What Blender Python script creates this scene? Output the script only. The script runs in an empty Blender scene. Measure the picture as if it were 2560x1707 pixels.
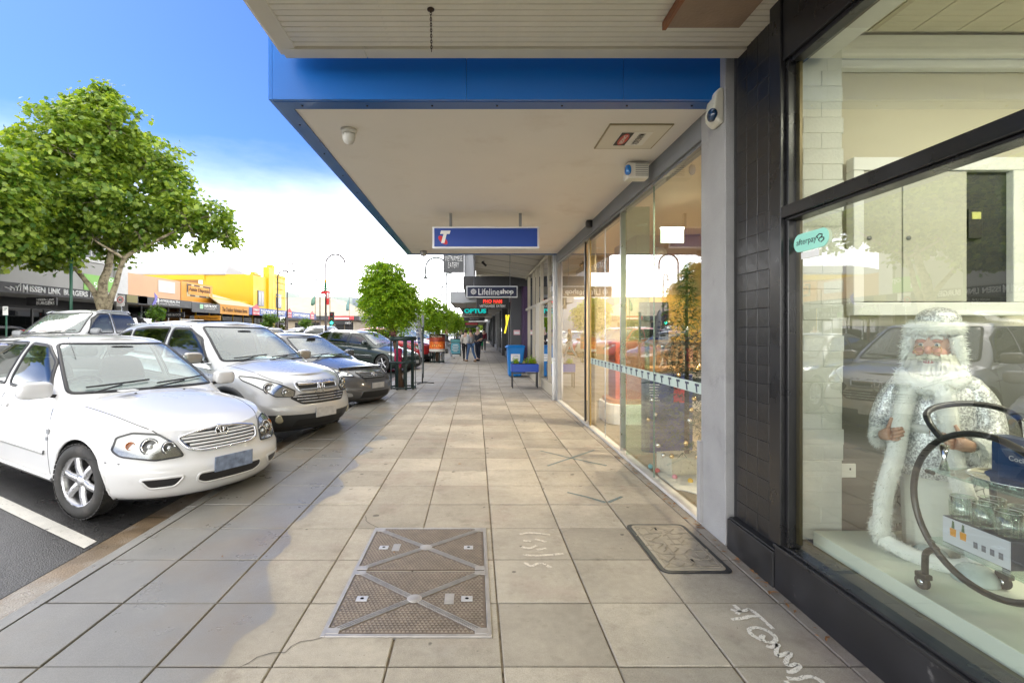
import bpy, bmesh, math, random
import numpy as np
from mathutils import Vector, Matrix, noise
from mathutils.bvhtree import BVHTree
SC = bpy.context.scene
COL = SC.collection
PI = math.pi
R = math.radians
# ------------------------------------------------------------------ camera
F, CX, CY, H = 1221.0, 1188.6, 828.0, 1.42
cam = bpy.data.cameras.new('camera'); camo = bpy.data.objects.new('camera', cam); COL.objects.link(camo)
camo.location = (0, 0, H); camo.rotation_euler = (R(90), 0, 0)
cam.sensor_width = 36.0; cam.lens = 36.0 * F / 2560
cam.shift_x = (1280 - CX) / 2560; cam.shift_y = (CY - 853.5) / 2560
cam.clip_start = 0.05; cam.clip_end = 3000
SC.camera = camo
# ------------------------------------------------------------------ sky, sun, exposure
SUN_EL, SUN_AZ = 48.0, -60.0          # azimuth from +Y (north) towards +X
world = bpy.data.worlds.new('World'); SC.world = world; world.use_nodes = True
nt = world.node_tree; nt.nodes.clear()
def wn(t, **k):
    n = nt.nodes.new(t)
    for a, b in k.items(): setattr(n, a, b)
    return n
sky = wn('ShaderNodeTexSky', sky_type='NISHITA', sun_disc=False, sun_elevation=R(SUN_EL), sun_rotation=R(SUN_AZ), air_density=1.0, dust_density=0.4, ozone_density=2.0)
tc = wn('ShaderNodeTexCoord'); sep = wn('ShaderNodeSeparateXYZ'); nt.links.new(tc.outputs['Generated'], sep.inputs[0])
mp = wn('ShaderNodeMapping'); mp.inputs['Scale'].default_value = (1.0, 1.0, 3.0); nt.links.new(tc.outputs['Generated'], mp.inputs[0])
nz = wn('ShaderNodeTexNoise'); nz.inputs['Scale'].default_value = 2.3; nz.inputs['Detail'].default_value = 7; nz.inputs['Roughness'].default_value = 0.55
nt.links.new(mp.outputs[0], nz.inputs['Vector'])
grad = wn('ShaderNodeMapRange', interpolation_type='SMOOTHSTEP')      # cloud bank low, clearing upwards
grad.inputs[1].default_value = 0.02; grad.inputs[2].default_value = 0.46; grad.inputs[3].default_value = 1.0; grad.inputs[4].default_value = 0.0
nt.links.new(sep.outputs[2], grad.inputs[0])
clr = wn('ShaderNodeMapRange'); clr.inputs[1].default_value = 0.35; clr.inputs[2].default_value = 0.70; clr.inputs[3].default_value = -0.11; clr.inputs[4].default_value = 0.11
nt.links.new(nz.outputs[0], clr.inputs[0])
addm = wn('ShaderNodeMath', operation='ADD'); nt.links.new(grad.outputs[0], addm.inputs[0]); nt.links.new(clr.outputs[0], addm.inputs[1])
mixc = wn('ShaderNodeMix', data_type='RGBA'); dirn = wn('ShaderNodeMath', operation='MULTIPLY_ADD'); nt.links.new(sep.outputs[0], dirn.inputs[0]); dirn.inputs[1].default_value = 0.42; diry = wn('ShaderNodeMath', operation='MULTIPLY_ADD'); nt.links.new(sep.outputs[1], diry.inputs[0]); diry.inputs[1].default_value = -0.38; diry.inputs[2].default_value = 0.30; nt.links.new(diry.outputs[0], dirn.inputs[2])
add2 = wn('ShaderNodeMath', operation='ADD', use_clamp=True); hi = wn('ShaderNodeMapRange', interpolation_type='SMOOTHSTEP'); hi.inputs[1].default_value = 0.52; hi.inputs[2].default_value = 0.74; nt.links.new(sep.outputs[2], hi.inputs[0])
mxm = wn('ShaderNodeMath', operation='ADD'); nt.links.new(addm.outputs[0], mxm.inputs[0]); nt.links.new(hi.outputs[0], mxm.inputs[1])
nt.links.new(mxm.outputs[0], add2.inputs[0]); nt.links.new(dirn.outputs[0], add2.inputs[1])
pwf = wn('ShaderNodeMath', operation='POWER'); nt.links.new(add2.outputs[0], pwf.inputs[0]); pwf.inputs[1].default_value = 1.15
nt.links.new(pwf.outputs[0], mixc.inputs[0])
mul = wn('ShaderNodeMix', data_type='RGBA', blend_type='MULTIPLY'); mul.inputs[0].default_value = 1.0
nt.links.new(sky.outputs[0], mul.inputs[6]); mul.inputs[7].default_value = (0.29, 0.43, 0.74, 1)
nt.links.new(mul.outputs[2], mixc.inputs[6]); cl2 = wn('ShaderNodeMix', data_type='RGBA'); elv = wn('ShaderNodeMapRange', interpolation_type='SMOOTHSTEP'); elv.inputs[1].default_value = 0.02; elv.inputs[2].default_value = 0.38; nt.links.new(sep.outputs[2], elv.inputs[0])
nt.links.new(elv.outputs[0], cl2.inputs[0]); cl2.inputs[6].default_value = (40.0, 39.4, 38.6, 1); cl2.inputs[7].default_value = (7.8, 7.7, 7.5, 1); nt.links.new(cl2.outputs[2], mixc.inputs[7])
bg = wn('ShaderNodeBackground'); bg.inputs[1].default_value = 0.10
nt.links.new(mixc.outputs[2], bg.inputs[0])
out = wn('ShaderNodeOutputWorld'); nt.links.new(bg.outputs[0], out.inputs[0])
sl = bpy.data.lights.new('sun', 'SUN'); sl.energy = 0.5; sl.angle = R(30); sl.color = (1.0, 0.95, 0.88)
so = bpy.data.objects.new('sun', sl); COL.objects.link(so)
_d = Vector((math.sin(R(SUN_AZ)) * math.cos(R(SUN_EL)), math.cos(R(SUN_AZ)) * math.cos(R(SUN_EL)), math.sin(R(SUN_EL))))
so.rotation_euler = _d.to_track_quat('Z', 'Y').to_euler()
SC.view_settings.view_transform = 'Standard'; SC.view_settings.look = 'None'; SC.view_settings.gamma = 1.0
SC.view_settings.use_curve_mapping = False
SC.view_settings.exposure = 1.5
SC.cycles.use_denoising = True
SC.cycles.max_bounces = 10; SC.cycles.diffuse_bounces = 5; SC.cycles.glossy_bounces = 5; SC.cycles.transmission_bounces = 6; SC.cycles.transparent_max_bounces = 16
SC.cycles.sample_clamp_indirect = 6.0; SC.cycles.caustics_reflective = False; SC.cycles.caustics_refractive = False
rnd = random.Random(7)
# ------------------------------------------------------------------ helpers
def at(px, py, Y): return Vector(((px - CX) / F * Y, Y, H - (py - CY) / F * Y))
def xat(px, X): return F * X / (px - CX)
MATS = {}
def M(name, col=(.5, .5, .5), rough=.5, metal=0.0, coat=0.0, var=.0, vs=6.0, bump=0.0, bs=60.0, spec=.5, emit=None, es=0.0, dirt=None, ds=1.5, dt=(.55, .75), alpha=None, trans=0.0, sheen=0.0):
    if name in MATS: return MATS[name]
    m = bpy.data.materials.new(name); m.use_nodes = True; t = m.node_tree; b = t.nodes['Principled BSDF']; MATS[name] = m
    b.inputs['Base Color'].default_value = (*col, 1); b.inputs['Roughness'].default_value = rough; b.inputs['Metallic'].default_value = metal
    b.inputs['Coat Weight'].default_value = coat; b.inputs['Coat Roughness'].default_value = .04; b.inputs['Specular IOR Level'].default_value = spec
    if sheen: b.inputs['Sheen Weight'].default_value = sheen
    if emit: b.inputs['Emission Color'].default_value = (*emit, 1); b.inputs['Emission Strength'].default_value = es
    L = t.links.new
    if var or bump or dirt:
        geo = t.nodes.new('ShaderNodeNewGeometry') if False else t.nodes.new('ShaderNodeTexCoord')
        co = geo.outputs['Object']
    last = None
    if var:
        n = t.nodes.new('ShaderNodeTexNoise'); n.inputs['Scale'].default_value = vs; n.inputs['Detail'].default_value = 6; L(co, n.inputs['Vector'])
        mr = t.nodes.new('ShaderNodeMapRange'); mr.inputs[1].default_value = .25; mr.inputs[2].default_value = .75; mr.inputs[3].default_value = 1 - var; mr.inputs[4].default_value = 1 + var; L(n.outputs[0], mr.inputs[0])
        mx = t.nodes.new('ShaderNodeMix'); mx.data_type = 'RGBA'; mx.blend_type = 'MULTIPLY'; mx.inputs[0].default_value = 1; mx.inputs[6].default_value = (*col, 1); L(mr.outputs[0], mx.inputs[7])
        last = mx.outputs[2]
        mr2 = t.nodes.new('ShaderNodeMapRange'); mr2.inputs[1].default_value = .3; mr2.inputs[2].default_value = .7; mr2.inputs[3].default_value = max(0, rough - .08); mr2.inputs[4].default_value = min(1, rough + .08); L(n.outputs[0], mr2.inputs[0]); L(mr2.outputs[0], b.inputs['Roughness'])
    if dirt:
        n2 = t.nodes.new('ShaderNodeTexNoise'); n2.inputs['Scale'].default_value = ds; n2.inputs['Detail'].default_value = 8; n2.inputs['Roughness'].default_value = .65; L(co, n2.inputs['Vector'])
        mr3 = t.nodes.new('ShaderNodeMapRange'); mr3.inputs[1].default_value = dt[0]; mr3.inputs[2].default_value = dt[1]; L(n2.outputs[0], mr3.inputs[0])
        mx2 = t.nodes.new('ShaderNodeMix'); mx2.data_type = 'RGBA'; L(mr3.outputs[0], mx2.inputs[0])
        if last: L(last, mx2.inputs[6])
        else: mx2.inputs[6].default_value = (*col, 1)
        mx2.inputs[7].default_value = (*dirt, 1); last = mx2.outputs[2]
    if last: L(last, b.inputs['Base Color'])
    if bump:
        n3 = t.nodes.new('ShaderNodeTexNoise'); n3.inputs['Scale'].default_value = bs; n3.inputs['Detail'].default_value = 4; L(co, n3.inputs['Vector'])
        bp = t.nodes.new('ShaderNodeBump'); bp.inputs['Strength'].default_value = bump; bp.inputs['Distance'].default_value = .01; L(n3.outputs[0], bp.inputs['Height']); L(bp.outputs[0], b.inputs['Normal'])
    return m
def glass_mat(name, tint=(.9, .97, .95), refl=1.0, rough=0.0, dens=0.0, ior=1.5, haze=(.5, .5, .5)):
    """thin pane: tinted see-through plus Fresnel mirror"""
    m = bpy.data.materials.new(name); m.use_nodes = True; t = m.node_tree; t.nodes.clear(); L = t.links.new; MATS[name] = m
    tr = t.nodes.new('ShaderNodeBsdfTransparent'); tr.inputs[0].default_value = (*tint, 1)
    gl = t.nodes.new('ShaderNodeBsdfGlossy'); gl.inputs['Roughness'].default_value = rough; gl.inputs[0].default_value = (1, 1, 1, 1)
    lw = t.nodes.new('ShaderNodeFresnel'); lw.inputs[0].default_value = ior
    geo = t.nodes.new('ShaderNodeNewGeometry')
    # same Fresnel from both sides of the pane
    ml = t.nodes.new('ShaderNodeMath'); ml.operation = 'MULTIPLY'; ml.use_clamp = True
    dotn = t.nodes.new('ShaderNodeVectorMath'); dotn.operation = 'DOT_PRODUCT'; L(geo.outputs['Incoming'], dotn.inputs[0]); L(geo.outputs['Normal'], dotn.inputs[1])
    ab = t.nodes.new('ShaderNodeMath'); ab.operation = 'ABSOLUTE'; L(dotn.outputs['Value'], ab.inputs[0])
    om = t.nodes.new('ShaderNodeMath'); om.operation = 'SUBTRACT'; om.inputs[0].default_value = 1; L(ab.outputs[0], om.inputs[1])
    pw = t.nodes.new('ShaderNodeMath'); pw.operation = 'POWER'; L(om.outputs[0], pw.inputs[0]); pw.inputs[1].default_value = 4.0
    mr = t.nodes.new('ShaderNodeMapRange'); mr.inputs[3].default_value = .075; mr.inputs[4].default_value = 1.0; L(pw.outputs[0], mr.inputs[0])
    L(mr.outputs[0], ml.inputs[0]); ml.inputs[1].default_value = refl
    mx = t.nodes.new('ShaderNodeMixShader'); L(ml.outputs[0], mx.inputs[0])
    src = tr.outputs[0]
    if dens:
        df = t.nodes.new('ShaderNodeBsdfDiffuse'); df.inputs[0].default_value = (*haze, 1)
        mz = t.nodes.new('ShaderNodeMixShader'); mz.inputs[0].default_value = dens; L(tr.outputs[0], mz.inputs[1]); L(df.outputs[0], mz.inputs[2]); src = mz.outputs[0]
    L(src, mx.inputs[1]); L(gl.outputs[0], mx.inputs[2])
    o = t.nodes.new('ShaderNodeOutputMaterial'); L(mx.outputs[0], o.inputs[0])
    return m
def tag(o, label=None, cat=None, group=None, kind=None):
    if label: o['label'] = label
    if cat: o['category'] = cat
    if group: o['group'] = group
    if kind: o['kind'] = kind
    return o
MW = {}
def thing(name, label, cat, loc=(0, 0, 0), rotz=0.0, group=None, mat=None):
    o = bpy.data.objects.new(name, None); COL.objects.link(o); o.empty_display_size = .2
    m = mat if mat is not None else Matrix.Translation(loc) @ Matrix.Rotation(rotz, 4, 'Z')
    o.matrix_basis = m; MW[o] = m.copy(); tag(o, label, cat, group); return o
def link(name, me, parent=None, world=True):
    o = bpy.data.objects.new(name, me); COL.objects.link(o)
    MW[o] = Matrix.Identity(4)
    if parent is not None:
        o.parent = parent; MW[o] = MW[parent].copy()
        if world: me.transform(MW[parent].inverted())
    return o
class MB:
    def __init__(s): s.v = []; s.f = []; s.mi = []; s.sm = []; s.mats = []; s.cur = 0
    def mat(s, m):
        if m not in s.mats: s.mats.append(m)
        s.cur = s.mats.index(m); return s
    def add(s, vs, fs, smooth=False):
        b = len(s.v); s.v += [tuple(v) for v in vs]
        for f in fs: s.f.append(tuple(i + b for i in f)); s.mi.append(s.cur); s.sm.append(smooth)
        return s
    def box(s, x0, x1, y0, y1, z0, z1):
        return s.add([(x0, y0, z0), (x1, y0, z0), (x1, y1, z0), (x0, y1, z0), (x0, y0, z1), (x1, y0, z1), (x1, y1, z1), (x0, y1, z1)],
                     [(3, 2, 1, 0), (4, 5, 6, 7), (0, 1, 5, 4), (1, 2, 6, 5), (2, 3, 7, 6), (3, 0, 4, 7)])
    def quad(s, a, b, c, d): return s.add([a, b, c, d], [(0, 1, 2, 3)])
    def obox(s, c, ax, ay, az, hx, hy, hz):
        c, ax, ay, az = Vector(c), Vector(ax), Vector(ay), Vector(az)
        vs = [c + ax * i * hx + ay * j * hy + az * k * hz for k in (-1, 1) for j, i in ((-1, -1), (-1, 1), (1, 1), (1, -1))]
        return s.add(vs, [(3, 2, 1, 0), (4, 5, 6, 7), (0, 1, 5, 4), (1, 2, 6, 5), (2, 3, 7, 6), (3, 0, 4, 7)])
    def beam(s, a, b, w, h, up=(0, 0, 1)):
        a, b = Vector(a), Vector(b); d = (b - a); l = d.length; d.normalize(); u = Vector(up)
        if abs(d.dot(u)) > .98: u = Vector((1, 0, 0))
        sx = d.cross(u).normalized(); u = sx.cross(d)
        return s.obox((a + b) / 2, d, sx, u, l / 2, w / 2, h / 2)
    def tube(s, pts, r, n=8, cap=True, closed=False):
        pts = [Vector(p) for p in pts]; rs = r if isinstance(r, (list, tuple)) else [r] * len(pts)
        N = len(pts); vs = []; prev = None
        for i, p in enumerate(pts):
            if closed: d = pts[(i + 1) % N] - pts[i - 1]
            else: d = pts[min(i + 1, N - 1)] - pts[max(i - 1, 0)]
            d.normalize()
            if prev is None:
                a = Vector((0, 0, 1)) if abs(d.z) < .9 else Vector((1, 0, 0)); u = d.cross(a).normalized()
            else: u = (prev - d * prev.dot(d)).normalized()
            prev = u; w = d.cross(u)
            for k in range(n):
                t = 2 * PI * k / n; vs.append(p + (u * math.cos(t) + w * math.sin(t)) * rs[i])
        fs = []
        for i in range(N if closed else N - 1):
            j = (i + 1) % N
            for k in range(n): fs.append((i * n + k, i * n + (k + 1) % n, j * n + (k + 1) % n, j * n + k))
        s.add(vs, fs, True)
        if cap and not closed:
            b = len(s.v) - N * n
            s.f.append(tuple(b + k for k in range(n - 1, -1, -1))); s.mi.append(s.cur); s.sm.append(False)
            s.f.append(tuple(b + (N - 1) * n + k for k in range(n))); s.mi.append(s.cur); s.sm.append(False)
        return s
    def lathe(s, prof, n=24, o=(0, 0, 0), axis='Z', smooth=True, cap=True):
        o = Vector(o); vs = []; fs = []
        for r, z in prof:
            for k in range(n):
                t = 2 * PI * k / n; a, b = r * math.cos(t), r * math.sin(t)
                vs.append(o + Vector({'Z': (a, b, z), 'Y': (b, z, a), 'X': (z, a, b)}[axis]))
        P = len(prof)
        for i in range(P - 1):
            for k in range(n): fs.append((i * n + k, i * n + (k + 1) % n, (i + 1) * n + (k + 1) % n, (i + 1) * n + k))
        if cap and prof[0][0] > 1e-6: fs.append(tuple(range(n - 1, -1, -1)))
        if cap and prof[-1][0] > 1e-6: fs.append(tuple((P - 1) * n + k for k in range(n)))
        return s.add(vs, fs, smooth)
    def prism(s, pts, a, ax, ay, az, t):
        """2D polygon pts in (ax,ay) at a, extruded t along az"""
        a, ax, ay, az = Vector(a), Vector(ax), Vector(ay), Vector(az); n = len(pts)
        vs = [a + ax * p[0] + ay * p[1] for p in pts] + [a + ax * p[0] + ay * p[1] + az * t for p in pts]
        fs = [tuple(range(n - 1, -1, -1)), tuple(range(n, 2 * n))] + [(i, (i + 1) % n, n + (i + 1) % n, n + i) for i in range(n)]
        return s.add(vs, fs)
    def sup(s, c, r, e=.5, n=16, m=10, rot=None, e2=None):
        """superellipsoid: e=1 sphere, small = box"""
        def pw(v, k): return math.copysign(abs(v) ** k, v)
        vs = []; fs = []; e2 = e2 or e; c = Vector(c)
        for i in range(m + 1):
            ph = -PI / 2 + PI * i / m
            for k in range(n):
                th = 2 * PI * k / n
                p = Vector((r[0] * pw(math.cos(ph), e) * pw(math.cos(th), e2), r[1] * pw(math.cos(ph), e) * pw(math.sin(th), e2), r[2] * pw(math.sin(ph), e)))
                if rot is not None: p = rot @ p
                vs.append(c + p)
        for i in range(m):
            for k in range(n): fs.append((i * n + k, i * n + (k + 1) % n, (i + 1) * n + (k + 1) % n, (i + 1) * n + k))
        return s.add(vs, fs, True)
    def mesh(s, name):
        me = bpy.data.meshes.new(name); me.from_pydata(s.v, [], s.f)
        for m in s.mats: me.materials.append(m)
        me.polygons.foreach_set('material_index', s.mi); me.polygons.foreach_set('use_smooth', s.sm); me.update(); return me
    def build(s, name, mat=None, parent=None, world=True, bevel=0, seg=2, merge=False, subd=0, solid=0):
        me = bpy.data.meshes.new(name); me.from_pydata(s.v, [], s.f)
        for m in (s.mats or [mat]): me.materials.append(m)
        me.polygons.foreach_set('material_index', s.mi); me.polygons.foreach_set('use_smooth', s.sm)
        if merge:
            bm = bmesh.new(); bm.from_mesh(me); bmesh.ops.remove_doubles(bm, verts=bm.verts, dist=1e-4); bmesh.ops.recalc_face_normals(bm, faces=bm.faces); bm.to_mesh(me); bm.free()
        me.update()
        o = link(name, me, parent, world)
        if solid: md = o.modifiers.new('t', 'SOLIDIFY'); md.thickness = solid
        if bevel:
            md = o.modifiers.new('b', 'BEVEL'); md.width = bevel; md.segments = seg; md.limit_method = 'ANGLE'; md.angle_limit = R(40); md.harden_normals = False
        if subd: md = o.modifiers.new('s', 'SUBSURF'); md.levels = subd; md.render_levels = subd
        return o
def dup(root, mat, label=None):
    """a copy of a thing with copies of its parts and sub-parts"""
    r = root.copy(); COL.objects.link(r); r.matrix_basis = mat; MW[r] = mat.copy()
    if label: r['label'] = label
    for ch in list(root.children):
        c = ch.copy(); COL.objects.link(c); c.parent = r
        for g in list(ch.children):
            d = g.copy(); COL.objects.link(d); d.parent = c
    return r
def text(s, o, ax, ay, w, h, mat, parent, ext=.004, name='lettering', bold=0.0, stretch=True, shear=0, mirror=False, sp=1.0):
    """flat raised lettering fitted to a w x h box centred at o; ax = reading direction, ay = up"""
    cu = bpy.data.curves.new('t', 'FONT'); cu.body = s; cu.size = 1; cu.extrude = 0; cu.offset = bold; cu.shear = shear; cu.resolution_u = 3; cu.space_character = sp
    ob = bpy.data.objects.new('t', cu); me = bpy.data.meshes.new_from_object(ob); bpy.data.objects.remove(ob)
    n = len(me.vertices)
    if n == 0: return None
    a = np.empty(n * 3, np.float32); me.vertices.foreach_get('co', a); a = a.reshape(-1, 3)
    mn, mx = a.min(0), a.max(0); sz = np.maximum(mx - mn, 1e-6)
    kx, ky = w / sz[0], h / sz[1]
    if not stretch: kx = ky = min(kx, ky)
    ax, ay, o = Vector(ax).normalized(), Vector(ay).normalized(), Vector(o); az = ax.cross(ay)
    uv = (a[:, :2] - (mn[:2] + mx[:2]) / 2) * np.array([kx, ky])
    P = np.array(o) + uv[:, :1] * np.array(ax) + uv[:, 1:] * np.array(ay) + np.array(az) * ext
    me.vertices.foreach_set('co', P.astype(np.float32).ravel()); me.materials.clear(); me.materials.append(mat); me.name = name; me.update()
    ob = link(name, me, parent)
    if ext > .002:
        md = ob.modifiers.new('t', 'SOLIDIFY'); md.thickness = ext * .9; md.offset = -1
    return ob
# ------------------------------------------------------------------ shared materials
WHITE = M('white_paint', (.78, .78, .76), .45, var=.04)
BLACKP = M('black_paint', (.012, .012, .014), .4, var=.15)
BLACKM = M('black_metal', (.015, .015, .016), .35, var=.1)
RUBBER = M('rubber', (.018, .018, .018), .75, var=.15, vs=20)
CHROME = M('chrome', (.75, .76, .78), .08, 1.0)
ALU = M('aluminium', (.58, .6, .62), .3, .9, var=.05)
GREYM = M('grey_metal', (.24, .25, .26), .45, .3, var=.06)
CREAM = M('cream_paint', (.62, .58, .48), .55, var=.06, vs=2)
# ================================================================== ground, road, footpath
def world_pos_nodes(t):
    g = t.nodes.new('ShaderNodeNewGeometry'); s = t.nodes.new('ShaderNodeSeparateXYZ'); t.links.new(g.outputs['Position'], s.inputs[0]); return g.outputs['Position'], s
def paving_material(name, dry, wet, objrand=True):
    m = bpy.data.materials.new(name); m.use_nodes = True; t = m.node_tree; L = t.links.new; b = t.nodes['Principled BSDF']
    pos, s = world_pos_nodes(t)
    def noise_(sc, det=5, rg=.6):
        n = t.nodes.new('ShaderNodeTexNoise'); n.inputs['Scale'].default_value = sc; n.inputs['Detail'].default_value = det; n.inputs['Roughness'].default_value = rg; L(pos, n.inputs['Vector']); return n.outputs[0]
    def mr(a, i0, i1, o0, o1, smooth=False):
        n = t.nodes.new('ShaderNodeMapRange'); n.inputs[1].default_value = i0; n.inputs[2].default_value = i1; n.inputs[3].default_value = o0; n.inputs[4].default_value = o1
        if smooth: n.interpolation_type = 'SMOOTHSTEP'
        L(a, n.inputs[0]); return n.outputs[0]
    def ma(op, a, c=None, clamp=False):
        n = t.nodes.new('ShaderNodeMath'); n.operation = op; n.use_clamp = clamp
        for i, q in enumerate((a, c)):
            if q is None: continue
            if isinstance(q, (int, float)): n.inputs[i].default_value = q
            else: L(q, n.inputs[i])
        return n.outputs[0]
    def mix(f, a, c, bt='MIX'):
        n = t.nodes.new('ShaderNodeMix'); n.data_type = 'RGBA'; n.blend_type = bt
        if isinstance(f, (int, float)): n.inputs[0].default_value = f
        else: L(f, n.inputs[0])
        for i, q in ((6, a), (7, c)):
            if isinstance(q, tuple): n.inputs[i].default_value = (*q, 1)
            else: L(q, n.inputs[i])
        return n.outputs[2]
    # rain reaches in as far as the awning edge above: edge position along the street
    cr = t.nodes.new('ShaderNodeValToRGB'); cr.color_ramp.interpolation = 'EASE'
    yy = mr(s.outputs[1], -10, 50, 0, 1); L(yy, cr.inputs[0])
    stops = [(-10, -1.12), (2.2, -1.16), (3.8, -1.27), (9.4, -1.38), (10.3, -.55), (12, -.2), (16, -.25), (18.5, -.9), (24, -1.1), (30, -.9), (50, -1.0)]
    el = cr.color_ramp.elements
    for i, (y, x) in enumerate(stops):
        e = el[i] if i < 2 else el.new((y + 10) / 60)
        e.position = (y + 10) / 60
    for i, (y, x) in enumerate(stops):
        v = (x + 2) / 2; el[i].color = (v, v, v, 1)
    edge = ma('SUBTRACT', ma('MULTIPLY', cr.outputs[0], 2.0), 2.0)
    wob = ma('ADD', mr(noise_(1.5, 2, .4), .3, .7, -.16, .16), mr(noise_(9, 2), .3, .7, -.012, .012))
    dx = ma('SUBTRACT', ma('ADD', edge, wob), s.outputs[0])
    dx = ma('MULTIPLY', dx, mr(s.outputs[1], 6, 11, 1, .2, True))
    wetm = mr(dx, -.02, .02, 0, 1, True)
    fine = noise_(260, 3, .7); med = noise_(22, 5); big = noise_(1.3, 6, .62)
    spk = mr(noise_(420, 2, .5), .62, .72, 0, 1)
    c = mix(1.0, dry, mr(fine, .25, .75, .74, 1.28), 'MULTIPLY'); c = mix(1.0, c, mr(med, .3, .7, .93, 1.08), 'MULTIPLY'); c = mix(1.0, c, mr(big, .3, .7, .78, 1.14), 'MULTIPLY')
    c = mix(mr(noise_(2.1, 4, .55), .54, .72, 0, .4), c, (.33, .25, .215)); c = mix(mr(noise_(4.3, 6, .7), .54, .70, 0, .5), c, (.22, .19, .15)); c = mix(mr(noise_(3.1, 5, .6), .57, .72, 0, .35), c, (.50, .47, .42))
    if objrand:
        oi = t.nodes.new('ShaderNodeObjectInfo'); c = mix(1.0, c, mr(oi.outputs['Random'], 0, 1, .80, 1.1), 'MULTIPLY')
    gum = mr(noise_(11, 1, .2), .765, .785, 0, .7); c = mix(gum, c, (.07, .065, .06))
    gum2 = mr(noise_(60, 2, .4), .72, .76, 0, .5); c = mix(gum2, c, (.12, .105, .085))
    w = mix(1.0, wet, mr(fine, .25, .75, .7, 1.35), 'MULTIPLY'); w = mix(1.0, w, mr(big, .3, .7, .8, 1.2), 'MULTIPLY')
    wetm = ma('MULTIPLY', wetm, mr(s.outputs[1], 7.5, 12, 1, .55, True))
    w = mix(mr(noise_(1.1, 5, .6), .48, .66, 0, .6), w, (.20, .155, .10))
    damp = mr(dx, -.12, 0, 0, .28, True)          # damp fringe
    c = mix(damp, c, w)
    c = mix(wetm, c, w); L(c, b.inputs['Base Color'])
    rw = mr(noise_(3.2, 5), .3, .7, .24, .42)
    ro = t.nodes.new('ShaderNodeMix'); L(wetm, ro.inputs[0]); ro.inputs[2].default_value = .82; L(rw, ro.inputs[3]); L(ro.outputs[0], b.inputs['Roughness'])
    sp = t.nodes.new('ShaderNodeMix'); L(wetm, sp.inputs[0]); sp.inputs[2].default_value = .3; sp.inputs[3].default_value = .8; L(sp.outputs[0], b.inputs['Specular IOR Level'])
    bp = t.nodes.new('ShaderNodeBump'); bp.inputs['Distance'].default_value = .004
    st = t.nodes.new('ShaderNodeMix'); L(wetm, st.inputs[0]); st.inputs[2].default_value = .8; st.inputs[3].default_value = .35; L(st.outputs[0], bp.inputs['Strength'])
    L(ma('ADD', fine, ma('MULTIPLY', med, .4)), bp.inputs['Height']); L(bp.outputs[0], b.inputs['Normal'])
    return m
PAVE = paving_material('concrete_paving', (.41, .372, .31), (.185, .178, .16))
KERBM = paving_material('kerb_concrete', (.34, .32, .27), (.20, .195, .18), False)
JOINT = M('joint_sand', (.16, .13, .09), .9, var=.5, vs=30)
def asphalt():
    m = bpy.data.materials.new('wet_asphalt'); m.use_nodes = True; t = m.node_tree; L = t.links.new; b = t.nodes['Principled BSDF']
    pos, s = world_pos_nodes(t)
    def nz_(sc, d=4):
        n = t.nodes.new('ShaderNodeTexNoise'); n.inputs['Scale'].default_value = sc; n.inputs['Detail'].default_value = d; L(pos, n.inputs['Vector']); return n.outputs[0]
    vo = t.nodes.new('ShaderNodeTexVoronoi'); vo.inputs['Scale'].default_value = 110; L(pos, vo.inputs['Vector'])
    r = t.nodes.new('ShaderNodeValToRGB'); L(vo.outputs['Color'], r.inputs[0]); r.color_ramp.elements[0].color = (.016, .016, .017, 1); r.color_ramp.elements[1].color = (.075, .073, .07, 1)
    big = t.nodes.new('ShaderNodeMapRange'); L(nz_(.8, 6), big.inputs[0]); big.inputs[1].default_value = .3; big.inputs[2].default_value = .7; big.inputs[3].default_value = .7; big.inputs[4].default_value = 1.3
    mx = t.nodes.new('ShaderNodeMix'); mx.data_type = 'RGBA'; mx.blend_type = 'MULTIPLY'; mx.inputs[0].default_value = 1; L(r.outputs[0], mx.inputs[6]); L(big.outputs[0], mx.inputs[7]); L(mx.outputs[2], b.inputs['Base Color'])
    rr = t.nodes.new('ShaderNodeMapRange'); L(nz_(1.6, 6), rr.inputs[0]); rr.inputs[1].default_value = .3; rr.inputs[2].default_value = .7; rr.inputs[3].default_value = .18; rr.inputs[4].default_value = .42; L(rr.outputs[0], b.inputs['Roughness'])
    bp = t.nodes.new('ShaderNodeBump'); bp.inputs['Strength'].default_value = .55; bp.inputs['Distance'].default_value = .006; L(vo.outputs['Distance'], bp.inputs['Height']); L(bp.outputs[0], b.inputs['Normal'])
    return m
ASPH = asphalt()
LINEP = M('road_line_paint', (.62, .6, .54), .5, var=.12, vs=9, dirt=(.12, .12, .115), ds=22, dt=(.60, .68), bump=.3, bs=150)
# --- road: crossfall up to the crown and down again; one sheet reaching far beyond
XG = -2.69                                       # asphalt edge at the gutter
def road_z(x): return -.10 + .034 * min(XG - x, 6.9) - .034 * max(0, (XG - 6.9) - x - 1.0) * .9 if x < XG else -.10
b = MB()
xs = [XG - .01, -4, -5.5, -7, -8.5, -9.59, -10.59, -12, -14, -16.4]
for i in range(len(xs) - 1):
    for y0, y1 in ((-25, 0), (0, 15), (15, 40), (40, 120), (120, 400)):
        b.quad((xs[i + 1], y0, road_z(xs[i + 1])), (xs[i], y0, road_z(xs[i])), (xs[i], y1, road_z(xs[i])), (xs[i + 1], y1, road_z(xs[i + 1])))
tag(b.build('road', ASPH), kind='structure')
b = MB(); b.quad((-900, -400, -.35), (900, -400, -.35), (900, 2500, -.35), (-900, 2500, -.35))
tag(b.build('ground', M('far_ground', (.09, .09, .085), .8, var=.3, vs=.05)), kind='structure')
b = MB(); b.box(-60, -16.4, 62, 78, -.2, road_z(-16.4) - .004); b.box(-2.69, 40, 140, 160, -.2, -.1)
tag(b.build('side_street', ASPH), kind='structure')
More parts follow.
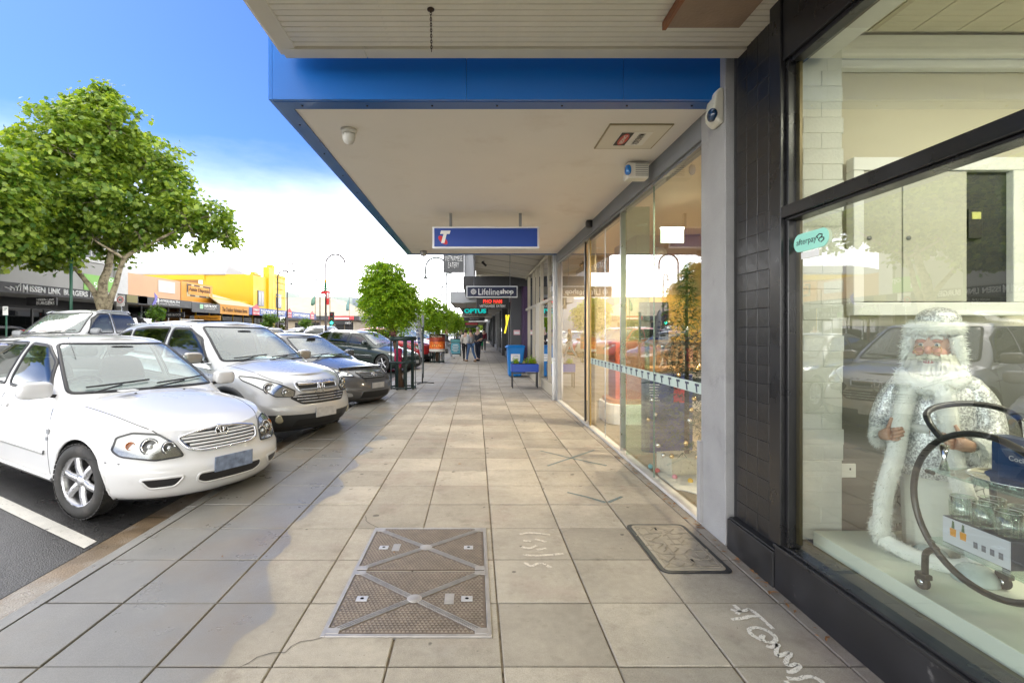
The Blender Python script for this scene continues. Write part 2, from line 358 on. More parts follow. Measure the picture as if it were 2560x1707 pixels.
# far footpath and kerb
b = MB(); b.box(-40, -16.55, -25, 62, -.3, .02); b.box(-40, -16.55, 78, 400, -.3, .02)
tag(b.build('far_footpath', M('far_paving', (.3, .28, .25), .45, var=.15, vs=1.2)), kind='structure')
b = MB(); b.box(-16.55, -16.40, -25, 62, -.3, .025)
tag(b.build('far_kerb', M('far_kerb_mat', (.33, .32, .3), .6, var=.15)), kind='structure')
# painted bay lines (sheets just above the road)
ld = Vector((-.878, .479, 0)).normalized(); ln = Vector((.479, .878, 0)).normalized()
for k in range(-2, 12):
    a = Vector((-2.74, 3.47 + 2.9 * k, 0)); b = MB()
    pts = []
    for i in range(7):
        p = a + ld * (i * .9)
        for sgn in (-.055, .055):
            q = p + ln * sgn
            if i == 0: q.x = -2.735; q.y = a.y + sgn * 1.05
            pts.append((q.x, q.y, road_z(q.x) + .004))
    b.add(pts, [(2 * i, 2 * i + 1, 2 * i + 3, 2 * i + 2) for i in range(6)])
    tag(b.build('bay_line_marking', LINEP), kind='structure')
for k in range(14):
    b = MB(); y = -4 + 7 * k; b.quad((-10.2, y, road_z(-10.2) + .004), (-10.08, y, road_z(-10.08) + .004), (-10.08, y + 3, road_z(-10.08) + .004), (-10.2, y + 3, road_z(-10.2) + .004))
    tag(b.build('lane_line_marking', LINEP), kind='structure')
# gutter channel
GUT = M('gutter_concrete', (.20, .145, .09), .35, var=.35, vs=5, dirt=(.30, .27, .23), ds=2.2, dt=(.45, .62), bump=.5, bs=90)
b = MB()
for y in range(-10, 120, 2): b.quad((XG, y, -.0985), (-2.36, y, -.108), (-2.36, y + 1.99, -.108), (XG, y + 1.99, -.0985))
tag(b.build('gutter', GUT), kind='structure')
# kerb stones
kerb = tag(MB().box(-2.352, -2.258, -10, 120, -.2, -.02).build('kerb', KERBM), kind='structure')
def slab_mesh(name, w, d, h, ch, mat):
    b = MB(); x, y = w / 2, d / 2
    b.add([(-x, -y, -h), (x, -y, -h), (x, y, -h), (-x, y, -h), (-x, -y, -ch), (x, -y, -ch), (x, y, -ch), (-x, y, -ch),
           (-x + ch, -y + ch, 0), (x - ch, -y + ch, 0), (x - ch, y - ch, 0), (-x + ch, y - ch, 0)],
          [(0, 1, 5, 4), (1, 2, 6, 5), (2, 3, 7, 6), (3, 0, 4, 7), (4, 5, 9, 8), (5, 6, 10, 9), (6, 7, 11, 10), (7, 4, 8, 11), (8, 9, 10, 11)])
    b.mat(mat); return b.mesh(name)
km = MB().mat(KERBM)
prof = [(-2.37, -.2), (-2.368, -.03), (-2.352, -.008), (-2.335, .0), (-2.256, .003), (-2.256, -.1)]
kv = [(x, y, z) for y in (0, .985) for x, z in prof]; n = len(prof)
km.add(kv, [(i, i + 1, n + i + 1, n + i) for i in range(n - 1)] + [tuple(range(n - 1, -1, -1)), tuple(range(n, 2 * n))])
kmesh = km.mesh('kerb_stone')
for k in range(-2, 16):
    o = bpy.data.objects.new('kerb_stone', kmesh); COL.objects.link(o); o.parent = kerb; o.location = (rnd.uniform(-.002, .002), k * .99, rnd.uniform(-.002, .002))
b = MB().mat(KERBM); b.add([(x, y, z) for y in (16 * .99, 120) for x, z in prof], [(i, i + 1, n + i + 1, n + i) for i in range(n - 1)])
tag(b.build('kerb_run', None, kerb), kind='stuff')
# footpath: bed and slabs
foot = tag(MB().box(-2.254, 1.75, -10, 120, -.2, -.009).build('footpath', JOINT), kind='structure')
XJ = [-2.254] + [.115 + .49 * k for k in range(-4, 4)] + [1.668]
YJ = [2.071 + .485 * k for k in range(-12, 110)]
meshes = {}
far = MB().mat(PAVE)
for r_ in range(len(YJ) - 1):
    for c_ in range(len(XJ) - 1):
        w = XJ[c_ + 1] - XJ[c_] - .009; d = .485 - .009; cx = (XJ[c_] + XJ[c_ + 1]) / 2; cy = YJ[r_] + .2425
        z = rnd.uniform(-.002, .0015)
        if 10 <= r_ <= 33:
            key = round(w, 3)
            if key not in meshes: meshes[key] = slab_mesh('paving_slab', w, d, .05, .0035, PAVE)
            o = bpy.data.objects.new('paving_slab', meshes[key]); COL.objects.link(o); o.parent = foot
            o.location = (cx + rnd.uniform(-.0015, .0015), cy + rnd.uniform(-.0015, .0015), z); o.rotation_euler = (rnd.uniform(-.0025, .0025), rnd.uniform(-.0025, .0025), rnd.uniform(-.002, .002))
        else:
            far.quad((cx - w / 2, cy - d / 2, z), (cx + w / 2, cy - d / 2, z), (cx + w / 2, cy + d / 2, z), (cx - w / 2, cy + d / 2, z))
tag(far.build('paving_slabs', None, foot), kind='stuff')
# cracks in two slabs
CRK = M('crack_dark', (.05, .045, .035), .95)
b = MB()
for pts in ([(-.70, 2.27), (-.80, 2.235), (-.84, 2.16), (-.95, 2.13), (-1.0, 2.06)], [(-.69, 3.51), (-.735, 3.56), (-.82, 3.66), (-.845, 3.75)]):
    for i in range(len(pts) - 1):
        a, c = Vector((*pts[i], .0028)), Vector((*pts[i + 1], .0028)); nn = Vector((-(c - a).y, (c - a).x, 0)).normalized()
        m_ = (a + c) / 2 + nn * rnd.uniform(-.012, .012)
        for p, q in ((a, m_), (m_, c)): b.quad(p - nn * .002, q - nn * .0016, q + nn * .0016, p + nn * .002)
tag(b.build('paving_crack', CRK, foot), kind='stuff')
# ---- chalk and paint marks on the slabs
CHALK = M('white_chalk', (.75, .72, .66), .95, var=.1, vs=60); FADED = M('faded_chalk', (.62, .57, .49), .95, var=.15, vs=50); BLUEP = M('blue_grey_spray_paint', (.16, .215, .225), .8, var=.2, vs=40)
def worn(m, sc, lo, hi):
    """rubbed away in specks so the slab shows through"""
    t = m.node_tree; L = t.links.new; b_ = t.nodes['Principled BSDF']; n = t.nodes.new('ShaderNodeTexNoise'); n.inputs['Scale'].default_value = sc; n.inputs['Detail'].default_value = 4; co_ = t.nodes.new('ShaderNodeTexCoord'); L(co_.outputs['Object'], n.inputs['Vector'])
    mr_ = t.nodes.new('ShaderNodeMapRange'); mr_.inputs[1].default_value = lo; mr_.inputs[2].default_value = hi; L(n.outputs[0], mr_.inputs[0]); L(mr_.outputs[0], b_.inputs['Alpha'])
worn(CHALK, 150, .25, .46); worn(FADED, 130, .24, .50); worn(BLUEP, 90, .28, .52)
def stroke(b, pts, w, z=.0034):
    P = [Vector((x, y, z)) for x, y in pts]; L_, R_ = [], []
    for i, p in enumerate(P):
        d = (P[min(i + 1, len(P) - 1)] - P[max(i - 1, 0)]).normalized(); nn = Vector((-d.y, d.x, 0)); ww = w * (.8 + .4 * rnd.random()) / 2
        L_.append(p + nn * ww); R_.append(p - nn * ww)
    n = len(P); b.add(L_ + R_, [(n + i, n + i + 1, i + 1, i) for i in range(n - 1)]); return b
def gp(px, py): Y = F * H / (py - CY); return ((px - CX) / F * Y, Y)
def px6(x, y): return gp(1300 + x / 2.583, 1100 + y / 2.583)
def curve(pts, n=6):
    out = []
    P = [pts[0]] + list(pts) + [pts[-1]]
    for i in range(1, len(P) - 2):
        for k in range(n):
            t = k / n; a, b_, c, d = [np.array(q) for q in P[i - 1:i + 3]]
            out.append(tuple(.5 * ((2 * b_) + (-a + c) * t + (2 * a - 5 * b_ + 4 * c - d) * t * t + (-a + 3 * b_ - 3 * c + d) * t ** 3)))
    return out + [tuple(pts[-1])]
b = MB()
letters = [[(1380, 1065), (1420, 1105), (1400, 1125)], [(1365, 1160), (1450, 1150), (1480, 1140), (1535, 1138)], [(1470, 1092), (1510, 1110), (1575, 1165), (1635, 1222)], [(1360, 1095), (1420, 1108), (1480, 1093)],
           [(1560, 1295), (1500, 1260), (1480, 1225), (1530, 1212), (1600, 1235), (1650, 1275), (1640, 1305), (1590, 1305), (1560, 1280), (1575, 1260)],
           [(1590, 1330), (1625, 1340), (1665, 1320), (1655, 1360), (1665, 1395), (1730, 1375), (1745, 1385), (1720, 1425), (1730, 1455), (1790, 1450), (1800, 1470), (1755, 1500), (1720, 1495)],
           [(1725, 1540), (1790, 1545), (1850, 1530), (1900, 1535), (1945, 1560), (1960, 1590), (1900, 1600), (1840, 1580)], [(1715, 1555), (1760, 1600), (1830, 1640), (1930, 1660)]]
for l in letters: stroke(b, curve([px6(*p) for p in l]), .021)
tag(b.build('chalk_writing', CHALK), 'white chalk handwriting along the paving by the black window riser', 'chalk writing')
b = MB()
for l in ([(0, 610), (60, 600), (195, 612)], [(20, 650), (70, 655)], [(100, 640), (170, 660)], [(10, 690), (60, 700), (110, 680)], [(20, 740), (100, 748), (280, 735)], [(30, 790), (70, 815), (110, 800), (150, 800), (200, 825)], [(110, 710), (170, 700)]):
    stroke(b, curve([px6(*p) for p in l]), .022)
tag(b.build('chalk_scribble', FADED), 'rubbed out chalk scribble on the slabs beside the double steel hatch', 'chalk mark')
b = MB()
for l in ([(175, 168), (480, 65)], [(130, 68), (330, 118), (560, 165)]): stroke(b, [px6(*p) for p in l], .028)
tag(b.build('painted_cross', BLUEP), 'blue grey spray painted cross on the footpath outside the glass front', 'paint mark')
b = MB()
for l in ([(305, 338), (440, 370), (555, 404)], [(570, 403), (660, 365)]): stroke(b, [px6(*p) for p in l], .034)
tag(b.build('painted_arrow', BLUEP), 'blue grey spray painted tick shaped arrow on the footpath slabs', 'paint mark')
# leaf litter by the plinth
b = MB()
for i in range(70):
    x, y = 1.64 - abs(rnd.gauss(0, .035)), rnd.choice([rnd.uniform(2.2, 3.7), rnd.uniform(3.6, 6)]); a = rnd.random() * 6.3; l = rnd.uniform(.008, .03)
    if rnd.random() < .12: x, y = rnd.uniform(-2.2, 1.5), rnd.uniform(2, 6)
    u = Vector((math.cos(a), math.sin(a), 0)); v = Vector((-u.y, u.x, 0)); p = Vector((x, y, .006))
    b.add([p - u * l, p + v * l * .35 + Vector((0, 0, .004)), p + u * l, p - v * l * .35 + Vector((0, 0, .003))], [(0, 1, 2, 3)])
tag(b.build('leaf_litter', M('dead_leaf', (.32, .16, .06), .8, var=.4, vs=30)), kind='stuff')

# ---- steel double hatch
STEELH = M('hatch_steel', (.17, .135, .105), .5, .35, var=.25, vs=14); STEELL = M('hatch_edge', (.40, .38, .36), .42, .5, var=.15, vs=20)
def hatch(x0, x1, y0, y1):
    t = thing('access_hatch', 'double steel access hatch with diagonal ribs set in the footpath', 'hatch', ((x0 + x1) / 2, (y0 + y1) / 2, 0))
    fr = MB()
    for a in ((x0 - .022, x0, y0 - .02, y1 + .02), (x1, x1 + .022, y0 - .02, y1 + .02), (x0, x1, y0 - .02, y0), (x0, x1, y1, y1 + .02)): fr.box(*a, -.02, .007)
    fr.build('frame', STEELL, t, bevel=.002)
    ym = (y0 + y1) / 2
    for a, c in ((y0, ym - .006), (ym + .006, y1)):
        pl = MB().box(x0 + .004, x1 - .004, a + .004, c - .004, -.02, .0035).build('lid', STEELH, t)
        tr = MB(); nx = 36; ny = int((c - a) / .0205)
        A, B_ = Vector((x0, a)), Vector((x1, c)); C_, D_ = Vector((x0, c)), Vector((x1, a))
        def dl(p, q, r_):
            d = (q - p).normalized(); w = r_ - p; return abs(d.x * w.y - d.y * w.x)
        cen = Vector(((x0 + x1) / 2, (a + c) / 2))
        for i in range(nx):
            for j in range(ny):
                p = Vector((x0 + .018 + (x1 - x0 - .03) * (i + (.5 if j % 2 else 0)) / nx, a + .015 + (c - a - .026) * (j + .4) / ny))
                if dl(A, B_, p) < .026 or dl(C_, D_, p) < .026 or (p - cen).length < .05: continue
                if min((p - q).length for q in (A, B_, C_, D_)) < .05: continue
                if abs(p.x - x0 - .1) < .032 and abs(p.y - cen.y) < .026 or abs(p.x - x1 + .1) < .032 and abs(p.y - cen.y) < .026: continue
                s_ = .0085
                tr.add([(p.x - s_, p.y - s_, .0036), (p.x + s_, p.y - s_, .0036), (p.x, p.y + s_, .0036), (p.x - s_ * .7, p.y - s_ * .75, .0075), (p.x + s_ * .7, p.y - s_ * .75, .0075), (p.x, p.y + s_ * .55, .0075)],
                       [(3, 4, 5), (0, 1, 4, 3), (1, 2, 5, 4), (2, 0, 3, 5)])
        o = tr.build('tread_studs', M('hatch_stud', (.27, .225, .18), .45, .35, var=.2, vs=14), pl); o['kind'] = 'stuff'
        rb = MB()
        for p, q in ((A, B_), (C_, D_)):
            d = (q - p).normalized(); nn = Vector((-d.y, d.x))
            for k in (-1, 0, 1):
                e = p + d * .05 + nn * k * .013; f_ = q - d * .05 + nn * k * .013; rb.beam((e.x, e.y, .006), (f_.x, f_.y, .006), .006, .006)
        rb.build('rib', STEELL if a > y0 else STEELL, pl)
        cp = MB().lathe([(0, .004), (.04, .004), (.04, .0085), (.036, .0095), (0, .0095)], 20, (cen.x, cen.y, 0)); cp.build('boss', STEELL, pl)
        for q in (A, B_, C_, D_):
            e = q + (cen - q) * .075; MB().box(e.x - .03, e.x + .03, e.y - .022, e.y + .022, .0035, .0085).build('corner_plate', STEELL, pl, bevel=.002)
        for xx in (x0 + .1, x1 - .1):
            k = MB().box(xx - .03, xx + .03, cen.y - .024, cen.y + .024, .0035, .0085); k.build('keyhole_plate', M('keyplate', (.55, .55, .56), .4, .5), pl, bevel=.002)
            MB().lathe([(.011, .0087), (0, .0087)], 6, (xx, cen.y, 0)).build('keyhole', M('hole_black', (.004, .004, .004), .9), pl)
        MB().box(cen.x + (.16 if a == y0 else -.22), cen.x + (.21 if a == y0 else -.17), cen.y - .05, cen.y + .05, .0035, .008).build('maker_plate', STEELL, pl, bevel=.002)
    return t
hatch(-.70, .055, 2.285, 3.50)
# ---- concrete service pit with relief pattern
pit = thing('service_pit', 'concrete lidded service pit in a black rim beside the grey pillar', 'pit', (1.315, 3.23, 0))
rim = MB()
def rrect(x0, x1, y0, y1, r, n=5):
    o = []
    for cx, cy, a0 in ((x1 - r, y1 - r, 0), (x0 + r, y1 - r, 90), (x0 + r, y0 + r, 180), (x1 - r, y0 + r, 270)):
        for k in range(n + 1): a = R(a0 + 90 * k / n); o.append((cx + r * math.cos(a), cy + r * math.sin(a)))
    return o
AX = ((1, 0, 0), (0, 1, 0), (0, 0, 1))
rim.prism(rrect(1.10, 1.525, 2.865, 3.59, .05), (0, 0, -.02), *AX, .025); rim.build('rim', M('black_plastic', (.02, .02, .021), .45, var=.2), pit, bevel=.003)
lid = MB().prism(rrect(1.128, 1.497, 2.893, 3.562, .035), (0, 0, 0), *AX, .0085).build('lid', M('pit_concrete', (.37, .33, .26), .85, var=.15, vs=20, bump=.6, bs=200), pit, bevel=.002)
gr = MB(); r2 = random.Random(3)
for i in range(7):
    for j in range(9):
        x = 1.165 + .3 * (i + r2.uniform(-.35, .35)) / 6.2; y = 2.945 + .55 * (j + r2.uniform(-.35, .35)) / 8.2
        a = r2.choice([0, PI / 2, .8, 2.3]); l = r2.uniform(.022, .045); u = Vector((math.cos(a), math.sin(a), 0)) * l
        p = Vector((x, y, .0095)); gr.beam(p - u, p + u, .005, .004)
        if r2.random() < .6: gr.beam(p + u, p + u + Vector((-u.y, u.x, 0)) * .6, .005, .004)
for q in ((1.15, 1.475, 2.925), (1.15, 1.475, 3.53)): gr.beam((q[0], q[2], .0095), (q[1], q[2], .0095), .005, .004)
for xx in (1.15, 1.475): gr.beam((xx, 2.925, .0095), (xx, 3.53, .0095), .005, .004)
o = gr.build('relief_ridges', M('pit_ridge', (.30, .265, .205), .85, var=.2, vs=20), lid); o['kind'] = 'stuff'
[MB().box(x, x + .015, y, y + .04, .0086, .0092).build('lifting_slot', M('hole_black'), lid) for x, y in ((1.28, 3.47), (1.33, 2.99))]

# ================================================================== near shop: black tiled front with display window
shop = thing('corner_shop', 'black framed gift shop with a wide display window and tiled end pier', 'shop', (1.7, 1.5, 0))
BT = M('black_tile', (.014, .014, .015), .34, var=.3, vs=9, spec=.5, bump=.15, bs=40); BF = M('black_frame', (.012, .012, .013), .3, var=.15)
b = MB().box(1.7035, 2.0, 2.706, 3.215, 0, 6.2); b.build('pier', M('pier_mortar', (.016, .016, .016), .8), shop)
tm = slab_mesh('tile', .1136, .1096, .03, .0015, BT)
for j in range(27):
    for i in range(4):
        o = bpy.data.objects.new('tile', tm); COL.objects.link(o); o.parent = shop
        m = Matrix.Translation((1.7 + rnd.uniform(-.0006, .0012), 2.772 + i * .116, .27 + j * .112)) @ Matrix(((0, 0, -1, 0), (1, 0, 0, 0), (0, -1, 0, 0), (0, 0, 0, 1)))
        o.matrix_basis = MW[shop].inverted() @ m
b = MB().box(1.645, 1.714, 2.705, 3.195, 0, .20); b.box(1.655, 1.714, 2.71, 3.19, .2, .212); b.build('plinth', M('black_plinth', (.017, .017, .018), .5, var=.4, vs=6, dirt=(.16, .15, .14), ds=9, dt=(.66, .8)), shop, bevel=.006)
RIS = M('black_riser', (.016, .016, .018), .38, var=.3, vs=5, dirt=(.26, .25, .24), ds=6, dt=(.66, .82))
b = MB().box(1.652, 1.76, -6, 2.70, 0, .24); b.build('stall_riser', RIS, shop, bevel=.005)
b = MB().box(1.635, 1.80, -6, 2.69, .24, .258); b.box(1.655, 1.80, -6, 2.685, .258, .272); b.build('sill', M('black_sill', (.02, .02, .021), .3, var=.2), shop, bevel=.004)
b = MB().box(1.628, 1.72, 2.608, 2.705, .2725, 3.2); b.box(1.655, 1.70, 2.585, 2.608, .2725, 2.86); b.build('window_post', BF, shop, bevel=.004)
b = MB().box(1.70, 1.715, 2.560, 2.60, .30, 2.86); b.build('bronze_bead', M('bronze', (.10, .075, .03), .35, .5), shop)
b = MB().box(1.63, 1.735, -6, 2.607, 2.02, 2.082); b.box(1.65, 1.735, -6, 2.607, 2.005, 2.02); b.build('transom', BF, shop, bevel=.004)
b = MB().box(1.64, 1.75, -6, 2.608, 2.86, 3.2); b.box(1.66, 1.735, -6, 2.585, 2.835, 2.86); b.build('window_head', BF, shop, bevel=.004)
b = MB().box(1.63, 1.73, -.55, -.45, .2725, 2.005); b.box(1.63, 1.73, -.55, -.45, 2.083, 2.83); b.build('mullion', BF, shop, bevel=.004)
SHOPGLASS = glass_mat('shop_glass', (.88, .94, .90), 2.1)
b = MB().quad((1.69, -.5, .265), (1.69, 2.6, .265), (1.69, 2.6, 2.012), (1.69, -.5, 2.012)); b.build('window_pane', SHOPGLASS, shop)
b = MB().quad((1.69, -.5, 2.075), (1.69, 2.6, 2.075), (1.69, 2.6, 2.87), (1.69, -.5, 2.87)); b.build('window_pane', SHOPGLASS, shop)
b = MB().quad((1.69, -6, .265), (1.69, -.5, .265), (1.69, -.5, 2.87), (1.69, -6, 2.87)); b.build('window_pane', SHOPGLASS, shop)
INW = M('interior_wall', (.60, .56, .43), .6, var=.04, vs=2)
b = MB().box(2.0, 7.0, 2.86, 3.2, 0, 6.2); b.build('party_wall', INW, shop)
b = MB().box(7.0, 7.2, -6, 3.2, 0, 6.2); b.box(1.8, 7.0, -6.2, -6.0, 0, 6.2); b.build('inner_wall', INW, shop)
b = MB().box(1.76, 7.0, -6, 2.86, 0, .10); b.build('shop_floor', M('shop_floor_mat', (.35, .33, .3), .5, var=.1), shop)
b = MB().box(1.76, 7.0, -6, 2.86, 3.12, 3.3); b.build('shop_ceiling', M('shop_ceiling_mat', (.60, .57, .46), .7), shop)
for i in range(13):
    b = MB().box(1.95 + i * .25, 1.95 + i * .25 + .243, -4, 2.74, 3.10, 3.119); b.build('ceiling_board', M('ceil_board', (.58, .54, .42), .6, var=.06), shop)
b = MB().box(1.9, 7.0, 2.76, 2.859, 2.98, 3.098); b.box(1.9, 7.0, 2.80, 2.859, 2.93, 2.98); b.build('cornice', WHITE, shop, bevel=.01)
b = MB().box(1.76, 1.93, -6, 2.66, 2.9, 3.099); b.box(1.93, 1.96, -6, 2.66, 2.95, 2.99); b.build('window_pelmet', WHITE, shop, bevel=.008)
for x, y in ((2.7, 1.3), (4.2, 1.3), (2.7, -1.2), (4.2, -1.2)):  # battens added out of view to brighten the dark shop interior
    t = thing('added_batten', 'added batten lamp on the gift shop ceiling ' + ('nearer the street window' if x < 3 else 'deeper in the shop') + (' by the pier' if y > 0 else ' off from the pier'), 'light', (x, y, 3.08), group='added batten lamps on the gift shop ceiling')
    MB().box(x - .6, x + .6, y - .05, y + .05, 3.06, 3.099).build('body', WHITE, t); MB().box(x - .58, x + .58, y - .035, y + .035, 3.035, 3.0595).build('tube', M('added_tube_glow', (1, 1, 1), .5, emit=(1, .93, .75), es=4), t)
    l = bpy.data.lights.new('added_fill_lamp', 'AREA'); l.energy = 15; l.color = (1, .93, .76); l.shape = 'RECTANGLE'; l.size = 1.2; l.size_y = .1
    lo = bpy.data.objects.new('added_fill_lamp', l); COL.objects.link(lo); lo.location = (x, y, 3.03)
# white painted brick pier behind the glass
wp = MB().box(1.80, 2.025, 2.70, 2.855, .272, 3.0).build('painted_pier', M('painted_mortar', (.60, .61, .56), .6), shop)
PBR = M('painted_brick', (.62, .63, .58), .55, var=.06, vs=14, bump=.3, bs=60)
bmesh_b = slab_mesh('brick', .2245, .0845, .05, .0025, PBR); bmesh_h = slab_mesh('brick', .1118, .0845, .05, .0025, PBR)
for j in range(30):
    z = .32 + j * .086; xo = rnd.uniform(-.008, .012)
    for xc, me in (((1.914, bmesh_b),) if j % 2 == 0 else ((1.858, bmesh_h), (1.971, bmesh_h))):
        o = bpy.data.objects.new('brick', me); COL.objects.link(o); o.parent = wp
        o.matrix_basis = MW[shop].inverted() @ Matrix.Translation((xc + xo, 2.6965 + rnd.uniform(-.001, .001), z)) @ Matrix.Rotation(PI / 2, 4, 'X')
# display platform
PLT = M('platform_laminate', (.66, .70, .60), .45, var=.02)
b = MB().box(1.835, 4.5, -3, 2.655, .10, .338); b.build('display_platform', PLT, shop, bevel=.003)
b = MB().box(1.76, 1.834, -6, 2.69, .10, .262); b.build('window_bed', M('window_bed_mat', (.10, .10, .05), .6, var=.3), shop)
# grey dado behind the platform
b = MB().box(2.03, 4.5, 2.835, 2.858, .1, 1.45); b.build('dado_panel', M('dado_grey', (.11, .11, .10), .6, var=.1, vs=3), shop)
# wall cabinet
cab = thing('meter_cabinet', 'white wall cabinet with an open black meter board behind the window figure', 'cabinet', (2.63, 2.85, 1.5))
b = MB()
for a in ((2.15, 3.12, 2.335, 2.41), (2.15, 3.12, 1.51, 1.585)): b.box(a[0], a[1], 2.775, 2.834, a[2], a[3])
for a in ((2.15, 2.21), (3.06, 3.12)): b.box(a[0], a[1], 2.775, 2.834, 1.586, 2.334)
b.build('frame', WHITE, cab, bevel=.005)
b = MB().box(2.21, 3.06, 2.815, 2.834, 1.586, 2.334); b.build('meter_board', M('meter_board_mat', (.02, .022, .024), .5), cab)
for a in ((2.212, 2.43), (2.436, 2.80)):
    d = MB().box(a[0], a[1], 2.782, 2.80, 1.59, 2.33).build('door', M('cab_door', (.50, .49, .42), .5, var=.03), cab, bevel=.004)
    MB().lathe([(.012, 0), (.012, .006), (0, .006)], 12, (a[0] + .03, 2.776, 1.95), 'Y').build('knob', GREYM, d)
b = MB().box(2.82, 2.90, 2.79, 2.814, 1.95, 2.12); b.build('meter', M('meter_black', (.03, .03, .03), .4), cab, bevel=.005)
b = MB().box(2.835, 2.885, 2.786, 2.79, 2.06, 2.10); b.build('meter_label', M('label_yellow', (.6, .6, .2), .5), cab)
pw = thing('power_outlet', 'double white power outlet on the grey dado left of the display figure', 'power outlet', (2.16, 2.82, .62))
MB().box(2.07, 2.20, 2.822, 2.834, .575, .655).build('plate', WHITE, pw, bevel=.004)
b = MB()
for dx, dz in ((-.03, .01), (.03, .01), (-.03, -.018)): b.box(2.135 + dx - .004, 2.135 + dx + .004, 2.820, 2.8215, .615 + dz - .006, .615 + dz + .006)
b.build('sockets', M('hole_black'), pw)
# afterpay sticker on the pane
stk = thing('window_sticker', 'mint green pill shaped payment sticker on the display window', 'sticker', (1.68, 2.45, 1.9))
yc, zc = 2.452, 1.876
def side(y, z, x): return Vector((x, y, z))
pts = rrect(-.128, .128, -.046, .046, .045, 8)
MB().prism([(-p[0], p[1]) for p in pts][::-1], (1.684, yc, zc), (0, 1, 0), (0, 0, 1), (-1, 0, 0), .002).build('pill', M('mint', (.36, .80, .66), .5), stk)
text('afterpay', (1.6815, yc + .03, zc), (0, -1, 0), (0, 0, 1), .15, .04, M('ink', (.01, .01, .012), .5), stk, .0008)
b = MB()
for dz in (-.009, .009): b.tube([(1.681, yc - .07 - .02 * s + (.006 if dz > 0 else -.006), zc + dz + .012 * c) for s, c in ((0, -1), (1, -.2), (1, .5), (0, .9), (-.9, .2), (-.5, -.7))], .0028, 5)
b.build('emblem', M('ink'), stk)
MB().box(1.682, 1.685, yc - .06, yc + .07, zc - .085, zc - .052).build('card', WHITE, stk)
# ---- awning of the near shop with its boarded soffit
BRD = M('soffit_board', (.74, .71, .61), .5, var=.05, vs=5, dirt=(.26, .235, .19), ds=4.5, dt=(.63, .80), bump=.1, bs=50)
aw = thing('boarded_awning', 'cream boarded shop awning overhead with a weathered edge trim', 'awning', (.2, 1.5, 3.2))
MB().box(-1.21, 1.735, -6, 3.11, 3.212, 3.5).build('deck', M('awning_deck', (.22, .2, .17), .8), aw)
bmn = MB().mat(BRD); bmn.add([(-1.13, -.020, 0), (1.73, -.020, 0), (1.73, .020, 0), (-1.13, .020, 0), (-1.13, -.0225, .005), (1.73, -.0225, .005), (1.73, .0225, .005), (-1.13, .0225, .005), (-1.13, -.0225, .012), (1.73, -.0225, .012), (1.73, .0225, .012), (-1.13, .0225, .012)],
    [(3, 2, 1, 0), (0, 1, 5, 4), (1, 2, 6, 5), (2, 3, 7, 6), (3, 0, 4, 7), (4, 5, 9, 8), (6, 7, 11, 10)])
bme = bmn.mesh('board')
far = MB().mat(BRD)
for k in range(170):
    y = 3.034 - .05 * k
    if k < 24:
        o = bpy.data.objects.new('board', bme); COL.objects.link(o); o.parent = aw; o.matrix_basis = MW[aw].inverted() @ Matrix.Translation((0, y, 3.20 + rnd.uniform(-.0008, .0008)))
    else: far.box(-1.13, 1.73, y - .0215, y + .0215, 3.2, 3.209)
tag(far.build('soffit_boards', None, aw), kind='stuff')
TRIM = M('awning_trim', (.66, .63, .54), .5, var=.06, vs=4, dirt=(.2, .18, .15), ds=7, dt=(.68, .8))
for x0, x1 in ((-1.225, -.70), (-.697, 1.72)): MB().box(x0, x1, 3.062, 3.165, 3.186, 3.211).build('edge_trim', TRIM, aw, bevel=.003)
MB().prism([(-1.25, 3.21), (-1.225, 3.178), (-1.128, 3.194), (-1.128, 3.211)], (0, -6, 0), (1, 0, 0), (0, 0, 1), (0, 1, 0), 9.06).build('side_trim', TRIM, aw)
MB().box(-1.262, -1.226, -6, 3.17, 3.212, 3.62).build('fascia', TRIM, aw, bevel=.004)
MB().box(-1.2255, 1.72, 3.111, 3.17, 3.212, 3.62).build('end_fascia', TRIM, aw, bevel=.004)
tb = thing('timber_sign_board', 'bare brown timber board fixed under the cream boarded awning', 'board', (1.3, 2.4, 3.15))
MB().box(1.10, 1.52, 1.2, 2.815, 3.165, 3.197).build('face_board', M('timber_brown', (.30, .21, .145), .6, var=.25, vs=4, bump=.2), tb, bevel=.003)
MB().box(1.075, 1.098, 1.2, 2.815, 3.15, 3.197).build('edge_strip', M('timber_red', (.24, .09, .035), .55, var=.2), tb, bevel=.003)
ch = thing('hanging_chain', 'short rusty chain dangling from the cream boarded soffit', 'chain', (-.245, 2.70, 3.2))
RUST = M('rusty_iron', (.055, .035, .025), .7, .4, var=.4, vs=30)
for k in range(15):
    z = 3.19 - .0155 * k; pts = []
    for q in range(8):
        a = 2 * PI * q / 8; e = .0045 * math.cos(a); f_ = .011 * math.sin(a)
        pts.append((-.247 + .001 * k * .3 + (e if k % 2 else 0), 2.70 + (0 if k % 2 else e), z + f_))
    MB().tube(pts, .0022, 5, closed=True).build('link', RUST, ch)
MB().lathe([(.02, 3.199), (.02, 3.193), (.008, 3.19), (0, 3.186)], 10, (-.247, 2.70, 0)).build('hook_plate', RUST, ch)
# outer wall of the near building above the awning and the neighbours' upper walls
UPW = M('upper_render', (.42, .40, .36), .7, var=.1, vs=.8)
MB().box(1.78, 7.2, -6, 3.2, 3.3, 6.2).build('upper_wall', UPW, shop)

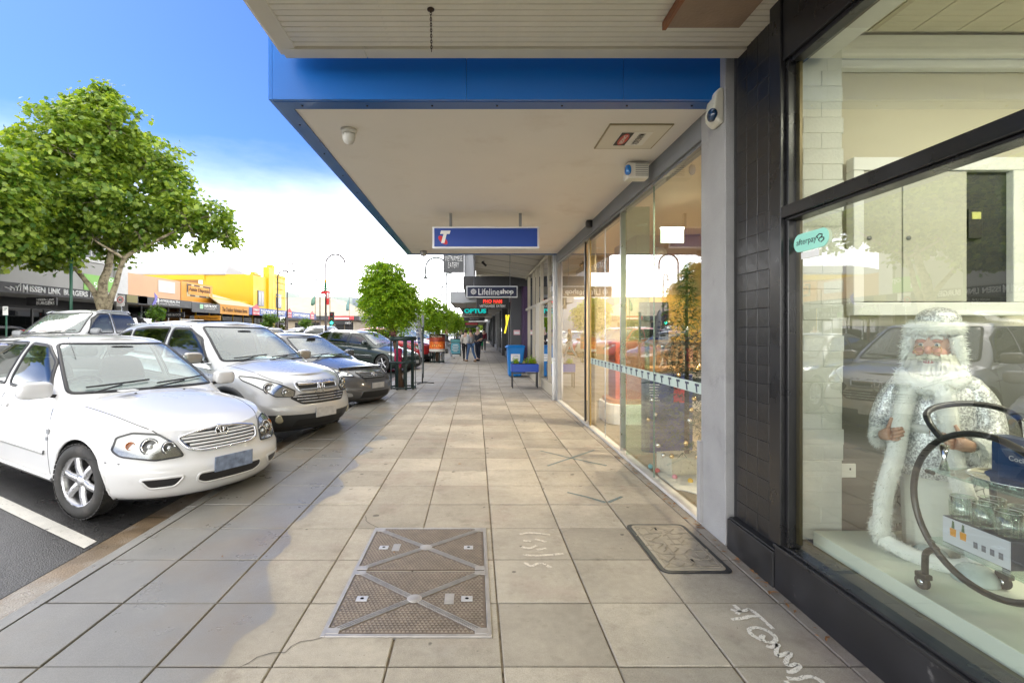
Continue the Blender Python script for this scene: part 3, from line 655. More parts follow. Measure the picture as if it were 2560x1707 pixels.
# ================================================================== phone shop with blue awning
ps = thing('phone_shop', 'phone shop with tall frameless glass front, grey rendered pillar and blue awning', 'shop', (1.7, 6.5, 0))
GREYR = M('grey_render', (.32, .32, .315), .75, var=.12, vs=5, bump=.4, bs=120, dirt=(.2, .2, .2), ds=3, dt=(.6, .8)); GREYD = M('grey_render_dark', (.20, .21, .22), .7, var=.08, vs=6, bump=.3, bs=120)
MB().box(1.655, 1.95, 3.235, 3.585, 0, 3.7).build('pillar', GREYR, ps, bevel=.006)
MB().box(1.63, 1.70, 3.55, 3.60, .03, .62).build('bollard_strip', GREYR, ps, bevel=.004)
MB().box(1.655, 1.80, 3.586, 10.02, 2.825, 3.02).build('beam', GREYD, ps, bevel=.004)
MB().box(1.66, 1.75, 9.9, 10.05, 0, 2.824).build('end_pillar', GREYR, ps, bevel=.004)
MB().box(1.66, 1.75, 3.59, 9.9, .0, .03).build('threshold', M('threshold_white', (.6, .58, .53), .5, var=.15), ps, bevel=.003)
MB().box(1.68, 1.72, 3.59, 9.9, 2.80, 2.824).build('glazing_channel', GREYM, ps)
SG2 = glass_mat('shopfront_glass', (.93, .97, .95), 1.35)
for y0, y1 in ((3.60, 4.645), (4.655, 5.49), (5.72, 6.39), (6.41, 7.2), (7.62, 9.88)):
    MB().quad((1.70, y0, .03), (1.70, y1, .03), (1.70, y1, 2.82), (1.70, y0, 2.82)).build('glass_pane', SG2, ps)
GE = M('glass_edge', (.16, .24, .19), .2)
for y in (4.65, 6.40): MB().box(1.695, 1.705, y - .004, y + .004, .03, 2.82).build('glass_joint', GE if y < 5 else ALU, ps)
MB().box(1.70, 1.96, 5.497, 5.512, .03, 2.82).build('glass_fin', glass_mat('fin_glass', (.72, .86, .76), 1.0, dens=.12, haze=(.5, .6, .5)), ps)
MB().box(1.69, 1.75, 5.68, 5.715, .03, 2.82).build('door_frame', ALU, ps)
MB().box(1.69, 1.76, 7.21, 7.27, .03, 2.82).build('door_frame', M('gold_frame', (.35, .24, .08), .35, .6), ps)
MB().box(1.695, 1.72, 7.56, 7.61, .03, 2.82).build('door_frame', BLACKM, ps)
MB().box(1.735, 1.80, 7.27, 7.555, .03, 2.82).build('door_reveal', M('reveal_cream', (.6, .5, .32), .5), ps)
MB().box(1.69, 1.76, 5.72, 7.2, 2.76, 2.80).build('door_head', BLACKM, ps)
fr_ = M('frosted_band', (.50, .60, .54), .6)
MB().box(1.697, 1.6985, 3.61, 7.19, .945, 1.03).build('frosted_band', fr_, ps)
DTX = M('band_mark', (.05, .06, .10), .5)
for k in range(20):
    y = 3.74 + k * .175
    b = MB(); b.box(1.6945, 1.6955, y - .035, y + .035, 1.0, 1.018); b.prism([(-.012, 0), (.012, 0), (.022, .05), (-.002, .05)], (1.6955, y, .952), (0, 1, 0), (0, 0, 1), (-1, 0, 0), .001)
    b.build('band_mark', DTX, ps)
# interior shell
IW = M('warm_plaster', (.60, .48, .30), .6, var=.04, vs=2)
MB().box(1.75, 8.0, 9.92, 10.1, 0, 3.6).build('inner_wall', IW, ps)
MB().box(8.0, 8.2, 3.2, 10.1, 0, 3.6).build('inner_wall', IW, ps)
MB().box(1.95, 8.0, 3.201, 3.5, 0, 3.6).build('inner_wall', M('plaster_white', (.6, .56, .48), .6), ps)
MB().box(1.75, 8.0, 3.5, 9.92, -.05, .02).build('shop_floor', M('shop_carpet', (.17, .145, .10), .6, var=.2, vs=30), ps)
MB().box(1.81, 8.0, 3.5, 9.92, 2.92, 3.1).build('shop_ceiling', M('warm_ceiling', (.62, .52, .36), .7), ps)
MB().box(2.5, 5.2, 7.6, 8.8, 2.52, 2.919).build('bulkhead', M('bulkhead_pink', (.45, .30, .20), .6), ps, bevel=.01)
MB().box(3.0, 6.0, 9.80, 9.919, 1.2, 2.15).build('wall_panel', M('panel_gold', (.55, .36, .10), .5), ps)
MB().box(3.28, 3.85, 9.74, 9.80, 1.25, 2.0).build('wall_screen', M('screen_dark', (.012, .018, .03), .15), ps)
b = MB()
for k in range(12): b.box(3.0 + k * .14, 3.07 + k * .14, 9.2, 9.25, .55, 1.15)
b.box(2.95, 4.75, 9.18, 9.199, .5, .6); b.build('slat_screen', M('timber_warm', (.36, .22, .10), .5, var=.15), ps)
upx = MB().box(1.95, 8.2, 3.22, 10.06, 3.6, 6.2); upx.build('upper_wall', UPW, ps)
# awning of the phone shop
pa = thing('blue_awning', 'white soffit shop awning wrapped in a deep blue metal fascia', 'awning', (.15, 6.6, 3.0))
BLU = M('blue_fascia', (.005, .14, .52), .3, .0, coat=.2)
MB().box(-1.373, -.06, 3.30, 3.33, 2.985, 3.72).build('fascia_panel', BLU, pa, bevel=.002)
MB().box(-.058, 1.00, 3.30, 3.33, 2.985, 3.72).build('fascia_panel', BLU, pa, bevel=.002)
MB().box(1.002, 1.654, 3.30, 3.33, 2.985, 3.72).build('fascia_panel', BLU, pa, bevel=.002)
MB().box(-1.40, -1.3735, 3.30, 10.03, 2.985, 3.72).build('fascia_panel', BLU, pa, bevel=.002)
MB().box(-1.373, 1.654, 10.0, 10.03, 2.985, 3.72).build('fascia_panel', BLU, pa)
BLF = M('blue_flange', (.01, .10, .36), .35, coat=.2)
MB().box(-1.373, 1.654, 3.3305, 3.44, 2.982, 2.995).build('flange', BLF, pa); MB().box(-1.373, -1.28, 3.4405, 9.93, 2.982, 2.995).build('flange', BLF, pa); MB().box(-1.373, 1.654, 9.9305, 9.999, 2.982, 2.995).build('flange', BLF, pa)
MB().box(-1.372, 1.654, 3.331, 9.999, 2.996, 3.6).build('soffit', M('soffit_white', (.82, .79, .74), .6, var=.03, vs=1.6, dirt=(.66, .60, .52), ds=1.3, dt=(.55, .9)), pa)
b = MB()
for x in np.arange(-1.2, 1.6, .45): b.lathe([(.008, 2.982), (.006, 2.976), (0, 2.975)], 8, (x, 3.385, 0))
for y in np.arange(3.7, 9.9, .6): b.lathe([(.008, 2.982), (.006, 2.976), (0, 2.975)], 8, (-1.33, y, 0))
b.build('fixings', M('dark_bolt', (.03, .03, .04), .5, .5), pa)['kind'] = 'stuff'
# access panel with danger label
ap = thing('mains_box_panel', 'white ceiling access panel with a danger mains box label', 'access panel', (1.26, 3.95, 2.99))
MB().box(1.03, 1.50, 3.72, 4.19, 2.984, 2.9955).build('lid', M('panel_white', (.68, .65, .56), .5, var=.05), ap, bevel=.003)
b = MB()
for a in ((1.02, 1.03, 3.71, 4.20), (1.50, 1.51, 3.71, 4.20), (1.03, 1.50, 3.71, 3.72), (1.03, 1.50, 4.19, 4.20)): b.box(*a, 2.986, 2.9956)
b.build('rim', M('panel_rim', (.35, .3, .18), .6), ap)
lb = MB().box(1.15, 1.40, 3.84, 4.11, 2.981, 2.9835).build('label_plate', M('label_white', (.75, .74, .7), .4), ap)
MB().box(1.155, 1.25, 3.845, 4.105, 2.9785, 2.9805).build('danger_field', M('danger_black', (.015, .012, .012), .5), ap)
pts = [(1.2025 + .036 * math.cos(2 * PI * k / 24), 3.975 + .115 * math.sin(2 * PI * k / 24)) for k in range(24)]
MB().prism(pts[::-1], (0, 0, 2.978), (1, 0, 0), (0, 1, 0), (0, 0, -1), .001).build('danger_oval', M('danger_red', (.5, .02, .015), .4), ap)
text('DANGER', (1.2025, 3.975, 2.9765), (0, 1, 0), (1, 0, 0), .17, .032, M('label_white'), ap, .0008, bold=.02)
text('MAINS BOX', (1.325, 3.975, 2.9795), (0, 1, 0), (1, 0, 0), .22, .055, M('danger_black'), ap, .0008, bold=.01)
# hanging sign with letter mark
hs = thing('hanging_blue_sign', 'blue lightbox sign with a white T and red oval hung under the white soffit', 'sign', (.14, 6.54, 2.6))
MB().box(-.57, .845, 6.47, 6.61, 2.515, 2.805).build('cabinet', M('sign_white_frame', (.72, .73, .74), .35), hs, bevel=.006)
MB().box(-.545, .82, 6.464, 6.4695, 2.54, 2.782).build('face', M('sign_blue', (.002, .045, .30), .3), hs)
for x in (-.33, .60): MB().box(x - .018, x + .018, 6.52, 6.56, 2.805, 2.995).build('hanger', GREYM, hs)
el = [(.075 * math.cos(a) * 1, .038 * math.sin(a)) for a in [2 * PI * k / 28 for k in range(28)]]
ca, sa = math.cos(R(-42)), math.sin(R(-42)); el = [(x * ca - y * sa, x * sa + y * ca) for x, y in el]
MB().prism(el, (-.43, 6.4615, 2.625), (1, 0, 0), (0, 0, 1), (0, 1, 0), .002).build('red_oval', M('emblem_red', (.55, .02, .03), .35), hs)
MB().prism([(-.062, .03), (-.05, .075), (.075, .075), (.063, .03), (.025, .03), (-.005, -.09), (-.05, -.09), (-.018, .03)], (-.405, 6.459, 2.675), (1, 0, 0), (0, 0, 1), (0, 1, 0), .002).build('letter', WHITE, hs)
# dome camera, small cameras, alarms
dc = thing('dome_camera', 'white dome camera near the left edge of the white soffit', 'camera', (-.99, 3.82, 2.99))
MB().lathe([(.062, 2.9955), (.062, 2.975), (.058, 2.968), (.052, 2.964)], 24, (-.99, 3.82, 0)).build('base', M('cam_white', (.66, .65, .6), .4), dc)
MB().lathe([(.05, 2.966), (.05, 2.94), (.044, 2.91), (.03, 2.888), (0, 2.878)], 24, (-.99, 3.82, 0)).build('dome', M('cam_white'), dc)
dc2 = thing('dome_camera', 'small grey turret camera at the far street corner of the soffit', 'camera', (-1.02, 9.6, 2.99))
MB().lathe([(.07, 2.9955), (.07, 2.95), (.05, 2.9), (0, 2.885)], 16, (-1.02, 9.6, 0)).build('dome', M('cam_grey', (.3, .3, .3), .4), dc2)
MB().lathe([(.035, 0), (.03, .03), (0, .034)], 12, (-1.02, 9.56, 2.925), 'Y').build('lens', BLACKM, dc2)
al = thing('alarm_siren', 'cream teardrop alarm siren with a dark blue lens on the grey pillar', 'alarm', (1.60, 3.32, 2.85))
o = MB().prism([(0, .09), (.03, .115), (.055, .12), (.055, -.125), (.02, -.12), (-.015, -.08), (-.02, -.03)], (1.602, 3.25, 2.93), (1, 0, 0), (0, 0, 1), (0, 1, 0), .13).build('housing', M('siren_cream', (.62, .6, .5), .4), al, bevel=.02, seg=3)
MB().sup((1.592, 3.285, 2.872), (.03, .048, .045), 1).build('lens', M('blue_lens', (.003, .03, .08), .1, coat=1), al)
a2 = thing('alarm_strobe', 'white vented alarm box with a bright blue strobe below the soffit edge', 'alarm', (1.5, 4.5, 2.85))
MB().box(1.40, 1.60, 4.5, 4.62, 2.83, 2.975).build('housing', M('siren_white', (.68, .67, .6), .4), a2, bevel=.012)
b = MB()
for k in range(7): b.box(1.475, 1.59, 4.4965, 4.4995, 2.852 + k * .017, 2.858 + k * .017)
b.build('vents', M('vent_shadow', (.2, .2, .18), .7), a2)
MB().sup((1.405, 4.50, 2.905), (.03, .03, .048), .8).build('lens', M('bright_blue_lens', (.0, .16, .55), .15, coat=.8), a2)
a3 = thing('spot_camera', 'small black camera clipped on the grey beam above the sliding doors', 'camera', (1.62, 6.95, 2.95))
MB().sup((1.62, 6.95, 2.945), (.05, .05, .055), .5).build('body', BLACKM, a3); MB().box(1.64, 1.656, 6.92, 6.98, 2.93, 2.98).build('bracket', BLACKM, a3)
# ceiling downlights inside the phone shop: lit lamps
LAMP = M('lamp_glow', (1, .9, .7), .5, emit=(1, .72, .38), es=14)
def downlight(x, y, where):
    t = thing('downlight', 'lit warm round downlight in the phone shop ceiling ' + where, 'light', (x, y, 2.92), group='downlights in the phone shop ceiling')
    MB().lathe([(.075, 2.92), (.075, 2.914), (.058, 2.912)], 20, (x, y, 0)).build('trim_ring', WHITE, t)
    MB().lathe([(.056, 2.9135), (0, 2.9135)], 20, (x, y, 0)).build('lamp', LAMP, t)
    l = bpy.data.lights.new('downlight_lamp', 'SPOT'); l.energy = 110; l.color = (1, .82, .58); l.spot_size = R(140); l.spot_blend = .6; l.shadow_soft_size = .06
    lo = bpy.data.objects.new('downlight_lamp', l); COL.objects.link(lo); lo.location = (x, y, 2.90)
for x, y, w_ in ((2.15, 4.35, 'beside the grey pillar'), (2.6, 5.4, 'near the glowing exit panel'), (2.35, 6.9, 'above the sliding doors'), (3.6, 6.2, 'in front of the pink bulkhead'), (3.3, 8.9, 'over the timber service bench'), (4.6, 4.8, 'deep behind the christmas tree'), (5.5, 7.5, 'past the end of the pink bulkhead'), (2.2, 8.8, 'above the far window pane')): downlight(x, y, w_)
ex = thing('exit_sign', 'square glowing white exit panel hanging inside the phone shop', 'sign', (2.25, 5.0, 2.6))
MB().box(2.10, 2.36, 5.53, 5.55, 2.42, 2.58).build('panel', M('exit_panel', (.5, .55, .45), .4, emit=(.7, .9, .7), es=.5), ex)
MB().box(2.10, 2.36, 5.528, 5.552, 2.5805, 2.595).build('light_bar', M('exit_bar', (1, 1, 1), .4, emit=(.9, 1, .9), es=5), ex)
for x, y in ((2.85, 7.45), (3.6, 7.45)):
    w = thing('wall_spotlight', 'white globe spotlight on the pink bulkhead ' + ('nearer the sliding doors' if x < 3 else 'nearer the grey pillar in view'), 'light', (x, y, 2.5), group='globe spotlights on the bulkhead')
    MB().sup((x, 7.52, 2.62), (.09, .09, .09), 1).build('globe', M('globe_white', (.6, .55, .45), .4), w); MB().box(x - .05, x + .05, 7.57, 7.599, 2.6, 2.72).build('bracket', WHITE, w)
# window display: tree, presents, standee, counter
def xmas_tree(cx, cy, h, r):
    t = thing('christmas_tree', 'artificial christmas tree with silver and gold baubles behind the shop glass', 'christmas tree', (cx, cy, 0))
    MB().tube([(cx, cy, .0), (cx, cy, h)], [.03, .01], 8).build('trunk', M('bark_fake', (.06, .04, .02), .8), t)
    b = MB(); rr = random.Random(5)
    for i in range(3000):
        f_ = rr.random() ** .7; z = .3 + (h - .3) * (1 - f_); rad = r * f_ * (.35 + .65 * rr.random()); a = rr.random() * 2 * PI
        p = Vector((cx + rad * math.cos(a), cy + rad * math.sin(a), z)); d = Vector((math.cos(a), math.sin(a), rr.uniform(-.5, .35))).normalized()
        if p.x < 1.73: continue
        s_ = d.cross(Vector((0, 0, 1))).normalized(); l = rr.uniform(.05, .11)
        for k in (-1, 0, 1):
            e = (d + s_ * k * .6 + Vector((0, 0, rr.uniform(-.3, .3)))).normalized(); w_ = s_ * .006
            q = p + e * l
            if q.x > 1.71: b.add([p - w_, p + w_, q], [(0, 1, 2)])
    b.build('foliage', M('fir_green', (.012, .045, .022), .6, var=.5, vs=12), t)
    for i in range(30):
        f_ = .25 + .75 * rr.random(); z = .3 + (h - .3) * (1 - f_) - .03; a = rr.uniform(PI * .9, PI * 2); rad = r * f_ * .98
        p = (max(cx + rad * math.cos(a), 1.74), cy + rad * math.sin(a), z)
        MB().sup(p, (.022, .022, .024), 1, 12, 8).build('bauble', M('bauble_silver', (.8, .8, .78), .12, 1) if i % 2 else M('bauble_gold', (.75, .55, .25), .18, 1), t)
xmas_tree(2.12, 4.9, 2.15, .56)
GW = M('gift_paper', (.58, .56, .44), .5, var=.12, vs=25, dirt=(.30, .28, .2), ds=30, dt=(.58, .66))
for c, hs_, rz, lab in (((2.06, 4.86, .095), (.2, .14, .085), .15, 'long cream wrapped gift box lying on the white tree skirt'), ((2.18, 4.42, .12), (.1, .1, .11), -.2, 'upright cream wrapped gift beside the grey pillar')):
    ca, sa = math.cos(rz), math.sin(rz)
    g_ = MB().obox((c[0], c[1], c[2] + .02), (ca, sa, 0), (-sa, ca, 0), (0, 0, 1), *hs_).build('gift_box', GW, bevel=.006); tag(g_, lab, 'gift box', 'wrapped gifts under the christmas tree')
pts = [(2.35 + (.62 + .04 * math.sin(k * 1.7)) * math.cos(2 * PI * k / 40), 4.6 + (.62 + .04 * math.sin(k * 2.3)) * math.sin(2 * PI * k / 40)) for k in range(40)]
pts = [(max(x, 1.77), y) for x, y in pts]
tag(MB().prism(pts, (0, 0, .021), *AX, .012).build('tree_skirt', M('felt_white', (.62, .64, .6), .9, var=.1, vs=20), bevel=.004), 'white felt skirt spread under the shop christmas tree', 'tree skirt')
for (x, y), c, nm in zip(((1.785, 4.98), (1.80, 4.83), (1.885, 4.62), (1.98, 4.5)), ((.05, .4, .5), (.6, .04, .05), (.75, .3, .36), (.8, .5, .03)), ('turquoise', 'red', 'pink', 'yellow')):
    tag(MB().sup((x, y, .045), (.024, .024, .024), 1, 14, 10).build('pompom', M('felt_' + nm, c, .9, bump=.5, bs=200)), nm + ' felt pompom on the edge of the white tree skirt', 'pompom', 'felt pompoms round the tree skirt')
sd = thing('blue_standee', 'dark blue cardboard standee with white text beside the christmas tree', 'standee', (2.1, 5.6, 0))
MB().box(1.95, 2.5, 5.62, 5.75, .02, .92).build('body', M('standee_blue', (.02, .04, .18), .45), sd, bevel=.004)
b = MB()
for k in range(7): b.box(2.0, 2.12 - .01 * (k % 3), 5.617, 5.6195, .80 - k * .03, .812 - k * .03)
b.build('print_lines', WHITE, sd)
MB().box(2.28, 2.42, 5.616, 5.6195, .6, .8).build('red_card', M('card_red', (.5, .04, .04), .5), sd)
ct = thing('display_counter', 'white curved display counter with an orange base inside the sliding doors', 'counter', (2.3, 7.6, 0))
MB().prism(rrect(2.0, 3.1, 7.3, 8.1, .2), (0, 0, .02), *AX, .30).build('base', WHITE, ct, bevel=.01); MB().prism(rrect(2.05, 3.05, 7.35, 8.05, .18), (0, 0, .3205), *AX, .06).build('top', M('counter_orange', (.5, .2, .06), .4), ct)
MB().box(2.15, 2.6, 7.5, 7.9, .381, 1.25).build('poster_stand', M('poster_red', (.55, .14, .08), .5), ct, bevel=.01)
c2 = thing('service_bench', 'brown timber service bench at the back of the phone shop', 'bench', (3.2, 8.9, 0))
MB().box(2.6, 4.4, 8.5, 9.1, .72, .78).build('top', M('timber_warm'), c2, bevel=.006); MB().box(2.7, 4.3, 8.6, 9.0, .02, .719).build('carcass', M('bench_white', (.6, .58, .52), .5), c2)
for x in (2.95, 3.6): MB().box(x, x + .4, 8.59, 8.5995, .2, .6).build('speaker_panel', M('dark_cloth', (.05, .05, .055), .8), c2)
# ================================================================== cars
def lerp_tab(tab):
    """smooth (monotone cubic) interpolation through (x, v) pairs"""
    tab = sorted(tab); X = np.array([p[0] for p in tab], float); Y = np.array([p[1] for p in tab], float)
    h = np.diff(X); d = np.diff(Y) / h; m = np.zeros(len(X)); m[0], m[-1] = d[0], d[-1]
    for i in range(1, len(X) - 1):
        if d[i - 1] * d[i] > 0: w1, w2 = 2 * h[i] + h[i - 1], h[i] + 2 * h[i - 1]; m[i] = (w1 + w2) / (w1 / d[i - 1] + w2 / d[i])
    def f(x):
        x = min(max(x, X[0]), X[-1]); i = min(max(int(np.searchsorted(X, x)) - 1, 0), len(X) - 2)
        t = (x - X[i]) / h[i]; t2, t3 = t * t, t * t * t
        return float((2 * t3 - 3 * t2 + 1) * Y[i] + (t3 - 2 * t2 + t) * h[i] * m[i] + (-2 * t3 + 3 * t2) * Y[i + 1] + (t3 - t2) * h[i] * m[i + 1])
    return f
def half_outline(xf, xr, w, lf, lr, pf, pr, ncf, ns, ncr):
    pts = []
    for k in range(ncf):
        a = PI / 2 * (k / ncf); pts.append((xf - lf + lf * math.cos(a) ** (2 / pf), w * math.sin(a) ** (2 / pf)))
    for k in range(ns + 1): t = k / ns; pts.append((xf - lf + (xr + lr - xf + lf) * t, w))
    for k in range(1, ncr + 1):
        a = PI / 2 * (1 - k / ncr); pts.append((xr + lr - lr * math.cos(a) ** (2 / pr), w * math.sin(a) ** (2 / pr)))
    pts[0] = (pts[0][0], 0.0); pts[-1] = (pts[-1][0], 0.0)
    return pts
class Slab:
    """horizontal-slice loft, right half mirrored; keeps grid vertices for cutting"""
    def __init__(s, xf, xr, w, zlo, zhi, lf, lr, pf, pr, nv, ncf, ns, ncr, zcap, ncap, capexp=2.2, vmap=None, wx=None):
        s.v = []; s.f = []
        rows = []
        for j in range(nv + 1):
            v = j / nv if vmap is None else vmap(j / nv)
            hp = half_outline(xf(v), xr(v), w(v), lf, lr, pf, pr, ncf, ns, ncr)
            row = []
            full = [(x, y) for x, y in hp] + [(x, -y) for x, y in hp[-2:0:-1]]
            for x, y in full:
                if wx: y *= wx(x)
                z0, z1 = zlo(x), zhi(x); row.append(len(s.v)); s.v.append(Vector((x, y, z0 + (z1 - z0) * v)))
            rows.append(row)
        n = len(rows[0])
        for j in range(nv):
            for k in range(n): s.f.append((rows[j][k], rows[j][(k + 1) % n], rows[j + 1][(k + 1) % n], rows[j + 1][k]))
        top = rows[-1]; half = n // 2
        prevrow = None
        for k in range(half + 1):
            a = top[k]; c = top[(n - k) % n]; pa = s.v[a]; w0 = pa.y
            if a == c: cur = [a]
            else:
                cur = [a]
                for q in range(1, ncap):
                    r = 1 - 2 * q / ncap; x = pa.x; z = pa.z + (zcap(x) - pa.z) * (1 - abs(r) ** capexp)
                    cur.append(len(s.v)); s.v.append(Vector((x, w0 * r, z)))
                cur.append(c)
            if prevrow is not None:
                if len(prevrow) == 1:
                    for q in range(len(cur) - 1): s.f.append((prevrow[0], cur[q + 1], cur[q]))
                elif len(cur) == 1:
                    for q in range(len(prevrow) - 1): s.f.append((prevrow[q], prevrow[q + 1], cur[0]))
                else:
                    for q in range(len(cur) - 1): s.f.append((prevrow[q], prevrow[q + 1], cur[q + 1], cur[q]))
            prevrow = cur
        s.bot = rows[0]; s.nbot = n
        s.bvh = BVHTree.FromPolygons(s.v, s.f)
    def hit(s, a, b, axis):
        if axis == 'side': o, d = Vector((a, 9, b)), Vector((0, -1, 0))
        elif axis == 'sideR': o, d = Vector((a, -9, b)), Vector((0, 1, 0))
        elif axis == 'front': o, d = Vector((9, a, b)), Vector((-1, 0, 0))
        elif axis == 'rear': o, d = Vector((-9, a, b)), Vector((1, 0, 0))
        else: o, d = Vector((a, b, 9)), Vector((0, 0, -1))
        p, n, i, _ = s.bvh.ray_cast(o, d)
        if p is None: return None, None
        if n.dot(d) > 0: n = -n
        return p, n
def pip(x, y, poly):
    c = False; n = len(poly); j = n - 1
    for i in range(n):
        if (poly[i][1] > y) != (poly[j][1] > y) and x < (poly[j][0] - poly[i][0]) * (y - poly[i][1]) / (poly[j][1] - poly[i][1]) + poly[i][0]: c = not c
        j = i
    return c
def snap_poly(x, y, poly):
    best = None
    for i in range(len(poly)):
        ax, ay = poly[i]; bx, by = poly[(i + 1) % len(poly)]; dx, dy = bx - ax, by - ay; L2 = dx * dx + dy * dy
        t = 0 if L2 == 0 else max(0, min(1, ((x - ax) * dx + (y - ay) * dy) / L2)); qx, qy = ax + t * dx, ay + t * dy
        d = (x - qx) ** 2 + (y - qy) ** 2
        if best is None or d < best[0]: best = (d, qx, qy)
    return best[1], best[2]
def round_poly(pts, r=.05, n=4):
    out = []; N = len(pts)
    for i in range(N):
        p, a, b = Vector(pts[i]), Vector(pts[i - 1]), Vector(pts[(i + 1) % N]); da, db = (a - p), (b - p)
        k = min(r, da.length * .45, db.length * .45); s, e = p + da.normalized() * k, p + db.normalized() * k
        for q in range(n + 1): t = q / n; out.append(tuple((1 - t) ** 2 * s + 2 * t * (1 - t) * p + t * t * e))
    return out
def resample(pts, step, closed):
    P = [Vector(p) for p in pts]; out = []
    N = len(P)
    for i in range(N if closed else N - 1):
        a, b = P[i], P[(i + 1) % N]; k = max(1, int((b - a).length / step))
        for q in range(k): out.append(a + (b - a) * q / k)
    if not closed: out.append(P[-1])
    return out
def ribbon(mb, sl, pts, axis, width, off=.004, closed=False, step=.04, thick=True, curve_=False):
    """strip of given width following a drawn line on the surface"""
    if curve_: pts = curve([tuple(p) for p in pts], 5)
    P = []
    for p in resample(pts, step, closed):
        h, n = sl.hit(p[0], p[1], axis)
        if h is not None: P.append((h, n))
    m = len(P)
    if m < 2: return
    vs = []
    for i in range(m):
        h, n = P[i]
        d = (P[(i + 1) % m][0] - P[i - 1][0]) if closed else (P[min(i + 1, m - 1)][0] - P[max(i - 1, 0)][0])
        s = n.cross(d).normalized() * (width / 2); o = n * off
        vs += [h + s - n * .004, h + s * .9 + o, h - s * .9 + o, h - s - n * .004]
    fs = []
    for i in range(m if closed else m - 1):
        j = (i + 1) % m
        for k in range(3): fs.append((i * 4 + k, j * 4 + k, j * 4 + k + 1, i * 4 + k + 1))
    mb.add(vs, fs, True)
def patch(mb, sl, poly, axis, step=.03, off=.004, skirt=True):
    """filled shape laid on the surface"""
    xs = [p[0] for p in poly]; ys = [p[1] for p in poly]; nx = max(2, int((max(xs) - min(xs)) / step)); ny = max(2, int((max(ys) - min(ys)) / step))
    gx = lambda i: min(xs) + (max(xs) - min(xs)) * i / nx; gy = lambda j: min(ys) + (max(ys) - min(ys)) * j / ny
    cells = [(i, j) for i in range(nx) for j in range(ny) if pip((gx(i) + gx(i + 1)) / 2, (gy(j) + gy(j + 1)) / 2, poly)]
    cs = set(cells); idx = {}; vs = []
    def vid(i, j):
        if (i, j) not in idx:
            x, y = gx(i), gy(j)
            if not all((a, b) in cs for a in (i - 1, i) for b in (j - 1, j)): x, y = snap_poly(x, y, poly)
            h, n = sl.hit(x, y, axis)
            if h is None: h, n = sl.hit(x * .98, y, axis)
            if h is None: return None
            idx[(i, j)] = len(vs); vs.append(h + n * off)
        return idx[(i, j)]
    fs = []
    for i, j in cells:
        q = [vid(i, j), vid(i + 1, j), vid(i + 1, j + 1), vid(i, j + 1)]
        if None not in q: fs.append(tuple(q))
    mb.add(vs, fs, True)
PAINTS = {}
def paint(name, col, metal=0.0, rough=.32):
    if name in PAINTS: return PAINTS[name]
    m = M('paint_' + name, col, rough, metal, coat=1.0, var=.03, vs=1.2, dirt=tuple(c * .72 + .02 for c in col), ds=2.5, dt=(.62, .95)); PAINTS[name] = m; return m
CARGLASS = glass_mat('car_glass', (.62, .72, .69), 1.15)
CARTINT = glass_mat('car_glass_tinted', (.12, .135, .13), 1.15)
SCREEN = glass_mat('windscreen_glass', (.60, .70, .67), 1.25, dens=.30, haze=(.52, .60, .585))  # pale diffuse haze in the glass stands in for reflected sky
LENS = glass_mat('lamp_lens', (.93, .94, .92), .9)
TRIMB = M('black_trim', (.016, .016, .017), .42, var=.15); CLAD = M('grey_cladding', (.035, .038, .042), .55, var=.15, vs=10)
INTG = M('car_interior', (.11, .112, .11), .8, var=.1); INTD = M('car_dash', (.055, .06, .06), .7)
TAN = M('seat_cloth', (.15, .15, .145), .9, var=.1)
REFL = M('lamp_reflector', (.62, .63, .64), .13, .95, var=.1, vs=30); AMBER = M('amber_lens', (.6, .17, .03), .2, coat=.5); REDL = M('red_lens', (.35, .01, .01), .15, coat=.8)
ALLOY = M('alloy_wheel', (.50, .50, .51), .3, .85, var=.06, vs=12); TYRE = M('tyre_rubber', (.028, .027, .025), .72, var=.25, vs=18, dirt=(.075, .068, .06), ds=7, dt=(.5, .75)); WELL = M('wheel_well', (.006, .006, .006), .9)
PLATE = M('blurred_plate', (.20, .25, .36), .5, var=.5, vs=16); PLATEW = M('plate_pale', (.52, .52, .52), .5, var=.2, vs=16)
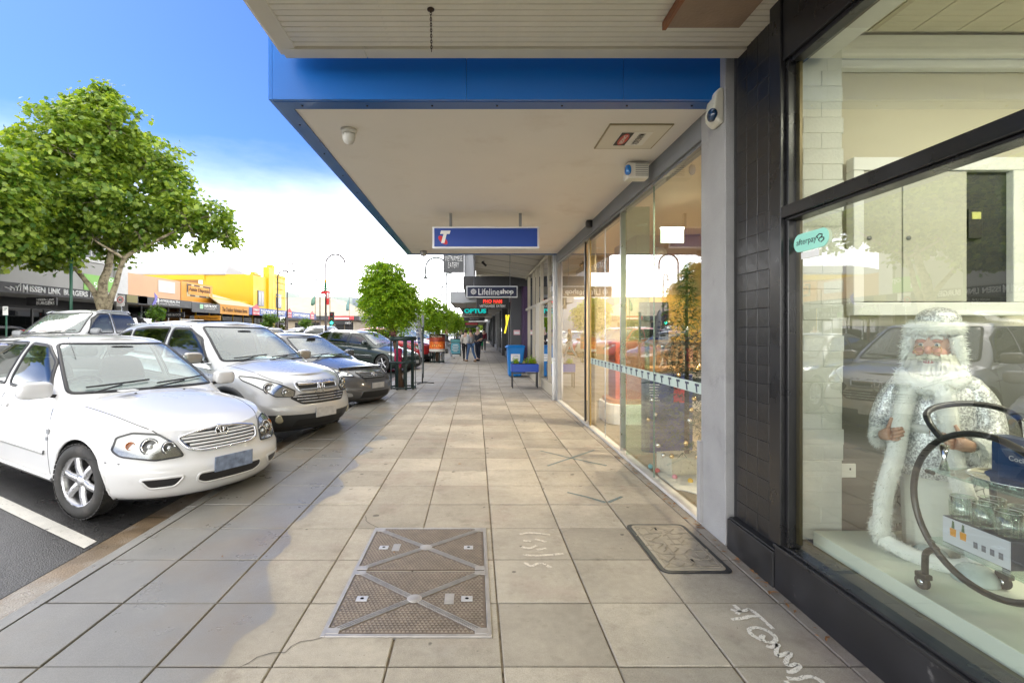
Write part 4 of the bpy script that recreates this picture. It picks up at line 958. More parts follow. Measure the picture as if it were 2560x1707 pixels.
def wheel(t, x, y, r, w, rim_r, spokes, steer=0.0, style='single', cam_side=True):
    s = 1 if y > 0 else -1
    M4 = Matrix.Translation((x, y, r)) @ Matrix.Rotation(steer, 4, 'Z') @ Matrix.Rotation(0 if s > 0 else PI, 4, 'Z')
    tb = MB(); hw = w / 2
    prof = [(rim_r - .012, -hw * .8), (rim_r, -hw * .92), (rim_r + (r - rim_r) * .5, -hw), (r - .028, -hw * .93), (r - .008, -hw * .78), (r, -hw * .5), (r, hw * .5), (r - .008, hw * .78), (r - .028, hw * .93), (rim_r + (r - rim_r) * .5, hw), (rim_r + .004, hw * .92), (rim_r - .006, hw * .82), (rim_r - .012, hw * .75)]
    tb.lathe(prof, 40, axis='Y', cap=False)
    for k in range(44):      # tread blocks at the shoulder
        a = 2 * PI * k / 44
        for yy in (-.62, .62):
            c = Vector((math.sin(a) * (r - .0005), yy * hw, math.cos(a) * (r - .0005))); tb.obox(c, (math.cos(a), 0, -math.sin(a)), (0, 1, 0), (math.sin(a), 0, math.cos(a)), .017, hw * .22, .004)
    tb.v = [tuple(M4 @ Vector(v)) for v in tb.v]
    o = tb.build('wheel', TYRE, t, world=False)
    rb = MB(); d = hw * .62
    rb.lathe([(rim_r - .001, -hw * .8), (rim_r - .02, -hw * .3), (rim_r - .028, hw * .35), (rim_r - .016, hw * .72), (rim_r - .002, hw * .86), (rim_r + .005, hw * .84), (rim_r + .004, hw * .7)], 40, axis='Y', cap=False)
    rb.lathe([(.001, d + .012), (.03, d + .012), (.04, d + .004), (.055, d - .004), (.07, d - .02)], 20, axis='Y')
    for k in range(spokes):
        a = 2 * PI * k / spokes + .26
        u = Vector((math.sin(a), 0, math.cos(a))); q = Vector((math.cos(a), 0, -math.sin(a)))
        for off in ((0,) if style == 'single' else (-.11, .11)):
            uu = (u + q * off).normalized()
            w0, w1 = (.034, .023) if style == 'single' else (.017, .014)
            p0, p1 = uu * .045 + Vector((0, d - .004, 0)), uu * (rim_r - .014) + Vector((0, d + .002, 0)); pm = (p0 + p1) / 2 + Vector((0, .008, 0))
            vs = []
            for p, w_ in ((p0, w0), (pm, (w0 + w1) / 2 * .92), (p1, w1 * 1.15)):
                vs += [p - q * w_ - Vector((0, .02, 0)), p - q * w_ * .85 + Vector((0, .006, 0)), p + q * w_ * .85 + Vector((0, .006, 0)), p + q * w_ - Vector((0, .02, 0))]
            rb.add(vs, [(i * 4 + j, i * 4 + j + 1, i * 4 + j + 5, i * 4 + j + 4) for i in (0, 1) for j in range(3)], True)
        c = u * .055 + q * 0 ; rb.lathe([(.008, 0), (.006, .008), (0, .009)], 6, (c.x, d - .002, c.z), 'Y')
    rb.v = [tuple(M4 @ Vector(v)) for v in rb.v]
    rb.build('rim', ALLOY, o, world=False)
    kb = MB().lathe([(0, -.02), (rim_r - .03, -.02), (rim_r - .03, -.04)], 28, axis='Y').lathe([(.03, .02), (.125, .02), (.125, 0.0), (.03, 0)], 28, axis='Y', cap=False)
    kb.v = [tuple(M4 @ Vector(v)) for v in kb.v]; kb.build('brake', M('brake_dark', (.03, .028, .026), .5, .5, var=.3), o, world=False)
def extract(name, sl, faces, snap, mat, parent, off=0.0, smooth=True):
    """mesh object from some faces of a slab; snap maps vertex index -> moved position"""
    idx = {}; vs = []; fs = []
    for f in faces:
        q = []
        for i in f:
            if i not in idx: idx[i] = len(vs); vs.append(snap.get(i, sl.v[i]))
            q.append(idx[i])
        fs.append(tuple(q))
    me = bpy.data.meshes.new(name); me.from_pydata([tuple(v) for v in vs], [], fs); me.materials.append(mat)
    bm = bmesh.new(); bm.from_mesh(me); bmesh.ops.dissolve_degenerate(bm, dist=1e-5, edges=bm.edges); bm.to_mesh(me); bm.free()
    me.polygons.foreach_set('use_smooth', [True] * len(me.polygons)); me.update(); me.set_sharp_from_angle(angle=R(38))
    return link(name, me, parent, False)
def car(name, label, sp, pos, heading, pnt, group=None, detail=True, steer=0.0, slope=True, glass=None, scale=1.0):
    """sp: shape tables of one kind of vehicle, x forward, z up, metres"""
    cat = sp.get('cat', 'car')
    hx, hy = math.cos(R(heading)), math.sin(R(heading))
    zc = road_z(pos[0]); gx = (road_z(pos[0] + .8) - road_z(pos[0] - .8)) / 1.6 if slope else 0
    up = Vector((-gx, 0, 1)).normalized(); fx = Vector((hx, hy, gx * hx)).normalized(); ly = up.cross(fx).normalized(); fx = ly.cross(up)
    mat4 = Matrix(((fx.x, ly.x, up.x, pos[0]), (fx.y, ly.y, up.y, pos[1]), (fx.z, ly.z, up.z, zc), (0, 0, 0, 1))) @ Matrix.Scale(scale, 4)
    t = thing(name, label, cat, group=group, mat=mat4)
    wbf, wbr, R_, ww = sp['axle_f'], sp['axle_r'], sp['R'], sp.get('ww', .2)
    T = lambda k: lerp_tab(sp[k]) if isinstance(sp[k], list) else (lambda x, c=sp[k]: c)
    q = 1 if detail else .5
    body = Slab(T('xf'), T('xr'), T('w'), T('z0'), T('zs'), sp['lf'], sp['lr'], sp.get('pf', 2.6), sp.get('pr', 3.0), int(26 * q), int(30 * q), int(110 * q), int(26 * q), T('zd'), int(24 * q), sp.get('capexp', 2.2))
    cab = Slab(T('cxf'), T('cxr'), T('cw'), T('czb'), T('czr'), sp['clf'], sp['clr'], sp.get('cpf', 2.6), sp.get('cpr', 2.6), int(24 * q), int(18 * q), int(90 * q), int(18 * q), T('cap'), int(16 * q), 2.4)
    # ---- wheel arches: drop the faces inside, pull the rim vertices onto the circle
    Ra = R_ + sp.get('arch', .05); snap = {}; keep = []; clad = []
    inside = lambda c: abs(c.y) > .45 and any((c.x - a) ** 2 + (c.z - R_) ** 2 < Ra ** 2 for a in (wbf, wbr))
    cut = [inside(sum((body.v[i] for i in f), Vector()) / len(f)) for f in body.f]
    use = {}
    for f, c in zip(body.f, cut):
        for i in f: use.setdefault(i, set()).add(c)
    for i, st in use.items():
        if len(st) == 2:
            v = body.v[i]; a = wbf if abs(v.x - wbf) < abs(v.x - wbr) else wbr; d = Vector((v.x - a, v.z - R_)); 
            if d.length > .01: d = d.normalized() * Ra; snap[i] = Vector((a + d.x, v.y, R_ + d.y))
    cz = sp.get('clad')
    for f, c in zip(body.f, cut):
        if c: continue
        m = sum((body.v[i] for i in f), Vector()) / len(f)
        if cz and m.z < cz(m): clad.append(f)
        else: keep.append(f)
    extract('body', body, keep, snap, pnt, t)
    if clad: extract('lower_cladding', body, clad, snap, CLAD, t)
    # ---- cabin with window openings
    csnap = {}; owner = {}
    wins = []
    for nm, ax, poly in sp['windows']:
        poly = round_poly(poly, .045)
        for a in ((ax,) if ax in ('front', 'rear') else ('side', 'sideR')): wins.append((nm, a, poly))
    def axis_ok(c, n, a): return {'side': c.y > .2 and abs(n.y) > .35, 'sideR': c.y < -.2 and abs(n.y) > .35, 'front': n.x > .3, 'rear': n.x < -.3}[a]
    groups = {k: [] for k in range(len(wins))}; shell = []
    for f in cab.f:
        P = [cab.v[i] for i in f]; c = sum(P, Vector()) / len(P); n = (P[1] - P[0]).cross(P[2] - P[0])
        if n.length < 1e-12: n = (P[2] - P[1]).cross(P[0] - P[2])
        n.normalize()
        if n.dot(Vector((c.x - (wbf + wbr) / 2, c.y * 3, .0))) < 0 and abs(n.z) < .8: n = -n
        hit = None
        for k, (nm, a, poly) in enumerate(wins):
            u, v = (c.x, c.z) if a in ('side', 'sideR') else (c.y, c.z)
            if axis_ok(c, n, a) and pip(u, v, poly): hit = k; break
        if hit is None: shell.append(f)
        else: groups[hit].append(f)
        for i in f: owner.setdefault(i, set()).add(hit)
    for i, st in owner.items():
        ks = [k for k in st if k is not None]
        if len(st) > 1 and ks:
            nm, a, poly = wins[ks[0]]; v = cab.v[i]
            u = snap_poly(v.x if a[0] == 's' else v.y, v.z, poly); h, n = cab.hit(u[0], u[1], a)
            if h is not None and (h - v).length < .12: csnap[i] = h
    for k in groups:                                     # keep one connected pane per opening
        fs_ = groups[k]; par = {}
        def find(i):
            while par.setdefault(i, i) != i: par[i] = par[par[i]]; i = par[i]
            return i
        for f in fs_:
            for i in f[1:]: par[find(i)] = find(f[0])
        cnt = {}
        for f in fs_: cnt.setdefault(find(f[0]), []).append(f)
        if len(cnt) > 1:
            big = max(cnt.values(), key=len); shell += [f for q_ in cnt.values() if q_ is not big for f in q_]; groups[k] = big
    roof = extract('cabin_shell', cab, shell, csnap, sp.get('cab_paint', pnt), t)
    for k, (nm, a, poly) in enumerate(wins):
        if not groups[k]: continue
        g = glass or CARGLASS
        if nm in ('windscreen',): g = SCREEN
        elif nm in ('rear_side_window', 'quarter_window', 'rear_window') and sp.get('tint'): g = CARTINT
        elif nm == 'front_side_window' and sp.get('tint') == 'all': g = CARTINT
        w = extract(nm, cab, groups[k], csnap, g, t)
        mb = MB(); ribbon(mb, cab, poly, a, sp.get('gasket', .035), .006, True, .03); mb.build('window_seal', TRIMB, w, world=False)
    # ---- underside, arches
    ub = MB(); n = body.nbot; bt = [body.v[i] for i in body.bot]
    ub.add([Vector((p.x, p.y, p.z + .015)) for p in bt], [tuple(range(n))]); ub.box(wbr - .3, wbf + .4, -.6, .6, sp['z0'][0][1] - .03 if isinstance(sp['z0'], list) else sp['z0'] - .03, .5)
    ub.build('underbody', WELL, t, world=False)
    for a in (wbf, wbr):
        for s in (1, -1):
            lip = MB(); wl = MB(); pts = []
            for k in range(29):
                an = -.32 + (PI + .64) * k / 28; x, z = a + Ra * math.cos(an), R_ + Ra * math.sin(an)
                h, nn = body.hit(a + (Ra + .012) * math.cos(an), R_ + (Ra + .012) * math.sin(an), 'side')
                if h is None or z < .13: continue
                pts.append((x, h.y * s, z))
            ys = sum(abs(p[1]) for p in pts) / len(pts)
            vs = []; 
            for x, y, z in pts: vs += [(x, y, z), (x, s * (ys - .30), z)]
            wl.add(vs, [(2 * i, 2 * i + 1, 2 * i + 3, 2 * i + 2) for i in range(len(pts) - 1)], True)
            wl.add([(x, s * (ys - .30), z) for x, y, z in pts], [tuple(range(len(pts)))])
            if sp.get('flare'): 
                lp = []
                fw = sp['flare']
                for x, y, z in pts:
                    d = Vector((x - a, 0, z - R_)).normalized(); lp += [(x, y - s * .01, z), (x, y + s * .016, z), (x + d.x * fw * .9, y + s * .014, z + d.z * fw * .9), (x + d.x * fw, y - s * .012, z + d.z * fw)]
                lip.mat(CLAD if cz else pnt); lip.add(lp, [(4 * i + k, 4 * i + k + 1, 4 * i + k + 5, 4 * i + k + 4) for i in range(len(pts) - 1) for k in range(3)], True)
            else: lip.mat(pnt); lip.tube([(x, y * .997, z) for x, y, z in pts], .011, 6)
            wl.build('wheel_housing', WELL, t, world=False); lip.build('arch_lip', None, t, world=False)
    for x, st in ((wbf, steer), (wbr, 0)):
        for s in (1, -1): wheel(t, x, s * (sp['track'] / 2), R_, ww, sp['rim'], sp['spokes'], st, sp.get('style', 'single'))
    # ---- interior
    if detail:
        zb = sp.get('seat_z', .55); xf = sp.get('dash_x', .72)
        ib = MB().sup((xf, 0, sp['dash_z']), (.26, sp['cw_in'], .12), .45, 20, 10); io = ib.build('dashboard', INTD, t, world=False)
        sw = MB(); c = Vector((xf - .26, -.36, sp['dash_z'] + .06)); ax_ = Vector((-.85, 0, .5)).normalized(); u = Vector((0, 1, 0)); v = ax_.cross(u)
        sw.tube([c + u * .185 * math.cos(a) + v * .185 * math.sin(a) for a in [2 * PI * k / 28 for k in range(28)]], .014, 8, closed=True); sw.sup(c, (.05, .07, .06), 1); sw.beam(c - u * .18, c + u * .18, .03, .02); sw.build('steering_wheel', TRIMB, io, world=False)
        for y in (-.37, .37):
            sb = MB(); x = xf - .72; rot = Matrix.Rotation(R(-18), 3, 'Y')
            sb.sup((x - .23, y, zb + .34), (.08, .24, .34), .55, 16, 12, rot); sb.sup((x + .08, y, zb), (.28, .25, .09), .5, 16, 10); sb.sup((x - .37, y, zb + .76), (.05, .12, .09), .6, 14, 10, rot); sb.build('seat', TAN, t, world=False)
        sb = MB(); x = xf - 1.6; rot = Matrix.Rotation(R(-20), 3, 'Y'); sb.sup((x - .2, 0, zb + .3), (.09, .62, .33), .4, 20, 10, rot); sb.sup((x + .05, 0, zb), (.28, .62, .09), .4, 20, 10)
        for y in (-.4, .4): sb.sup((x - .32, y, zb + .68), (.045, .12, .08), .6, 14, 10, rot)
        sb.build('rear_seat', TAN, t, world=False)
        rm = MB().sup((sp['mirror_in'][0], 0, sp['mirror_in'][1]), (.02, .12, .035), .5); rm.build('rear_view_mirror', TRIMB, t, world=False)
        MB().box(wbr - .2, xf + .2, -.66, .66, .36, .38).build('cabin_floor', INTG, t, world=False)
    # ---- seams, lamps, trims from the table
    S = lambda sl: cab if sl == 'cab' else body
    seam = MB()
    for sl, ax, pts in sp.get('seams', []):
        for a in ((ax, 'sideR') if ax == 'side' else (ax,)): ribbon(seam, S(sl), pts, a, .009, .0012, curve_=len(pts) > 2)
        if ax == 'top': ribbon(seam, S(sl), [(p[0], -p[1]) for p in pts], ax, .009, .0012, curve_=len(pts) > 2)
    if seam.v: seam.build('panel_gap', M('gap_black', (.03, .03, .03), .8), t, world=False)['kind'] = 'stuff'
    for nm, sl, ax, pts, w, off, mt in sp.get('strips', []):
        for a in ((ax, 'sideR') if ax == 'side' else (ax,)):
            mb = MB(); ribbon(mb, S(sl), pts, a, w, off, curve_=len(pts) > 2); mb.build(nm, pnt if mt == 'paint' else mt, t, world=False)
    for nm, sl, ax, poly, off, mt, rw, mir in sp.get('patches', []):
        for m_ in ((1, -1) if mir else (1,)):
            if ax == 'side': a, pl = ('side' if m_ > 0 else 'sideR'), poly
            else: a, pl = ax, [(p[0] * m_, p[1]) for p in poly]
            pl = round_poly(pl, sp.get('prad', .03)); mb = MB(); patch(mb, S(sl), pl, a, .028 if detail else .06, off)
            if not mb.f: continue
            o = mb.build(nm, pnt if mt == 'paint' else mt, t, world=False)
            if rw: mb = MB(); ribbon(mb, S(sl), pl, a, rw[0], max(off, 0) + rw[2] if len(rw) > 2 else max(off, 0) + .004, True, .03); mb.build('surround', pnt if rw[1] == 'paint' else rw[1], o, world=False)
    for nm, ax, poly, bulbs in sp.get('lamps', []):
        for m_ in (1, -1):
            pl = round_poly([(p[0] * m_, p[1]) for p in poly], .018); mb = MB(); patch(mb, body, pl, ax, .022 if detail else .05, .003)
            o = mb.build(nm, REFL, t, world=False)
            for (y, z, r, mt) in bulbs:
                h, n = body.hit(y * m_, z, ax)
                if h is None: continue
                n = (n + Vector((1.2 if ax == 'front' else -1.2, 0, 0))).normalized(); rot = n.to_track_quat('Z', 'Y').to_matrix()
                bb = MB().lathe([(r, .0), (r * 1.02, .008), (r * .92, .012), (r * .75, -.004), (r * .45, -.012), (.3 * r, -.014)], 22)
                bb.v = [tuple(h + n * .004 + rot @ Vector(v)) for v in bb.v]; bb.build('bowl', CHROME if mt is None else mt, o, world=False)
                if mt is None:
                    bb = MB().sup(h + n * .006, (r * .38, r * .38, r * .38), 1, 12, 8); bb.build('bulb', M('bulb_glass', (.75, .78, .8), .05, .6), o, world=False)
                    bb = MB().lathe([(r * 1.03, .002), (r * 1.12, .005), (r * 1.15, 0)], 22); bb.v = [tuple(h + n * .004 + rot @ Vector(v)) for v in bb.v]; bb.build('bezel', M('lamp_dark', (.05, .05, .055), .3), o, world=False)
            if detail: mb = MB(); patch(mb, body, pl, ax, .022, .02); mb.build('lens', LENS, o, world=False)
            mb = MB(); ribbon(mb, body, pl, ax, .012, .012, True, .03); mb.build('rim', TRIMB, o, world=False)
    # door handles, mirrors, wipers, plates
    for x, z in sp.get('handles', []):
        for s, a in ((1, 'side'), (-1, 'sideR')):
            h, n = body.hit(x, z, a)
            if h is None: continue
            mb = MB().sup(h + n * .012, (.085, .016, .02), .5); mb.build('handle', pnt if sp.get('handle_paint', True) else TRIMB, t, world=False)
    mx, mz, mc = sp['mirror']
    for s, a in ((1, 'side'), (-1, 'sideR')):
        h, n = cab.hit(mx - .06, mz, a)
        if h is None: h = Vector((mx, s * .75, mz))
        c = Vector((mx, h.y + s * .155, mz + .02)); mm = pnt if mc is None else mc
        o = MB().sup(c, (.065, .125, .078), .55, 20, 12).build('wing_mirror', mm, t, world=False)
        MB().sup(c + Vector((-.052, 0, 0)), (.018, .108, .063), .5, 16, 10).build('mirror_glass', M('mirror_glass_mat', (.35, .37, .38), .03, 1), o, world=False)
        MB().beam(Vector((mx - .02, h.y - s * .02, mz - .05)), c + Vector((0, -s * .08, -.05)), .06, .03).build('stalk', TRIMB, o, world=False)
    if detail:
        for y0, y1 in sp.get('wipers', ((-.55, .0), (.05, .62))):
            pts = []
            for k in range(9):
                y = y0 + (y1 - y0) * k / 8; h, n = cab.hit(y, sp['wiper_z'] + .035 * k / 8, 'front')
                if h: pts.append(h + n * .022)
            if len(pts) > 3: MB().tube(pts, .009, 6).build('wiper', TRIMB, t, world=False)
            h, n = cab.hit((y0 + y1) / 2, sp['wiper_z'], 'front'); 
            if h: MB().tube([h + n * .03, Vector((h.x + .10, y0 if abs(y0) > .3 else y0 - .1, sp['wiper_z'] - .02))], .008, 6).build('wiper_arm', TRIMB, t, world=False)
    for ax, y, z, w, h_, mt in sp.get('plates', []):
        p, n = body.hit(y, z, ax); 
        if p is None: continue
        d = 1 if ax == 'front' else -1
        MB().box(p.x + .012 * d - .004, p.x + .012 * d + .004, y - w / 2, y + w / 2, z - h_ / 2, z + h_ / 2).build('number_plate', mt, t, world=False)
    if sp.get('extra'): sp['extra'](t, body, cab, pnt)
    return t
def emblem(kind, x, y, z, s, parent, tilt=0):
    b = MB(); rot = Matrix.Rotation(tilt, 3, 'Y')
    def P(a, c, d=0): return Vector((x, y, z)) + rot @ Vector((d, a, c))
    if kind == 'ovals':
        for ra, rb_, cy, cz_ in ((1, .68, 0, 0), (.55, .32, 0, .28), (.26, .62, 0, .02)):
            b.tube([P(s * (cy + ra * math.cos(a)), s * (cz_ + rb_ * math.sin(a))) for a in [2 * PI * k / 26 for k in range(26)]], s * .1, 6, closed=True)
        o = b.build('emblem', CHROME, parent, world=False)
        c = MB(); c.add([P(s * math.cos(2 * PI * k / 26), s * .68 * math.sin(2 * PI * k / 26), -.004) for k in range(26)], [tuple(range(26))]); c.build('backing', TRIMB, o, world=False)
    elif kind == 'letter':
        b.tube([P(s * a, s * c) for a, c in [(-.75, .8), (.75, .8), (.85, 0), (.75, -.8), (-.75, -.8), (-.85, 0)]], s * .09, 6, closed=True)
        for sg in (-1, 1): b.tube([P(sg * s * .48, s * .7), P(sg * s * .33, 0), P(sg * s * .42, -s / s * .7 * s)], s * .13, 6)
        b.tube([P(-s * .35, 0), P(s * .35, 0)], s * .12, 6); b.build('emblem', CHROME, parent, world=False)
    elif kind == 'oval':
        b.lathe([(0, .006), (.8, .006), (1, 0)], 26, axis='X'); b.v = [tuple(P(v[1] * s, v[2] * s * .42, v[0])) for v in b.v]; b.build('emblem', M('oval_blue', (.01, .03, .16), .2, coat=1), parent, world=False)
# ------------------------------------------------------------------ white sedan
def sedan_extra(t, body, cab, pnt):
    h, n = body.hit(0, .70, 'front')
    # radiator grille: body coloured slats in a chrome frame
    gp_ = round_poly([(-.375, .66), (-.33, .575), (-.24, .55), (.24, .55), (.33, .575), (.375, .66), (.2, .695), (0, .715), (-.2, .695)], .03)
    mb = MB(); patch(mb, body, gp_, 'front', .025, .004); g = mb.build('grille', M('grille_dark', (.02, .02, .02), .6), t, world=False)
    for z in (.575, .60, .625, .65, .672):
        w = .35 if z > .6 else .31; mb = MB(); ribbon(mb, body, [(-w, z), (w, z)], 'front', .016, .014); mb.build('grille_slat', pnt, g, world=False)
    mb = MB(); ribbon(mb, body, gp_, 'front', .020, .016, True, .03); mb.build('chrome_frame', CHROME, g, world=False)
    p, n = body.hit(0, .69, 'front'); emblem('ovals', p.x + .035, 0, .682, .062, g, R(-20))
    # antenna, washer nozzles, driver's weather strip
    ah, n = cab.hit(.40, 1.25, 'sideR'); MB().tube([ah, ah + Vector((-.17, .0, .21))], .0025, 5).build('antenna', TRIMB, t, world=False)
    for y in (-.22, .25):
        p, n = body.hit(.98, y, 'top'); MB().sup(p, (.015, .012, .008), 1, 10, 6).build('washer_nozzle', TRIMB, t, world=False)
    p, n = body.hit(.93, .62, 'sideR')
    for z, s in ((.66, .026), (.60, .018)):
        p, n = body.hit(.84, z, 'sideR'); MB().obox(p + n * .004, (1, 0, 0), n, (0, 0, 1), s, .004, s * .8).build('side_badge', GREYM, t, world=False)
    MB().sup((1.0, -.3, .985), (.05, .08, .003), .3).build('parking_label', WHITE, t, world=False)
SEDAN = dict(axle_f=1.335, axle_r=-1.30, R=.308, ww=.195, rim=.208, spokes=6, track=1.50, arch=.045,
    xf=[(0, 2.06), (.10, 2.115), (.25, 2.15), (.40, 2.168), (.52, 2.162), (.575, 2.135), (.62, 2.11), (.74, 2.075), (.86, 2.025), (1, 1.94)],
    xr=[(0, -2.10), (.2, -2.19), (.45, -2.21), (.6, -2.19), (.8, -2.17), (1, -2.12)],
    w=[(0, .74), (.06, .79), (.15, .822), (.3, .84), (.5, .852), (.62, .85), (.75, .838), (.88, .81), (1, .765)],
    z0=[(-2.3, .25), (-1.6, .19), (0, .17), (1.6, .17), (2.2, .19)], zs=[(-2.25, .90), (-1.6, .945), (-.6, .93), (.4, .885), (1.0, .845), (1.5, .79), (1.85, .725), (2.0, .69), (2.2, .66)],
    zd=[(-2.3, .93), (-2.1, 1.0), (-1.6, 1.04), (-1, 1.0), (.6, 1.0), (.95, .955), (1.3, .895), (1.7, .80), (1.95, .71), (2.2, .66)], lf=.80, lr=.55, pf=2.3, pr=2.9, capexp=2.6,
    cxf=[(0, 1.06), (.25, .86), (.5, .645), (.75, .42), (.93, .235), (1, .14)], cxr=[(0, -1.72), (.3, -1.52), (.6, -1.29), (.85, -1.06), (1, -.90)],
    cw=[(0, .775), (.2, .755), (.5, .69), (.8, .605), (.93, .555), (1, .50)], czb=[(-1.8, .93), (-.6, .915), (.4, .875), (.8, .845), (1.1, .85)], czr=[(-1, 1.40), (-.6, 1.435), (-.2, 1.443), (.15, 1.428), (.4, 1.40)],
    cap=[(-1.1, 1.425), (-.5, 1.475), (-.1, 1.478), (.2, 1.45)], clf=.29, clr=.40, cpf=2.8, cpr=2.4,
    windows=[('windscreen', 'front', [(-.68, .97), (.68, .97), (.63, 1.12), (.515, 1.395), (-.515, 1.395), (-.63, 1.12)]), ('rear_window', 'rear', [(-.58, 1.06), (.58, 1.06), (.46, 1.37), (-.46, 1.37)]),
        ('front_side_window', 'side', [(.66, .955), (-.20, .985), (-.235, 1.385), (.09, 1.375), (.36, 1.23)]), ('rear_side_window', 'side', [(-.30, .985), (-1.02, 1.015), (-1.13, 1.10), (-.98, 1.305), (-.80, 1.365), (-.325, 1.388)]), ('quarter_window', 'side', [(-1.075, 1.02), (-1.36, 1.035), (-1.18, 1.20), (-1.08, 1.265), (-1.165, 1.11)])],
    dash_x=.52, dash_z=.85, cw_in=.60, mirror_in=(.26, 1.34), mirror=(.70, .99, None), wiper_z=1.0,
    seams=[('body', 'side', [(.86, .20), (.86, .5), (.82, .72), (.72, .88)]), ('body', 'side', [(-.26, .20), (-.26, .90)]), ('body', 'side', [(-1.22, .93), (-1.16, .75), (-.98, .62), (-.86, .4), (-.84, .22)]), ('body', 'top', [(1.0, .66), (1.35, .62), (1.66, .56), (1.86, .47)]), ('body', 'front', [(-.85, .52), (-.74, .50)]), ('body', 'front', [(.85, .52), (.74, .50)])],
    strips=[('door_moulding', 'body', 'side', [(.80, .475), (-.24, .475)], .042, .016, 'paint'), ('door_moulding', 'body', 'side', [(-.28, .475), (-.86, .475)], .042, .016, 'paint'), ('sill_strip', 'body', 'side', [(.85, .235), (-.85, .235)], .05, .012, 'paint')],
    patches=[('fog_recess', 'body', 'front', [(.40, .385), (.45, .30), (.60, .295), (.665, .38)], .003, TRIMB, (.02, 'paint', .004), True), ('air_intake', 'body', 'front', [(-.30, .385), (-.31, .325), (-.24, .29), (.24, .29), (.31, .325), (.30, .385)], .003, TRIMB, (.018, 'paint', .004), False),
        ('chin_spoiler', 'body', 'front', [(-.70, .20), (-.70, .176), (.70, .176), (.70, .20)], .005, TRIMB, None, False)],
    lamps=[('headlight', 'front', [(.375, .53), (.41, .625), (.48, .70), (.62, .72), (.71, .69), (.755, .60), (.73, .555), (.56, .515)], [(.565, .62, .062, None), (.455, .60, .05, None), (.665, .63, .034, AMBER)]), ('tail_light', 'rear', [(.5, .7), (.5, .85), (.78, .85), (.8, .7)], [(.65, .78, .05, REDL)])],
    handles=[(-.13, .80), (-1.02, .82)], plates=[('front', 0, .435, .37, .13, PLATE), ('rear', 0, .7, .37, .13, PLATEW)], extra=sedan_extra)
white_sedan = car('parked_car', 'white four door sedan nosed over the kerb at the front of the angled row', SEDAN, (-3.97, 5.235), -28, paint('white', (.66, .66, .655)), 'cars angle parked along the kerb', steer=R(9), scale=.97)
# ------------------------------------------------------------------ silver compact SUV
def suv_extra(t, body, cab, pnt):
    gp_ = round_poly([(-.38, .865), (-.33, .745), (.33, .745), (.38, .865)], .05)
    mb = MB(); patch(mb, body, gp_, 'front', .025, .004); g = mb.build('grille', M('grille_dark'), t, world=False)
    for z in (.77, .845):
        mb = MB(); ribbon(mb, body, [(-.33, z), (.33, z)], 'front', .035, .02); mb.build('grille_bar', CHROME if z > .8 else GREYM, g, world=False)
    mb = MB(); ribbon(mb, body, gp_, 'front', .035, .016, True, .03); mb.build('grille_frame', ALU, g, world=False)
    p, n = body.hit(0, .805, 'front'); emblem('letter', p.x + .035, 0, .80, .07, g, R(-12))
    lg = round_poly([(-.50, .685), (-.36, .595), (.36, .595), (.50, .685), (.36, .725), (-.36, .725)], .03)
    mb = MB(); patch(mb, body, lg, 'front', .025, .003); g2 = mb.build('lower_grille', M('grille_dark'), t, world=False)
    for z in (.625, .66, .695):
        mb = MB(); w = .37 + (z - .625) * 1.2; ribbon(mb, body, [(-w, z), (w, z)], 'front', .012, .012); mb.build('grille_bar', ALU, g2, world=False)
    for s in (-1, 1):
        h, n = body.hit(s * .62, .42, 'front')
        if h:
            fb = MB().lathe([(.055, 0), (.058, .01), (.045, .012), (.0, .016)], 18); rot = (n + Vector((.6, 0, 0))).normalized().to_track_quat('Z', 'Y').to_matrix(); fb.v = [tuple(h - n * .004 + rot @ Vector(v)) for v in fb.v]; fb.build('fog_lamp', M('fog_glass', (.55, .52, .4), .1, .5), t, world=False)
        pts = []
        for k in range(12):
            x = .15 - 1.75 * k / 11; h, n = cab.hit(x, 1.52 - .02 * abs(k - 4) * .3, 'side' if s > 0 else 'sideR')
            if h: pts.append(h + Vector((0, -s * .02, .085)))
        MB().tube(pts, .014, 6).build('roof_rail', ALU, t, world=False)
    MB().box(-.55, .05, -.42, .42, 1.668, 1.676).build('sunroof', M('sunroof_glass', (.02, .03, .04), .06, coat=1), t, world=False)
